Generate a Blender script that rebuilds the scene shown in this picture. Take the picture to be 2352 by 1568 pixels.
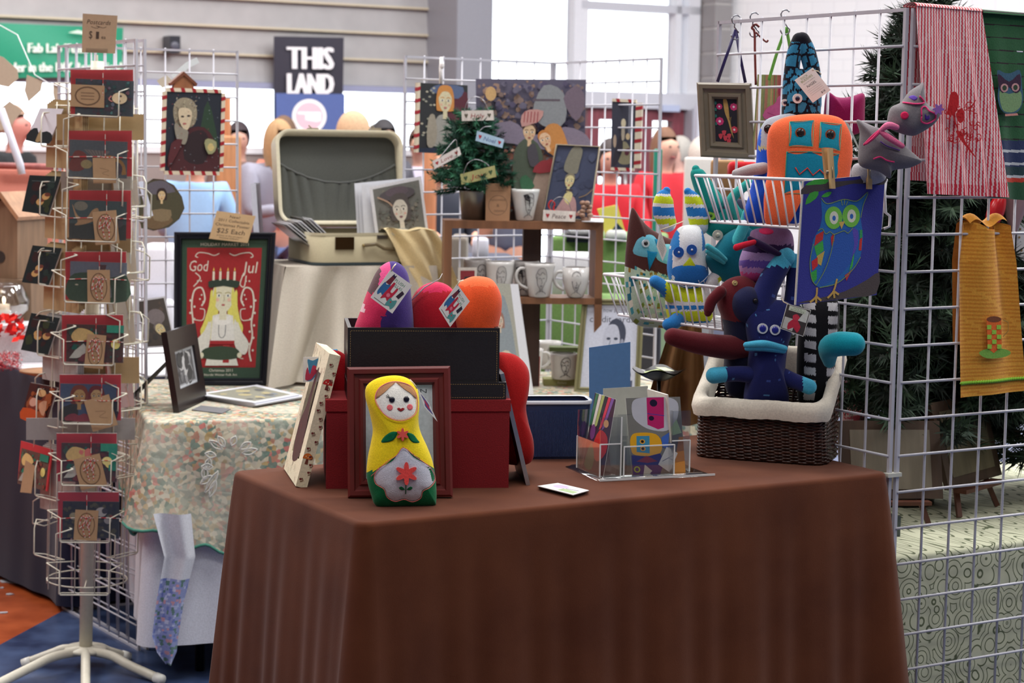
import bpy, math, random
from math import sin, cos, pi, sqrt, atan2, radians
from mathutils import Matrix, Vector
random.seed(7)
SC = bpy.context.scene
for o in list(bpy.data.objects): bpy.data.objects.remove(o, do_unlink=True)
C = SC.collection
# ---------------------------------------------------------------- camera, world, light, exposure
FPX, PITCH, ROLL, CAMH = 4405.4, .10398, .01611, 1.549
cd = bpy.data.cameras.new('camera'); cam = bpy.data.objects.new('camera', cd); C.objects.link(cam)
cd.sensor_width = 36.0; cd.lens = FPX/2352*36.0; cd.clip_end = 200
_F = Vector((0, cos(PITCH), -sin(PITCH))); _U = Vector((0, sin(PITCH), cos(PITCH))); _X = Vector((1, 0, 0))
_i = cos(ROLL)*_X+sin(ROLL)*_U; _j = -sin(ROLL)*_X+cos(ROLL)*_U
cam.matrix_world = Matrix(((_i.x, _j.x, -_F.x, 0), (_i.y, _j.y, -_F.y, 0), (_i.z, _j.z, -_F.z, CAMH), (0, 0, 0, 1)))
SC.camera = cam
cd.dof.use_dof = True; cd.dof.focus_distance = 3.75; cd.dof.aperture_fstop = 8.0
SC.view_settings.view_transform = 'Standard'; SC.view_settings.look = 'None'
SC.view_settings.exposure = 0.0; SC.view_settings.gamma = 1.0; SC.view_settings.use_curve_mapping = False
wd = bpy.data.worlds.new('daylight'); SC.world = wd; wd.use_nodes = True
wd.node_tree.nodes['Background'].inputs[0].default_value = (.93, .97, 1, 1)
wd.node_tree.nodes['Background'].inputs[1].default_value = 4.0
def area_light(x, y, z, sx, sy, power, col=(1, .985, .96), rx=0, rz=0):
    l = bpy.data.lights.new('ceiling_lamp', 'AREA'); l.shape = 'RECTANGLE'; l.size = sx; l.size_y = sy
    l.energy = power; l.color = col
    o = bpy.data.objects.new('ceiling_lamp', l); C.objects.link(o); o.location = (x, y, z); o.rotation_euler = (rx, 0, rz)
CEIL = 5.4
for _x in (-4.5, 0, 4.5):
    for _y, _p in ((-1.5, 26), (1.5, 78), (5.0, 150), (8.5, 190), (12.0, 190)):
        area_light(_x, _y, CEIL-.06, 2.4, 1.2, _p*(1.45 if _x > 1 and _y > 4 else 1))
# ---------------------------------------------------------------- photograph pixels -> places
def ray(px, py):
    a, b = px-1176, py-784; c, s = cos(ROLL), sin(ROLL)
    X, U = (c*a+s*b)/FPX, -(-s*a+c*b)/FPX
    return Vector((X, cos(PITCH)+U*sin(PITCH), -sin(PITCH)+U*cos(PITCH)))
EYE = Vector((0, 0, CAMH))
def at(px, py, Y):
    d = ray(px, py); return EYE+d*(Y/d.y)
def on(px, py, z):
    d = ray(px, py); return EYE+d*((z-CAMH)/d.z)
def sm(Y): return Y/FPX
def S(c):
    if isinstance(c, str): c = [int(c[i:i+2], 16) for i in (0, 2, 4)]
    r = [(x/255/12.92 if x/255 <= .04045 else ((x/255+.055)/1.055)**2.4) for x in c]
    return (r[0], r[1], r[2], 1.0)
def mix(a, b, t): return tuple(a[i]*(1-t)+b[i]*t for i in range(3))
# ---------------------------------------------------------------- materials
MATS = {}
def newmat(name):
    m = bpy.data.materials.new(name); m.use_nodes = True
    nt = m.node_tree; b = nt.nodes['Principled BSDF']; return m, nt, b
def nd(nt, t, **k):
    n = nt.nodes.new(t)
    for a, v in k.items():
        if a.startswith('i_'):
            key = a[2:]; key = int(key) if key.isdigit() else key
            n.inputs[key].default_value = v
        else: setattr(n, a, v)
    return n
def M_(kind):
    """surface finishes; the colour comes from the mesh's own colour attribute"""
    if kind in MATS: return MATS[kind]
    P = dict(cloth=(.95, 0, 260, .25, .12), felt=(1, 0, 500, .3, .16), fleece=(1, 0, 120, .5, .15), paper=(.75, 0, 90, .03, .04), print=(.55, 0, 160, .02, .10),
             gloss=(.22, 0, 60, .02, .03), satin=(.4, 0, 80, .04, .05), metal=(.32, .9, 60, .02, .05), white_metal=(.38, 0, 60, .02, .03),
             wood=(.55, 0, 40, .15, .25), leather=(.42, 0, 300, .25, .12), plastic=(.35, 0, 50, .02, .02), skin=(.6, 0, 60, .05, .05), hair=(.7, 0, 200, .4, .3),
             needle=(.8, 0, 90, .1, .4), ceramic=(.18, 0, 30, .01, .03), linen=(.98, 0, 420, .5, .16), canvas=(.85, 0, 380, .3, .08))[kind]
    m, nt, b = newmat(kind); L = nt.links
    at_ = nd(nt, 'ShaderNodeAttribute', attribute_name='Col')
    tc = nd(nt, 'ShaderNodeTexCoord'); no = nd(nt, 'ShaderNodeTexNoise', i_Scale=P[2], i_Detail=3.0)
    L.new(tc.outputs['Object'], no.inputs['Vector'])
    if kind == 'wood':
        mp = nd(nt, 'ShaderNodeMapping'); mp.inputs['Scale'].default_value = (1, 1, .12); L.new(tc.outputs['Object'], mp.inputs[0]); L.new(mp.outputs[0], no.inputs['Vector'])
    mr = nd(nt, 'ShaderNodeMapRange'); mr.inputs[1].default_value = .25; mr.inputs[2].default_value = .75
    mr.inputs[3].default_value = 1-P[4]; mr.inputs[4].default_value = 1+P[4]; L.new(no.outputs[0], mr.inputs[0])
    vm = nd(nt, 'ShaderNodeVectorMath', operation='SCALE'); L.new(at_.outputs['Color'], vm.inputs[0]); L.new(mr.outputs[0], vm.inputs[3])
    L.new(vm.outputs[0], b.inputs['Base Color'])
    bp = nd(nt, 'ShaderNodeBump', i_Strength=P[3]); bp.inputs['Distance'].default_value = .002
    L.new(no.outputs[0], bp.inputs['Height']); L.new(bp.outputs[0], b.inputs['Normal'])
    b.inputs['Roughness'].default_value = P[0]; b.inputs['Metallic'].default_value = P[1]
    if kind in ('felt', 'fleece', 'cloth'):
        b.inputs['Sheen Weight'].default_value = .15; b.inputs['Specular IOR Level'].default_value = .15
    MATS[kind] = m; return m
def clear_mat(name, tint, gl, rough=.05):
    if name in MATS: return MATS[name]
    m, nt, b = newmat(name); L = nt.links; nt.nodes.remove(b)
    t = nd(nt, 'ShaderNodeBsdfTransparent'); t.inputs[0].default_value = tint
    g = nd(nt, 'ShaderNodeBsdfGlossy'); g.inputs['Roughness'].default_value = rough
    fr = nd(nt, 'ShaderNodeLayerWeight', i_Blend=.35); mp = nd(nt, 'ShaderNodeMapRange')
    mp.inputs[3].default_value = gl; mp.inputs[4].default_value = .75; L.new(fr.outputs['Facing'], mp.inputs[0])
    mx = nd(nt, 'ShaderNodeMixShader'); L.new(mp.outputs[0], mx.inputs[0]); L.new(t.outputs[0], mx.inputs[1]); L.new(g.outputs[0], mx.inputs[2])
    L.new(mx.outputs[0], nt.nodes['Material Output'].inputs[0]); MATS[name] = m; return m
def GLASS(): return clear_mat('window_glass', (.96, .98, 1, 1), .03)
def ACRYL(): return clear_mat('clear_acrylic', (.93, .94, .94, 1), .10)
def SLEEVE(): return clear_mat('clear_sleeve', (.97, .97, .97, 1), .05, .12)
# ---------------------------------------------------------------- mesh builder
FONTC = {}
def text_mesh(s):
    if s in FONTC: return FONTC[s]
    cu = bpy.data.curves.new('t', 'FONT'); cu.body = s; cu.size = 1; cu.resolution_u = 2
    o = bpy.data.objects.new('t', cu); C.objects.link(o)
    dg = bpy.context.evaluated_depsgraph_get(); me = bpy.data.meshes.new_from_object(o.evaluated_get(dg))
    V = [(v.co.x, v.co.y) for v in me.vertices]; Fc = [tuple(p.vertices) for p in me.polygons]
    bpy.data.objects.remove(o); bpy.data.curves.remove(cu); bpy.data.meshes.remove(me)
    if V:
        x0 = min(v[0] for v in V); x1 = max(v[0] for v in V); y0 = min(v[1] for v in V); y1 = max(v[1] for v in V)
    else: x0 = y0 = 0; x1 = y1 = 1
    FONTC[s] = (V, Fc, x0, x1, y0, y1); return FONTC[s]
def smooth2(pts, n=6, closed=True):
    out = []; N = len(pts); R = range(N) if closed else range(N-1)
    for i in R:
        p = [pts[(i+k-1) % N] if closed else pts[min(max(i+k-1, 0), N-1)] for k in range(4)]
        for j in range(n):
            t = j/n
            out.append(tuple(.5*((2*p[1][d])+(-p[0][d]+p[2][d])*t+(2*p[0][d]-5*p[1][d]+4*p[2][d]-p[3][d])*t*t+(-p[0][d]+3*p[1][d]-3*p[2][d]+p[3][d])*t**3) for d in range(len(pts[0]))))
    if not closed: out.append(tuple(pts[-1]))
    return out
class MB:
    def __init__(s): s.v = []; s.f = []; s.c = []; s.sm = []
    def add(s, V, Fc, col, smooth=False, M=None):
        b = len(s.v); fn = callable(col)
        for p in V:
            p = Vector(p); s.v.append(M@p if M else p)
        for f in Fc:
            s.f.append(tuple(i+b for i in f)); s.sm.append(smooth)
            if fn:
                c = Vector((0, 0, 0))
                for i in f: c += Vector(V[i])
                s.c.append(S(col(c/len(f))))
            else: s.c.append(S(col))
        return s
    def box(s, x0, x1, y0, y1, z0, z1, col, M=None, bev=0):
        V = [(x, y, z) for z in (z0, z1) for y in (y0, y1) for x in (x0, x1)]
        return s.add(V, [(0, 2, 3, 1), (4, 5, 7, 6), (0, 1, 5, 4), (2, 6, 7, 3), (0, 4, 6, 2), (1, 3, 7, 5)], col, False, M)
    def rbox(s, x0, x1, y0, y1, z0, z1, r, col, M=None, n=4):
        """box with rounded vertical and top edges"""
        out = []
        for k in range(4):
            cx = (x1-r, x0+r, x0+r, x1-r)[k]; cy = (y1-r, y1-r, y0+r, y0+r)[k]
            for j in range(n+1):
                a = pi/2*k+pi/2*j/n; out.append((cx, cy, cos(a), sin(a)))
        rings = [(r, z0, r)]+[(r, z1-r, r)]+[(r*cos(pi/2*j/n), z1-r+r*sin(pi/2*j/n), r*cos(pi/2*j/n)) for j in range(1, n+1)]
        V = []; N = len(out)
        for (rr, z, _) in rings: V += [(cx+rr*a, cy+rr*b, z) for cx, cy, a, b in out]
        Fc = []
        for k in range(len(rings)-1):
            for i in range(N): Fc.append((k*N+i, k*N+(i+1) % N, (k+1)*N+(i+1) % N, (k+1)*N+i))
        Fc.append(tuple(reversed(range(N)))); Fc.append(tuple(range((len(rings)-1)*N, len(rings)*N)))
        return s.add(V, Fc, col, True, M)
    def tube(s, pts, r, col, n=6, closed=False, cap=True, M=None, flat=None):
        pts = [Vector(p) for p in pts]; N = len(pts); V = []; Fc = []
        rr = r if isinstance(r, (list, tuple)) else [r]*N
        up = None
        for i in range(N):
            a = pts[(i-1) % N] if (closed or i > 0) else pts[0]; b = pts[(i+1) % N] if (closed or i < N-1) else pts[-1]
            t = (b-a); t = t.normalized() if t.length > 1e-9 else Vector((0, 0, 1))
            if up is None:
                up = Vector((0, 0, 1)) if abs(t.z) < .9 else Vector((0, 1, 0))
            up = (up-t*up.dot(t)); up = up.normalized() if up.length > 1e-6 else t.orthogonal().normalized()
            w = t.cross(up)
            for k in range(n):
                an = 2*pi*k/n; V.append(pts[i]+(up*cos(an)*(flat or 1)+w*sin(an))*rr[i])
        for i in range(N if closed else N-1):
            j = (i+1) % N
            for k in range(n): Fc.append((i*n+k, i*n+(k+1) % n, j*n+(k+1) % n, j*n+k))
        if cap and not closed: Fc.append(tuple(reversed(range(n)))); Fc.append(tuple(range((N-1)*n, N*n)))
        return s.add(V, Fc, col, n > 4, M)
    def limb(s, pts, rr, col, n=14, M=None, sub=6, flat=None):
        """stuffed limb: smooth tapering tube with rounded ends; pts are (x,y,z)"""
        P = smooth2([tuple(p)+(r,) for p, r in zip(pts, rr)], sub, False)
        a, b = P[0], P[-1]
        def capseg(e, d, rev):
            out = []
            for k in range(1, 6):
                t = k/5*pi/2; out.append((e[0]+d[0]*e[3]*sin(t), e[1]+d[1]*e[3]*sin(t), e[2]+d[2]*e[3]*sin(t), max(e[3]*cos(t), e[3]*.02)))
            return out[::-1] if rev else out
        d0 = (Vector(a[:3])-Vector(P[1][:3])).normalized(); d1 = (Vector(b[:3])-Vector(P[-2][:3])).normalized()
        P = capseg(a, d0, True)+P+capseg(b, d1, False)
        return s.tube([p[:3] for p in P], [p[3] for p in P], col, n, False, True, M, flat)
    def lathe(s, prof, col, n=28, M=None, cap=True, sx=1, sy=1):
        V = []; Fc = []
        for r, z in prof: V += [(r*cos(2*pi*k/n)*sx, r*sin(2*pi*k/n)*sy, z) for k in range(n)]
        for i in range(len(prof)-1):
            for k in range(n): Fc.append((i*n+k, i*n+(k+1) % n, (i+1)*n+(k+1) % n, (i+1)*n+k))
        if cap: Fc.append(tuple(reversed(range(n)))); Fc.append(tuple(range((len(prof)-1)*n, len(prof)*n)))
        return s.add(V, Fc, col, True, M)
    def ball(s, c, r, col, n=14, M=None):
        rx, ry, rz = r if isinstance(r, (tuple, list)) else (r, r, r)
        pr = [(max(sin(pi*i/n), .003), -cos(pi*i/n)) for i in range(n+1)]
        T = Matrix.Translation(Vector(c))@Matrix.Diagonal((rx, ry, rz, 1))
        V = []; Fc = []; m = n+4
        for r_, z in pr: V += [T@Vector((r_*cos(2*pi*k/m), r_*sin(2*pi*k/m), z)) for k in range(m)]
        for i in range(n):
            for k in range(m): Fc.append((i*m+k, i*m+(k+1) % m, (i+1)*m+(k+1) % m, (i+1)*m+k))
        return s.add(V, Fc, col, True, M)
    def prism(s, pts, y0, y1, col, side=None, M=None):
        """outline in local (x, z), thickness from y0 (front) to y1"""
        N = len(pts); V = [(x, y0, z) for x, z in pts]+[(x, y1, z) for x, z in pts]
        ar = sum(pts[i][0]*pts[(i+1) % N][1]-pts[(i+1) % N][0]*pts[i][1] for i in range(N))
        o = list(range(N)) if ar > 0 else list(reversed(range(N)))
        s.add(V, [tuple(o)], col, False, M); s.add(V, [tuple(i+N for i in reversed(o))], side or col, False, M)
        s.add(V, [(i, i+N, (i+1) % N+N, (i+1) % N) for i in range(N)], side or col, False, M); return s
    def poly(s, pts, y, col, M=None):
        N = len(pts); ar = sum(pts[i][0]*pts[(i+1) % N][1]-pts[(i+1) % N][0]*pts[i][1] for i in range(N))
        return s.add([(x, y, z) for x, z in pts], [tuple(range(N)) if ar > 0 else tuple(reversed(range(N)))], col, False, M)
    def ribbon(s, pts, w, y, col, M=None):
        V = []; N = len(pts)
        for i in range(N):
            a = pts[max(i-1, 0)]; b = pts[min(i+1, N-1)]; dx, dz = b[0]-a[0], b[1]-a[1]; l = sqrt(dx*dx+dz*dz) or 1
            V += [(pts[i][0]-dz/l*w/2, y, pts[i][1]+dx/l*w/2), (pts[i][0]+dz/l*w/2, y, pts[i][1]-dx/l*w/2)]
        return s.add(V, [(2*i, 2*i+1, 2*i+3, 2*i+2) for i in range(N-1)], col, False, M)
    def text(s, t, x, z, h, y, col, w=None, M=None, shear=0, rot=0):
        """text centred at (x,z); h = letter height, w = total width"""
        V, Fc, x0, x1, y0, y1 = text_mesh(t); k = h/.72; kx = (w/(x1-x0)) if w else k
        out = []
        for a, b in V:
            u = (a-(x0+x1)/2)*kx; v = (b-.35)*k; u += v*shear
            out.append((x+u*cos(rot)-v*sin(rot), y, z+u*sin(rot)+v*cos(rot)))
        return s.add(out, Fc, col, False, M)
    def wall(s, poly2, prof, col, M=None, close_top=False):
        """rings of the same closed outline; prof = [(scale/offset fn) ...] gives list of rings of points"""
        V = []; N = len(poly2[0]); Fc = []
        for r in poly2: V += r
        for i in range(len(poly2)-1):
            for k in range(N): Fc.append((i*N+k, i*N+(k+1) % N, (i+1)*N+(k+1) % N, (i+1)*N+k))
        if close_top: Fc.append(tuple(range(N)))
        return s.add(V, Fc, col, True, M)
    def grid(s, fn, nu, nv, col, smooth=True, M=None):
        V = [fn(i/nu, j/nv) for j in range(nv+1) for i in range(nu+1)]
        W = nu+1
        return s.add(V, [(j*W+i, j*W+i+1, (j+1)*W+i+1, (j+1)*W+i) for j in range(nv) for i in range(nu)], col, smooth, M)
    def build(s, name, mat, parent=None, W=False):
        me = bpy.data.meshes.new(name)
        if W and parent is not None:
            Mi = WM[parent.name].inverted(); vv = [Mi@p for p in s.v]
        else: vv = s.v
        me.from_pydata([tuple(p) for p in vv], [], s.f); me.update()
        a = me.color_attributes.new('Col', 'FLOAT_COLOR', 'CORNER'); buf = []
        for p, c in zip(me.polygons, s.c): buf += list(c)*p.loop_total
        a.data.foreach_set('color', buf)
        me.polygons.foreach_set('use_smooth', s.sm)
        me.materials.append(M_(mat) if isinstance(mat, str) else mat)
        o = bpy.data.objects.new(name, me); C.objects.link(o)
        if parent is not None: o.parent = parent
        return o
WM = {}
def tag(o, label, cat, group=None, kind=None):
    o['label'] = label; o['category'] = cat
    if group: o['group'] = group
    if kind: o['kind'] = kind
    return o
def thing(name, label, cat, M=None, group=None):
    o = bpy.data.objects.new(name, None); C.objects.link(o); M = M or Matrix()
    if not isinstance(M, Matrix): M = Matrix.Translation(Vector(M))
    o.empty_display_size = .05
    o.matrix_world = M; WM[o.name] = M.copy(); return tag(o, label, cat, group)
def whole(mb, name, mat, label, cat, M=None, group=None, kind=None, W=False):
    if W and M is not None:
        Mi = M.inverted(); mb.v = [Mi@p for p in mb.v]
    o = mb.build(name, mat)
    if M is not None: o.matrix_world = M
    WM[o.name] = (M or Matrix()).copy()
    return tag(o, label, cat, group, kind)
def struct(mb, name, mat):
    o = mb.build(name, mat); o['kind'] = 'structure'; return o
def RX(a): return Matrix.Rotation(a, 4, 'X')
def RY(a): return Matrix.Rotation(a, 4, 'Y')
def RZ(a): return Matrix.Rotation(a, 4, 'Z')
def TR(*a): return Matrix.Translation(Vector(a))
class PL:
    """a standing plane in the room: local X to the right, Z up, -Y to the front"""
    def __init__(s, o, yaw=0, tilt=0, roll=0):
        s.M = Matrix.Translation(o)@RZ(radians(yaw))@RX(-radians(tilt))@RY(radians(roll)); s.I = s.M.inverted(); s.s = o[1]/FPX
    def q(s, px, py, y=0):
        e = s.I@EYE; d = (s.I.to_3x3()@ray(px, py)); t = (y-e.y)/d.y
        return (e.x+d.x*t, e.z+d.z*t)
    def Q(s, pts, y=0): return [s.q(a, b, y) for a, b in pts]
    def p3(s, px, py, y=0): a, b = s.q(px, py, y); return (a, y, b)
# ---------------------------------------------------------------- stuffed shapes
class Puff:
    """inflated outline: star-shaped about c; h(x,z) is the half thickness"""
    def __init__(s, outline, c=None, T=.04, e=.5, smooth=6):
        s.o = smooth2(outline, smooth) if smooth else outline
        N = len(s.o); s.c = c or (sum(p[0] for p in s.o)/N, sum(p[1] for p in s.o)/N); s.T = T; s.e = e
        s.ang = []
        for p in s.o: s.ang.append((atan2(p[1]-s.c[1], p[0]-s.c[0]), sqrt((p[0]-s.c[0])**2+(p[1]-s.c[1])**2)))
        s.ang.sort()
    def R(s, a):
        L = s.ang; n = len(L); lo, hi = 0, n
        while lo < hi:
            m = (lo+hi)//2
            if L[m][0] < a: lo = m+1
            else: hi = m
        b = L[lo % n]; p = L[lo-1]; a0 = p[0]; a1 = b[0]
        if lo == 0: a0 -= 2*pi
        if lo >= n: a1 += 2*pi
        t = (a-a0)/(a1-a0) if a1 > a0 else 0
        return p[1]*(1-t)+b[1]*t
    def h(s, x, z):
        dx, dz = x-s.c[0], z-s.c[1]; r = sqrt(dx*dx+dz*dz)/max(s.R(atan2(dz, dx)), 1e-6)
        return s.T*max(0, 1-min(r, 1)**2.2)**s.e
    def mesh(s, mb, col, rings=14, y0=0, back=None, M=None):
        N = len(s.o)
        for sg in (-1, 1):
            V = []
            for k in range(rings+1):
                t = sin(pi/2*k/rings)
                for p in s.o:
                    x = s.c[0]+(p[0]-s.c[0])*t; z = s.c[1]+(p[1]-s.c[1])*t
                    V.append((x, y0+sg*s.T*max(0, 1-t**2.2)**s.e, z))
            Fc = []
            for k in range(rings):
                for i in range(N):
                    f = (k*N+i, k*N+(i+1) % N, (k+1)*N+(i+1) % N, (k+1)*N+i); Fc.append(f if sg > 0 else f[::-1])
            mb.add(V, Fc, (back if (sg > 0 and back) else col), True, M)
        return mb
    def patch(s, mb, outline, col, lift=.0015, y0=0, smooth=4, c=None, rings=5, M=None):
        o = smooth2(outline, smooth) if smooth else outline; N = len(o)
        c = c or (sum(p[0] for p in o)/N, sum(p[1] for p in o)/N); V = []
        for k in range(rings+1):
            t = k/rings
            for p in o:
                x = c[0]+(p[0]-c[0])*t; z = c[1]+(p[1]-c[1])*t
                V.append((x, y0-s.h(x, z)-lift*(1 if k < rings else .1), z))
        Fc = []
        for k in range(rings):
            for i in range(N): Fc.append((k*N+i, k*N+(i+1) % N, (k+1)*N+(i+1) % N, (k+1)*N+i))
        return mb.add(V, Fc, col, True, M)
    def stitch(s, mb, pts, w, col, lift=.002, y0=0, M=None):
        P = [(x, y0-s.h(x, z)-lift, z) for x, z in pts]
        return mb.tube(P, w/2, col, 5, False, True, M)
def circ(x, z, rx, rz=None, n=16, a0=0): return [(x+rx*cos(2*pi*k/n+a0), z+(rz or rx)*sin(2*pi*k/n+a0)) for k in range(n)]
# ---------------------------------------------------------------- printed and painted pictures
class Art:
    """draws on a flat rectangle given by its four local corners (x,z): bl, br, tr, tl; s,t in 0..1"""
    def __init__(s, mb, quad, y, eps=4e-5, M=None):
        s.mb = mb; s.q = quad; s.y = y; s.e = eps; s.k = 0; s.M = M
        s.w = sqrt((quad[1][0]-quad[0][0])**2+(quad[1][1]-quad[0][1])**2); s.h = sqrt((quad[3][0]-quad[0][0])**2+(quad[3][1]-quad[0][1])**2)
    def p(s, a, b):
        q = s.q; return tuple((q[0][d]*(1-a)+q[1][d]*a)*(1-b)+(q[3][d]*(1-a)+q[2][d]*a)*b for d in (0, 1))
    def _y(s): s.k += 1; return s.y-s.e*s.k
    def poly(s, pts, col, sm_=0):
        if sm_: pts = smooth2(pts, sm_)
        s.mb.poly([s.p(*a) for a in pts], s._y(), col, s.M); return s
    def rect(s, a0, b0, a1, b1, col): return s.poly([(a0, b0), (a1, b0), (a1, b1), (a0, b1)], col)
    def ell(s, a, b, ra, rb, col, n=18): return s.poly([(a+ra*cos(2*pi*k/n), b+rb*sin(2*pi*k/n)) for k in range(n)], col)
    def line(s, pts, w, col, sm_=4):
        if sm_ and len(pts) > 2: pts = smooth2(pts, sm_, False)
        s.mb.ribbon([s.p(*a) for a in pts], w*s.w, s._y(), col, s.M); return s
    def bold(s, t, a, b, h, col, w, d):
        for dx in (-d, -d/2, 0, d/2, d): s.text(t, a+dx, b, h, col, w)
        return s
    def text(s, t, a, b, h, col, w=None, shear=0):
        V, Fc, x0, x1, y0, y1 = text_mesh(t); kh = h/.72; kw = (w/(x1-x0)) if w else kh*s.h/s.w; y = s._y(); out = []
        for u, v in V:
            vv = (v-.35)*kh; p = s.p(a+(u-(x0+x1)/2)*kw+vv*shear*s.h/s.w, b+vv); out.append((p[0], y, p[1]))
        s.mb.add(out, Fc, col, False, s.M); return s
    def blobs(s, n, cols, r0, r1, seed, box=(0, 0, 1, 1)):
        R = random.Random(seed)
        for _ in range(n):
            r = R.uniform(r0, r1); a = R.uniform(box[0]+r, box[2]-r); b = R.uniform(box[1]+r, box[3]-r)
            s.poly([(a+r*R.uniform(.6, 1)*cos(2*pi*k/9), b+r*R.uniform(.6, 1)*sin(2*pi*k/9)*s.w/s.h) for k in range(9)], R.choice(cols))
        return s
    def face(s, a, b, r, skin='ecd9b8', hair='6b3a22', lips='a8392f', up=True, tall=1.25, hairk=1.35, tilt=0, eyes='2c2a30'):
        """stylised portrait head centred (a,b), r = half width in s units"""
        k = s.w/s.h
        def T(x, z): return (a+(x*cos(tilt)-z*sin(tilt))*r, b+(x*sin(tilt)+z*cos(tilt))*r*k)
        def pl(pts, c, sm_=3): s.poly([T(*p) for p in pts], c, sm_)
        if hairk: pl([(-hairk, -.9), (-hairk, .6), (-.7, 1.7), (.7, 1.7), (hairk, .6), (hairk, -.9), (.9, -1.2), (-.9, -1.2)], hair)
        pl([(-.3, -2.1), (.3, -2.1), (.26, -.9), (-.26, -.9)], skin, 0)
        pl([(0, -1.32), (.5, -1.05), (.85, -.3), (.9, .4), (.6, 1.1), (0, 1.3), (-.6, 1.1), (-.9, .4), (-.85, -.3), (-.5, -1.05)], skin)
        pl([(-.95, .35), (-.9, 1.0), (-.3, 1.5), (.4, 1.5), (.95, .95), (.95, .35), (.55, .95), (0, 1.1), (-.5, .95)], hair)
        for sg in (-1, 1):
            pl([(sg*.18, 0), (sg*.4, .16), (sg*.66, .02), (sg*.42, -.1)], 'f2ede0'); pl([(sg*.42-.12, .03), (sg*.42, .15), (sg*.42+.12, .03), (sg*.42, -.09)], eyes)
            s.line([T(sg*.15, .3), T(sg*.4, .42), T(sg*.68, .3)], .07*r, hair)
            pl([(sg*.55-.16, -.45), (sg*.55, -.32), (sg*.55+.16, -.45), (sg*.55, -.58)], mix3(skin, 'd98a7c', .55))
        s.line([T(.02, 0), T(.1, -.38), T(-.08, -.42)], .05*r, mix3(skin, '6b3a22', .4))
        pl([(-.24, -.78), (0, -.68), (.24, -.78), (0, -.94)], lips)
        return s
def hx(c): return tuple(int(c[i:i+2], 16) for i in (0, 2, 4)) if isinstance(c, str) else c
def mix3(a, b, t): return mix(hx(a), hx(b), t)
# ================================================================ the hall
TB = radians(29.5)                                  # the booths and the hall share this turn
def floor_mat():
    m, nt, b = newmat('polished_floor'); L = nt.links
    g = nd(nt, 'ShaderNodeNewGeometry'); sx = nd(nt, 'ShaderNodeSeparateXYZ'); L.new(g.outputs['Position'], sx.inputs[0])
    # painted orange field meets blue along a straight line
    a = on(0, 1480, 0); c = on(250, 1345, 0); dx, dy = c.x-a.x, c.y-a.y
    m1 = nd(nt, 'ShaderNodeMath', operation='MULTIPLY'); m1.inputs[1].default_value = -dy; L.new(sx.outputs[0], m1.inputs[0])
    m2 = nd(nt, 'ShaderNodeMath', operation='MULTIPLY_ADD'); m2.inputs[1].default_value = dx; L.new(sx.outputs[1], m2.inputs[0]); L.new(m1.outputs[0], m2.inputs[2])
    m3 = nd(nt, 'ShaderNodeMath', operation='GREATER_THAN'); m3.inputs[1].default_value = -dy*a.x+dx*a.y; L.new(m2.outputs[0], m3.inputs[0])
    n1 = nd(nt, 'ShaderNodeTexNoise', i_Scale=9.0, i_Detail=6.0); L.new(g.outputs['Position'], n1.inputs[0])
    r1 = nd(nt, 'ShaderNodeValToRGB'); r1.color_ramp.elements[0].color = S((40, 52, 84)); r1.color_ramp.elements[1].color = S((74, 92, 130)); r1.color_ramp.elements[0].position = .35; r1.color_ramp.elements[1].position = .7
    r2 = nd(nt, 'ShaderNodeValToRGB'); r2.color_ramp.elements[0].color = S((150, 66, 30)); r2.color_ramp.elements[1].color = S((186, 92, 50)); r2.color_ramp.elements[0].position = .35; r2.color_ramp.elements[1].position = .7
    L.new(n1.outputs[0], r1.inputs[0]); L.new(n1.outputs[0], r2.inputs[0])
    mx = nd(nt, 'ShaderNodeMix', data_type='RGBA'); L.new(m3.outputs[0], mx.inputs[0]); L.new(r1.outputs[0], mx.inputs[6]); L.new(r2.outputs[0], mx.inputs[7])
    L.new(mx.outputs[2], b.inputs['Base Color']); b.inputs['Roughness'].default_value = .28; return m
f = MB(); f.box(-12, 9, -4, 24, -.1, 0, 'ffffff'); struct(f, 'floor', floor_mat())
def siding_mat():
    m, nt, b = newmat('lap_siding'); L = nt.links
    g = nd(nt, 'ShaderNodeNewGeometry'); n = nd(nt, 'ShaderNodeTexNoise', i_Scale=6.0); L.new(g.outputs['Position'], n.inputs[0])
    r = nd(nt, 'ShaderNodeValToRGB'); r.color_ramp.elements[0].color = S((150, 149, 151)); r.color_ramp.elements[1].color = S((172, 170, 172)); L.new(n.outputs[0], r.inputs[0])
    L.new(r.outputs[0], b.inputs['Base Color']); b.inputs['Roughness'].default_value = .6; return m
def block_mat():
    m, nt, b = newmat('painted_block'); L = nt.links
    tc = nd(nt, 'ShaderNodeTexCoord'); mp = nd(nt, 'ShaderNodeMapping'); mp.inputs['Rotation'].default_value = (radians(90), 0, 0); L.new(tc.outputs['Object'], mp.inputs[0])
    br = nd(nt, 'ShaderNodeTexBrick', i_Scale=2.5); br.inputs['Color1'].default_value = S((250, 249, 250)); br.inputs['Color2'].default_value = S((246, 245, 247)); br.inputs['Mortar'].default_value = S((234, 233, 236)); br.inputs['Mortar Size'].default_value = .008
    L.new(mp.outputs[0], br.inputs[0]); L.new(br.outputs[0], b.inputs['Base Color']); b.inputs['Roughness'].default_value = .7; return m
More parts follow.
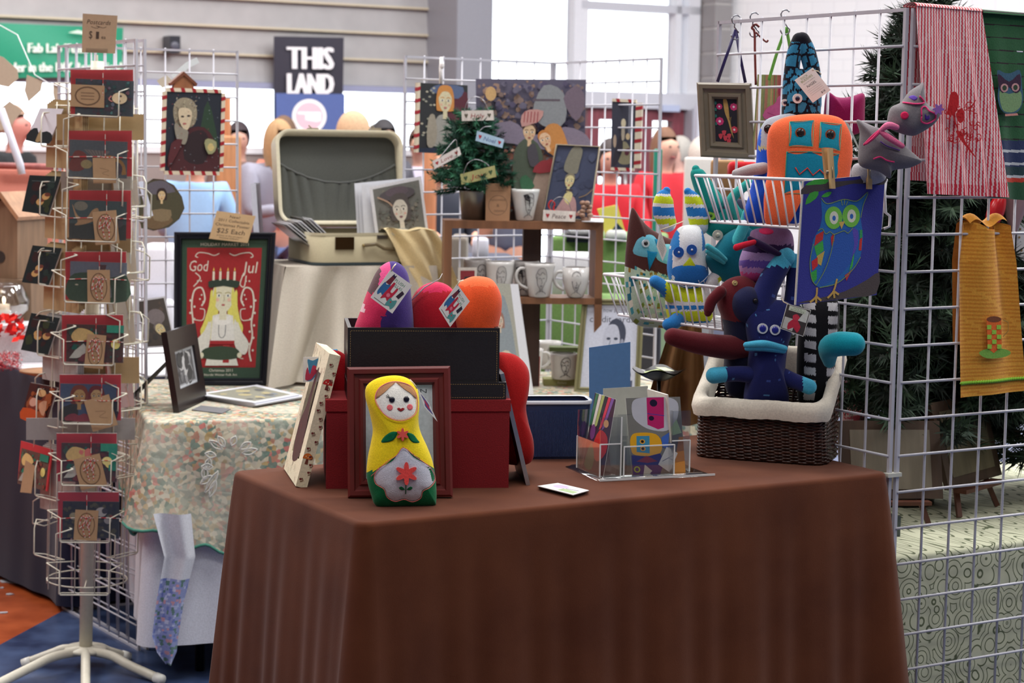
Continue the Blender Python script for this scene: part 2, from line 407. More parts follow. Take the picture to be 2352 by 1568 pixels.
# back wall frame: origin under pixel x=980 at depth 16, running left towards the camera
WA = at(1010, 324, 16.0); WDIR = Vector((cos(TB), sin(TB), 0))
BW = Matrix.Translation((WA.x, WA.y, 0))@RZ(TB)     # local X along wall (to the right = away), Y out, Z up
wpl = PL(Vector((WA.x, WA.y, 0)), math.degrees(TB)); 
def wz(px, py): return wpl.q(px, py)
xL = -11.0
zt_strip = wz(450, 200)[1]; zb_strip = wz(450, 352)[1]; zh = wz(450, 186)[1]
sid = MB(); lap = .215; z = zh; 
while z < CEIL:                                     # overlapping boards above the window band
    sid.box(xL, 0.02, .0, .2, z, min(z+lap, CEIL), 'a0a0a0', BW)
    sid.add([(xL, 0, z), (0.02, 0, z), (0.02, -.035, z+.004), (xL, -.035, z+.004), (xL, -.004, min(z+lap, CEIL)), (0.02, -.004, min(z+lap, CEIL))], [(0, 1, 2, 3), (3, 2, 5, 4)], 'a0a0a0', False, BW)
    z += lap
struct(sid, 'wall_back', siding_mat())
ts = MB(); z = zh+lap
while z < CEIL:
    ts.box(xL, 0, -.045, -.005, z-.012, z+.006, (196, 186, 164), BW); z += lap
struct(ts, 'trim_1', 'satin')
t1 = MB(); t1.box(xL, 0, -.10, .1, zt_strip, zh, (150, 155, 185), BW); struct(t1, 'trim_2', 'satin')
k = 0
for i in range(4):                                  # strip windows below the siding
    x1 = -2.72*i-.03; x0 = x1-2.66
    w = MB()
    for a, b_ in ((x0, x0+.05), (x1-.05, x1)): w.box(a, b_, -.02, .06, zb_strip, zt_strip, 'e6e8ee', BW)
    w.box(x0, x1, -.02, .06, zb_strip, zb_strip+.05, 'e6e8ee', BW)
    fr = struct(w, 'window_%d' % (i+1), 'white_metal')
    g = MB(); g.box(x0+.05, x1-.05, .015, .022, zb_strip+.05, zt_strip, 'ffffff', BW); g.build('pane', GLASS(), fr)
lw = MB(); lw.box(xL, 0, .0, .2, 0, zb_strip, (150, 140, 138), BW); struct(lw, 'wall_back_lower', 'satin')
# pillar, tall window, door, second pillar
pc0 = wz(978, 100)[0]; pc1 = wz(1058, 100)[0]
p = MB(); p.box(pc0, pc1, -.55, .2, 0, CEIL, (140, 141, 150), BW); struct(p, 'trim_3', 'satin')
wx0, wx1 = wz(1062, 100)[0], wz(1600, 100)[0]; wzs = wz(1450, 212)[1]; wzt = wz(1450, 8)[1]; xm = wz(1328, 80)[0]
w = MB()
for a, b_ in ((wx0, wx0+.04), (xm-.07, xm+.07), (wx1-.26, wx1-.2), (wx1-.12, wx1)): w.box(a, b_, -.05, .08, wzs, wzt+.8, 'e9eaf0', BW)
w.box(wx0, wx1, -.08, .08, wzs-.14, wzs, 'd2d3dc', BW); w.box(wx0, wx1, -.05, .08, wzt+.72, wzt+.8, 'd8d9e0', BW)
w.box(xm, wx1, -.05, .08, wzt-.07, wzt, 'cfd0d8', BW)
fr = struct(w, 'window_5', 'white_metal')
g = MB(); g.box(wx0, wx1, .03, .037, wzs, wzt+.75, 'ffffff', BW); g.build('pane', GLASS(), fr)
up = MB(); up.box(pc1, wx1+6, .1, .2, wzt+.8, CEIL, 'dddddf', BW); struct(up, 'wall_back_upper', 'satin')
# glazed entrance doors below the tall window
dz = wz(1450, 236)[1]; pd = wz(1330, 300)[0]
for n_, (a, b_) in enumerate(((wx0-.3, wz(1330, 300)[0]), (wz(1345, 300)[0], wz(1462, 300)[0]), (wz(1468, 300)[0], wz(1566, 300)[0]))):
    d = MB(); col = (132, 66, 76); zt2 = dz-.02; tp = wz(1450, 276)[1]
    d.box(a, a+.12, -.03, .06, 0, tp, col, BW); d.box(b_-.12, b_, -.03, .06, 0, tp, col, BW); d.box(a, b_, -.03, .06, tp, zt2, col, BW); d.box(a, b_, -.03, .06, 0, .3, col, BW)
    fr = struct(d, 'door_%d' % (n_+1), 'wood'); g = MB(); g.box(a+.12, b_-.12, .01, .018, .3, tp, 'ffffff', BW); g.build('pane', GLASS(), fr)
    h = MB(); h.tube([(b_-.16, -.09, 1.0), (b_-.16, -.09, 1.3)], .012, 'b0b0b0', 6, M=BW); h.build('door_handle', 'metal', fr)
lt = MB(); lt.box(wx0, wx1, -.06, .1, dz-.02, wzs-.14, (120, 118, 124), BW); struct(lt, 'trim_4', 'satin')
a = wz(1502, 241); b_ = wz(1541, 257); e = MB(); e.box(a[0], b_[0], -.14, -.07, b_[1], a[1], (190, 200, 228)); e2 = e
sgn = whole(e2, 'overhead_sign', 'satin', 'small pale blue sign box above the dark red glazed doors', 'sign', BW)
p1, p2 = wz(1603, 100)[0], wz(1642, 100)[0]
p = MB(); z = 0
while z < CEIL: p.box(p1, p2, -.25, .2, z, z+.19, (150, 146, 146), BW); p.box(p1+.01, p2-.01, -.24, .19, z+.19, z+.215, (186, 182, 180), BW); z += .215
struct(p, 'trim_5', 'satin')
p = MB(); p.box(wz(1568, 300)[0], p1, -.15, .15, 0, wzs-.14, (176, 176, 186), BW)
for k in range(3): x = wz(1572+k*11, 300)[0]; p.box(x, x+.05, -.2, -.15, 0, 1.9, 'e4e6f2', BW)
struct(p, 'trim_6', 'satin')
# white painted block wall coming towards the camera on the right
rw0 = BW@Vector((p2, 0, 0)); rdir = Vector((cos(radians(-28)), sin(radians(-28)), 0))
RW = Matrix.Translation(rw0)@RZ(radians(-28))
r = MB(); r.box(0, 9, 0, .2, 0, CEIL, 'ffffff'); o = struct(r, 'wall_right', block_mat()); o.matrix_world = RW
c = MB(); c.box(-12, 12, -4, 24, CEIL, CEIL+.1, (200, 200, 198)); struct(c, 'ceiling', 'satin')
c = MB(); c.box(-12, 12, -4.2, -4, 0, CEIL, (104, 100, 98)); struct(c, 'wall_front', 'satin')
c = MB(); c.box(-12.2, -12, -4, 24, 0, CEIL, (130, 128, 124)); struct(c, 'wall_left', 'satin')
c = MB(); c.box(9, 9.2, -4, 16, 0, CEIL, (150, 148, 146)); struct(c, 'wall_side', 'satin')
# black loudspeaker box on the siding
a = wz(370, 84); b_ = wz(394, 124)
m = MB(); m.box(a[0], b_[0], -.2, -.04, b_[1], a[1], (38, 40, 50)); 
t = thing('wall_speaker', 'small black loudspeaker fixed high on the grey siding', 'speaker', BW); m.build('cabinet', 'plastic', t)
g = MB(); g.ball(((a[0]+b_[0])/2, -.2, (a[1]*.4+b_[1]*.6)), (.035, .01, .035), (80, 82, 96)); g.build('cone', 'plastic', t)
# green banner and dark banner
def banner(name, label, quad, col, art, M0):
    t = thing(name, label, 'banner', M0); b = MB(); (bl, br, tr, tl) = quad
    def fn(u, v):
        x = (bl[0]*(1-u)+br[0]*u)*(1-v)+(tl[0]*(1-u)+tr[0]*u)*v; z = (bl[1]*(1-u)+br[1]*u)*(1-v)+(tl[1]*(1-u)+tr[1]*u)*v
        return (x, -.16+.012*sin(u*7+v*3), z)
    b.grid(fn, 20, 10, col); b.build('cloth', 'satin', t); a = MB(); art(Art(a, quad, -.19, 3e-4)); a.build('print', 'print', t); return t
def art_green(A):
    w = 'e8f4ee'
    A.bold('Fab Lab Tulsa', .66, .56, .18, w, .30, .003); A.bold('Leader in the DIY Revolution!', .67, .2, .18, w, .63, .003)
    A.poly([(.71, .86), (.76, .92), (.8, .88), (.86, .95), (.89, .92), (.8, .83)], 'cfeadb')
    for (a, b, r) in ((.12, .78, .05), (.24, .84, .05), (.17, .58, .05)): A.line([(a+r*cos(t/10*2*pi), b+2.2*r*sin(t/10*2*pi)) for t in range(11)], .012, (190, 60, 50), 3)
banner('green_banner', 'green banner with white lettering hung on the siding at far left', [wz(-190, 184), wz(267, 176), wz(267, 66), wz(-190, 48)], (40, 150, 118), art_green, BW)
def art_dark(A):
    A.rect(.0, .0, 1, .69, (84, 104, 166)); A.bold('THIS', .50, .885, .125, 'f2f2f8', .64, .022); A.bold('LAND', .50, .745, .115, 'f2f2f8', .64, .022)
    A.ell(.48, .566, .25, .094, 'ffffff', 30); A.ell(.48, .566, .20, .075, 'f4c9d8', 30)
    A.poly([(.31, .59), (.65, .59), (.65, .54), (.58, .535), (.5, .54), (.42, .545), (.42, .575), (.31, .577)], 'ffffff')
wb = banner('dark_banner', 'tall dark banner reading THIS LAND above a round pink and white emblem', [wz(614, 500), wz(768, 500), wz(770, 88), wz(611, 85)], (52, 50, 64), art_dark, BW)
# ================================================================ brown table in front
T = .885
_b = on(833, 1199, T)
TA = 30.5
TM = Matrix.Translation(_b)@RZ(radians(TA)); TW, TD = 1.19, .575
ft = thing('folding_table', 'folding table completely covered by the long brown cloth', 'table', Matrix.Translation((_b.x, _b.y, 0))@RZ(radians(TA)))
m = MB(); m.box(.02, TW-.02, .02, TD-.02, T-.045, T-.012, (190, 188, 180)); m.build('tabletop', 'plastic', ft)
for a in (.12, TW-.12):
    for b_ in (.1, TD-.1):
        m = MB(); m.tube([(a, b_, 0), (a, b_, T-.045)], .013, (120, 120, 120), 8); m.build('leg', 'metal', ft)
def brown_mat():
    m, nt, b = newmat('brown_cloth'); L = nt.links
    tc = nd(nt, 'ShaderNodeTexCoord'); n = nd(nt, 'ShaderNodeTexNoise', i_Scale=7.0, i_Detail=5.0); L.new(tc.outputs['Object'], n.inputs[0])
    r = nd(nt, 'ShaderNodeValToRGB'); r.color_ramp.elements[0].color = S((82, 42, 25)); r.color_ramp.elements[1].color = S((98, 54, 33)); r.color_ramp.elements[0].position = .3; r.color_ramp.elements[1].position = .7
    L.new(n.outputs[0], r.inputs[0])
    # woven lighter bands low on the cloth
    sx = nd(nt, 'ShaderNodeSeparateXYZ'); L.new(tc.outputs['Object'], sx.inputs[0])
    w = nd(nt, 'ShaderNodeTexWave', i_Scale=26.0, i_Distortion=.0, bands_direction='Z'); L.new(tc.outputs['Object'], w.inputs[0])
    g = nd(nt, 'ShaderNodeMapRange'); g.inputs[1].default_value = .40; g.inputs[2].default_value = .30; L.new(sx.outputs[2], g.inputs[0])
    n2 = nd(nt, 'ShaderNodeTexNoise', i_Scale=3.0); L.new(tc.outputs['Object'], n2.inputs[0])
    k1 = nd(nt, 'ShaderNodeMath', operation='MULTIPLY'); L.new(w.outputs[0], k1.inputs[0]); L.new(g.outputs[0], k1.inputs[1])
    k2 = nd(nt, 'ShaderNodeMath', operation='MULTIPLY'); L.new(k1.outputs[0], k2.inputs[0]); L.new(n2.outputs[0], k2.inputs[1])
    k3 = nd(nt, 'ShaderNodeMath', operation='MULTIPLY'); k3.inputs[1].default_value = .35; L.new(k2.outputs[0], k3.inputs[0])
    mx = nd(nt, 'ShaderNodeMix', data_type='RGBA'); mx.inputs[7].default_value = S((128, 100, 80)); L.new(k3.outputs[0], mx.inputs[0]); L.new(r.outputs[0], mx.inputs[6])
    L.new(mx.outputs[2], b.inputs['Base Color']); b.inputs['Roughness'].default_value = .9; b.inputs['Specular IOR Level'].default_value = .1
    b.inputs['Sheen Weight'].default_value = .1
    wv = nd(nt, 'ShaderNodeTexNoise', i_Scale=420.0); L.new(tc.outputs['Object'], wv.inputs[0]); bp = nd(nt, 'ShaderNodeBump', i_Strength=.2); bp.inputs['Distance'].default_value = .001
    L.new(wv.outputs[0], bp.inputs['Height']); L.new(bp.outputs[0], b.inputs['Normal']); return m
def cloth_drape(W, D, T, zb, fl, amp, seed, sub=46, r=.02, col='808080', corner=.05, n=26, freq=9):
    """table cloth: flat top, rounded edge, folds growing toward the hem"""
    R = random.Random(seed); ph = [R.uniform(0, 6.28) for _ in range(8)]
    per = []
    cs = [(W-r, D-r, 0), (r, D-r, 1), (r, r, 2), (W-r, r, 3)]; segs = [sub if k % 2 == 0 else int(sub*D/W)+6 for k in range(4)]
    for k in range(4):
        cx, cy, q = cs[k]; c2 = cs[(k+1) % 4]
        for j in range(7):
            a = pi/2*k+pi/2*j/6; per.append((cx+r*cos(a), cy+r*sin(a), cos(a), sin(a), 1 if 0 < j < 6 else .6))
        a = pi/2*(k+1)
        e0 = (cx+r*cos(a), cy+r*sin(a)); e1 = (c2[0]+r*cos(a), c2[1]+r*sin(a)); ns = segs[k]
        for j in range(1, ns):
            t = j/ns; per.append((e0[0]*(1-t)+e1[0]*t, e0[1]*(1-t)+e1[1]*t, cos(a), sin(a), max(0, 1-min(t, 1-t)*ns/6)*.6))
    N = len(per); V = []; s = 0; S_ = [0]
    for i in range(N):
        p, q = per[i], per[(i+1) % N]; s += sqrt((p[0]-q[0])**2+(p[1]-q[1])**2)+.004; S_.append(s)
    tot = s; rings = []
    for k in range(4): a = pi/2*(k/3); rings.append((.010*sin(a), T-.010+.010*cos(a), 0))
    for k in range(1, n+1): t = k/n; rings.append((.010+fl*t**.85, T-.010-(T-.010-zb)*t, t))
    for off, z, t in rings:
        for i, (x, y, nx, ny, cn) in enumerate(per):
            u = S_[i]/tot*2*pi
            wv = sin(freq*u+ph[0])*.5+sin((freq*2.1)*u//1*0+(freq*2+1)*u+ph[1])*.3+sin((freq*3+2)*u+ph[2])*.2
            o = off+amp*t**.8*wv+corner*t*cn
            V.append((x+nx*o, y+ny*o, z))
    m = MB(); Fc = []
    for k in range(len(rings)-1):
        for i in range(N): Fc.append((k*N+(i+1) % N, k*N+i, (k+1)*N+i, (k+1)*N+(i+1) % N))
    Fc.append(tuple(range(N))); m.add(V, Fc, col, True); return m
bc = cloth_drape(TW, TD, T, .04, .052, .016, 3, sub=110, r=.018, corner=.055, freq=19)
whole(bc, 'tablecloth', brown_mat(), 'long brown cloth draped over the nearest table down to the floor', 'tablecloth', Matrix.Translation((_b.x, _b.y, 0))@RZ(radians(TA)))
# ---- mushroom print frame standing edge-on
def mushroom(A, a, b, r, col, dots=True):
    k = A.w/A.h
    A.poly([(a-.22*r, b), (a+.22*r, b), (a+.35*r, b-1.3*r*k), (a-.35*r, b-1.3*r*k)], (120, 60, 44)); A.poly([(a+r*cos(pi*j/8), b+r*k*sin(pi*j/8)) for j in range(9)]+[(a-r, b-.2*r*k), (a+r, b-.2*r*k)], col)
    if dots:
        for dx, dz in ((-.4, .3), (.3, .5), (.1, .1)): A.ell(a+dx*r, b+dz*r*k, .12*r, .12*r*k, 'f2e9c8', 8)
n0, n1 = on(664, 1078, T), on(692, 1119, T); yw = math.degrees(atan2(n1.y-n0.y, n1.x-n0.x))
n0 = n1+(n1-n0).normalized()*-.20
mp = PL(Vector(n0), math.degrees(atan2(n1.y-n0.y, n1.x-n0.x)), 14)
Lf = .20; Hf = .262
t = thing('printed_frame', 'cream frame with a mushroom print standing edge-on at the left table end', 'picture frame', mp.M)
m = MB(); cr = (236, 228, 196)
for q in ((0, Lf, 0, .045), (0, Lf, Hf-.045, Hf), (0, .045, .045, Hf-.045), (Lf-.045, Lf, .045, Hf-.045)): m.box(q[0], q[1], -.011, .011, q[2], q[3], cr)
m.build('frame', 'cloth', t)
m = MB(); R = random.Random(4)
A1 = Art(m, [(0, 0), (Lf, 0), (Lf, Hf), (0, Hf)], -.0112)
A1.poly([(.3, .18), (.45, .12), (.75, .2), (.72, .45), (.6, .6), (.62, .85), (.5, .8), (.42, .55), (.25, .4)], (84, 52, 52), 3)
for k in range(60):
    a, b_ = R.random(), R.random()
    A1.line([(a, b_), (a+.01, b_+.02), (a-.01, b_+.045)], .008, R.choice([(90, 60, 50), (150, 70, 60), (70, 60, 60)]), 0)
sd = Matrix(((0, -1, 0, Lf), (1, 0, 0, -.011), (0, 0, 1, 0), (0, 0, 0, 1)))       # the narrow side facing the camera
A2 = Art(m, [(0, 0), (.022, 0), (.022, Hf), (0, Hf)], -.0002, 4e-5, sd)
mushroom(A2, .5, .78, .42, (196, 40, 34)); mushroom(A2, .4, .22, .42, (226, 120, 40))
for k in range(16):
    a, b_ = .2+.6*R.random(), .04+.92*k/16; A2.line([(a, b_), (a+.25, b_+.012), (a+.1, b_+.03)], .06, (110, 70, 50), 2); A2.ell(a, b_+.02, .12, .008, (120, 50, 46), 8)
m.build('pattern', 'print', t)
m = MB(); m.box(.04, Lf-.04, .004, .009, .04, Hf-.04, (60, 42, 40)); m.build('backing', 'paper', t)
# ---- red box, black lid box, black open box
rp = PL(on(960, 1121, T), 7)
t = thing('red_box', 'big dark red linen covered box under the black leather box', 'box', rp.M)
x0, x1 = rp.q(749, 1120)[0], rp.q(1168, 1120)[0]; zr = rp.q(960, 918)[1]
m = MB(); m.box(x0, x1, 0, .235, 0, zr-.022, (128, 20, 28)); m.build('body', 'linen', t)
m = MB(); m.box(x0-.002, x1+.002, -.002, .237, zr-.022, zr, (140, 26, 32)); m.build('lid', 'linen', t)
bx0, bx1 = rp.q(797, 900)[0], rp.q(1163, 900)[0]; zb = rp.q(960, 878)[1]; zbt = rp.q(960, 754, 0)[1]
def stitch_rect(m, a, b_, c_, d_, y):
    for p0, p1 in (((a, c_), (b_, c_)), ((b_, c_), (b_, d_)), ((b_, d_), (a, d_)), ((a, d_), (a, c_))):
        L_ = sqrt((p1[0]-p0[0])**2+(p1[1]-p0[1])**2); n = int(L_/.0045)
        for k in range(n):
            f0, f1 = (k+.15)/n, (k+.75)/n
            m.ribbon([(p0[0]+(p1[0]-p0[0])*f0, p0[1]+(p1[1]-p0[1])*f0), (p0[0]+(p1[0]-p0[0])*f1, p0[1]+(p1[1]-p0[1])*f1)], .0009, y, (168, 140, 92))
bk = (36, 32, 34)
t = thing('leather_tray', 'low black stitched leather tray between the red box and the tall black box', 'tray', rp.M)
m = MB()
for q in ((bx0, bx1, .004, .01), (bx0, bx1, .214, .22), (bx0, bx0+.006, .01, .214), (bx1-.006, bx1, .01, .214)): m.box(q[0], q[1], q[2], q[3], zr+.0005, zb, bk)
m.box(bx0+.006, bx1-.006, .01, .214, zr+.0005, zr+.008, bk); m.build('body', 'leather', t); m = MB(); stitch_rect(m, bx0+.004, bx1-.004, zr+.004, zb-.004, .0036); m.build('stitching', 'cloth', t)
cx0, cx1 = rp.q(799, 800)[0], rp.q(1149, 800)[0]
t = thing('leather_box', 'tall open black stitched leather box holding three stuffed toys', 'box', rp.M)
m = MB(); z0 = zr+.009
for q in ((cx0, cx1, .011, .018), (cx0, cx1, .203, .21), (cx0, cx0+.007, .018, .203), (cx1-.007, cx1, .018, .203)): m.box(q[0], q[1], q[2], q[3], z0, zbt, bk)
m.box(cx0+.007, cx1-.007, .018, .203, z0, z0+.006, bk); m.build('body', 'leather', t); m = MB(); stitch_rect(m, cx0+.005, cx1-.005, z0+.004, zbt-.006, .0106); m.build('stitching', 'cloth', t)
# ---- tags
def tag_art(A, v=0):
    g = (70, 140, 104)
    for k, wd_ in enumerate(('PLUSH', 'BELLAS')): A.text(wd_, .58, .84-.13*k, .095, g, .42)
    A.poly([(.12, .62), (.2, .9), (.34, .9), (.32, .62)], (120, 44, 60), 0); A.poly([(.19, .88), (.22, .97), (.28, .92), (.33, .97), (.34, .86)], (50, 36, 70))
    A.poly([(.06, .3), (.1, .62), (.2, .58), (.34, .64), (.36, .42), (.3, .26), (.2, .3), (.14, .2)], (52, 112, 168), 3)
    A.poly([(.3, .16), (.34, .5), (.38, .74), (.46, .74), (.46, .5), (.56, .48), (.6, .66), (.67, .64), (.64, .4), (.58, .2), (.44, .26)], (206, 40, 70), 3)
    A.ell(.48, .36, .07, .06, (236, 130, 150)); A.poly([(.58, .08), (.6, .34), (.72, .3), (.86, .38), (.9, .2), (.84, .06), (.74, .12)], (90, 160, 158), 3)
    A.poly([(.74, .46), (.82, .7), (.94, .66), (.88, .44)], (58, 42, 60)); A.ell(.7, .24, .025, .025, (210, 50, 50)); A.line([(.1, .07), (.6, .07)], .018, (120, 120, 120), 0)
def hang_tag(name, label, pl, quad_px, y, art=tag_art, parent=None, string=None):
    q = pl.Q(quad_px, y); m = MB(); m.prism(q, y, y+.0008, (240, 238, 232)); 
    if parent is not None: o = m.build(name, 'paper', parent)
    else: o = whole(m, name, 'paper', label, 'tag', pl.M)
    a = MB(); art(Art(a, q, y-.00005)); a.build('print', 'print', o)
    if string:
        s_ = MB(); s_.tube([pl.p3(p[0], p[1], p[2]) for p in string], .0012, (214, 200, 170), 5); s_.build('string', 'cloth', o)
    return o
# ---- three toys in the black box
def ppl(px, py, base, dy, yaw=7, tilt=0):
    """plane parallel to base plane, shifted back by dy"""
    o = base.M@Vector((0, dy, 0)); o = Vector((o.x, o.y, o.z)); return PL(o, yaw, tilt)
h1 = ppl(0, 0, rp, .075, 12)
ol = h1.Q([(905, 600), (935, 625), (945, 690), (950, 760), (950, 830), (890, 850), (825, 840), (812, 770), (828, 715), (848, 660), (872, 615)])
pf = Puff(ol, None, .05); stripx = h1.q(893, 650)
def c1(c):
    p = h1.M@Vector((c.x, 0, c.z)); u, v = c.x, c.z; e = (h1.q(905, 600)[1]-v)/(h1.q(905, 600)[1]-h1.q(905, 760)[1])
    xs = h1.q(893-e*20 if e < .75 else 868, 700)[0]
    if u > xs: return (70, 52, 122)
    xs2 = h1.q(876-e*38, 700)[0]
    if e < .45: return (222, 84, 140) if u > xs2 else (96, 68, 74)
    if u < h1.q(835, 700)[0] and e < .72: return (230, 196, 206)
    return (208, 48, 92)
t = thing('monster_toy', 'purple and pink panelled stuffed toy, leftmost of those in the black box', 'toy', h1.M, None); m = MB(); pf.mesh(m, c1, 22); m.build('body', 'felt', t)
h2 = ppl(0, 0, rp, .10, 4)
ol = h2.Q([(1000, 647), (1035, 660), (1058, 700), (1062, 760), (1060, 840), (1000, 850), (940, 840), (930, 760), (940, 700), (962, 662)])
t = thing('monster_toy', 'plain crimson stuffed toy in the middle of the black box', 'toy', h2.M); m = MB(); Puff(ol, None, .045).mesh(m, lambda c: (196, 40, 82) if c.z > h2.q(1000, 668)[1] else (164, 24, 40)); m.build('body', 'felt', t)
m = MB(); m.tube([h2.p3(945, 690, -.03), h2.p3(975, 660, -.04), h2.p3(1010, 640, -.03), h2.p3(1016, 628, -.02)], [.002, .003, .002, .001], (190, 196, 200), 5, flat=.4); m.build('tag_edge', 'paper', t)
h3 = ppl(0, 0, rp, .075, 4)
ol = h3.Q([(1095, 634), (1130, 642), (1150, 675), (1152, 710), (1143, 760), (1135, 840), (1100, 850), (1062, 840), (1050, 760), (1042, 700), (1050, 655), (1070, 640)])
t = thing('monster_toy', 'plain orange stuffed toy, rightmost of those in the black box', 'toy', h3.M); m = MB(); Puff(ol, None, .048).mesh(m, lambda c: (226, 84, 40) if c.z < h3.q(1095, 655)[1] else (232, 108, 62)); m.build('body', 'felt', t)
hang_tag('hang_tag', 'large square tag turned on its corner on the purple stuffed toy', rp, [(856, 681), (901, 721), (948, 655), (899, 619)][0:0] or [(851, 683), (901, 720), (947, 655), (897, 619)], -.004, string=[(899, 622, -.004), (904, 612, -.004), (909, 606, .02)])
hang_tag('hang_tag', 'narrower diamond tag hanging in front of the orange stuffed toy', rp, [(1008, 709), (1034, 751), (1079, 692), (1050, 652)], -.004, string=[(1050, 655, -.004), (1056, 646, .0), (1064, 643, .03)])
# ---- toy behind the left end of the boxes with its own tag
h4 = PL(rp.M@Vector((x0-.0, .16, 0)), 10)
ol = h4.Q([(752, 806), (790, 812), (830, 860), (830, 930), (800, 1000), (765, 1005), (745, 930), (735, 860)])
t = thing('monster_toy', 'red stuffed toy with a pale blue seam mostly hidden behind the black box at left', 'toy', h4.M); m = MB()
pf = Puff(ol, None, .02); pf.mesh(m, lambda c: (196, 30, 40)); m.build('body', 'felt', t)
m = MB(); m.tube([h4.p3(x, y, 0) for x, y in ((732, 842), (740, 818), (755, 806), (775, 806))], .004, (90, 170, 220), 6); m.build('seam', 'felt', t)
q4 = [(696, 877), (757, 876), (759, 818), (697, 820)]
def tag2(A):
    A.poly([(.1, .1), (.2, .5), (.15, .9), (.35, .85), (.6, .95), (.9, .85), (.85, .6), (.55, .62), (.5, .3), (.3, .05)], (70, 140, 180), 3)
    A.poly([(.08, .1), (.15, .6), (.25, .3), (.35, .65), (.5, .6), (.6, .45), (.45, .3), (.3, .1)], (206, 60, 90), 3)
    A.poly([(.62, .5), (.9, .5), (.9, .2), (.65, .2)], (110, 168, 140), 0); A.ell(.75, .8, .12, .07, (110, 40, 50)); A.text('BELLAS', .77, .33, .1, 'f4f4ee', .24)
hang_tag('hang_tag', 'square tag sticking out left of the black box above the mushroom frame', h4, q4, -.022, tag2)
# ---- dark red wooden photo frame
fp = PL(on(918, 1141, T), 5, 6)
def picture_frame(name, label, pl, quad, wpx, col, mat='wood', thick=.018, inner=(214, 214, 216), prof=3, art=None, cat='picture frame', glass=False, innermat='print', M2=None, y0=0):
    """moulded frame: quad = outer pixel corners bl, br, tr, tl; wpx = moulding width in pixels"""
    q = pl.Q(quad, 0); t = thing(name, label, cat, pl.M)
    cx = sum(p[0] for p in q)/4; cz = sum(p[1] for p in q)/4; w = wpx*pl.s
    W_ = abs(q[1][0]-q[0][0]); H_ = abs(q[3][1]-q[0][1])
    def inset(d): return [(p[0]+(cx-p[0])*min(1, 2*d/W_), p[1]+(cz-p[1])*min(1, 2*d/H_)) for p in q]
    pr = [(0, thick), (0, .15*thick), (.12, 0), (.35, 0), (.42, .25*thick), (.62, .3*thick), (.72, .1*thick), (.86, .12*thick), (1, .55*thick), (1, .8*thick)]
    m = MB(); V = []; Fc = []
    for f, y in pr: V += [(x, y-thick, z) for x, z in inset(w*f)]
    for k in range(len(pr)-1):
        for i in range(4): Fc.append((k*4+i, k*4+(i+1) % 4, (k+1)*4+(i+1) % 4, (k+1)*4+i))
    m.add(V, Fc, col); m.prism(q, -.001, 0, col); m.build('frame', mat, t)
    iq = inset(w*.98); m = MB(); m.prism(iq, -.4*thick, -.3*thick, inner); m.build('backing', 'paper', t)
    if art: a = MB(); art(Art(a, iq, -.42*thick)); a.build('picture', innermat, t)
    return t, iq
def easel_back(t, pl, quad, d=.09, col=(50, 30, 26)):
    q = pl.Q(quad, 0); cx = (q[0][0]+q[1][0])/2; m = MB(); h = (q[3][1]-q[0][1])
    Mi = WM[t.name].inverted()
    top = Vector((cx, .003, h*.7)); bw = WM[t.name]@Vector((cx, d, 0)); bw.z = (WM[t.name]@Vector((cx, 0, q[0][1]))).z+.001; bo = Mi@bw
    m.add([top+Vector((-.02, 0, 0)), top+Vector((.02, 0, 0)), bo+Vector((.03, 0, 0)), bo+Vector((-.03, 0, 0)), top+Vector((-.02, .004, 0)), top+Vector((.02, .004, 0)), bo+Vector((.03, .004, 0)), bo+Vector((-.03, .004, 0))],
          [(0, 1, 2, 3), (7, 6, 5, 4), (0, 4, 5, 1), (1, 5, 6, 2), (2, 6, 7, 3), (3, 7, 4, 0)], col); m.build('easel_back', 'paper', t)
def a_n(A): A.rect(.0, .0, 1, 1, (206, 208, 212)); A.text('DESIGN', .66, .93, .045, (60, 60, 66), .5); A.line([(.1, .86), (.9, .86)], .004, (150, 150, 155), 0)
t, _ = picture_frame('photo_frame', 'dark red wooden photo frame standing behind the nesting doll toy', fp, [(799, 1141), (1039, 1139), (1033, 840), (797, 843)], 43, (112, 40, 38), 'satin', art=a_n)
# ---- nesting doll toy
dp = PL(on(925, 1161, T), 10, 7)
D = dp.Q
ol = D([(905, 862), (935, 868), (957, 888), (963, 925), (961, 965), (966, 992), (982, 1028), (994, 1062), (1001, 1105), (1002, 1150), (992, 1161), (925, 1163), (868, 1163), (852, 1135), (842, 1092), (845, 1050), (852, 1015), (856, 985), (848, 945), (839, 910), (843, 885), (868, 868)])
pf = Puff(ol, dp.q(920, 1030), .036, .55)
bl = [(830, 1092), (880, 1066), (905, 1044), (921, 1026), (950, 1045), (985, 1070), (1010, 1082)]
BL_ = D(bl)
def cdoll(c):
    for (xa, za), (xb, zb_) in zip(BL_, BL_[1:]):
        if xa <= c.x <= xb: return (238, 212, 32) if c.z > za+(zb_-za)*(c.x-xa)/(xb-xa) else (10, 110, 66)
    return (10, 110, 66)
t = thing('nesting_doll_toy', 'stuffed felt nesting doll with yellow shawl and white face at the table front', 'toy', dp.M)
m = MB(); pf.mesh(m, cdoll, 40, back=(10, 110, 66)); m.build('body', 'felt', t)
def pat(name, px, col, lift=.0012, sm_=5, c=None, mt='felt'):
    m = MB(); pf.patch(m, D(px), col, lift, smooth=sm_, c=dp.q(*c) if c else None); return m.build(name, mt, t)
pat('apron', [(921, 1026), (945, 1048), (985, 1072), (996, 1098), (984, 1114), (966, 1124), (962, 1140), (945, 1149), (925, 1143), (905, 1148), (887, 1138), (880, 1120), (862, 1108), (858, 1090), (866, 1074), (898, 1055)], (206, 208, 220), .002)
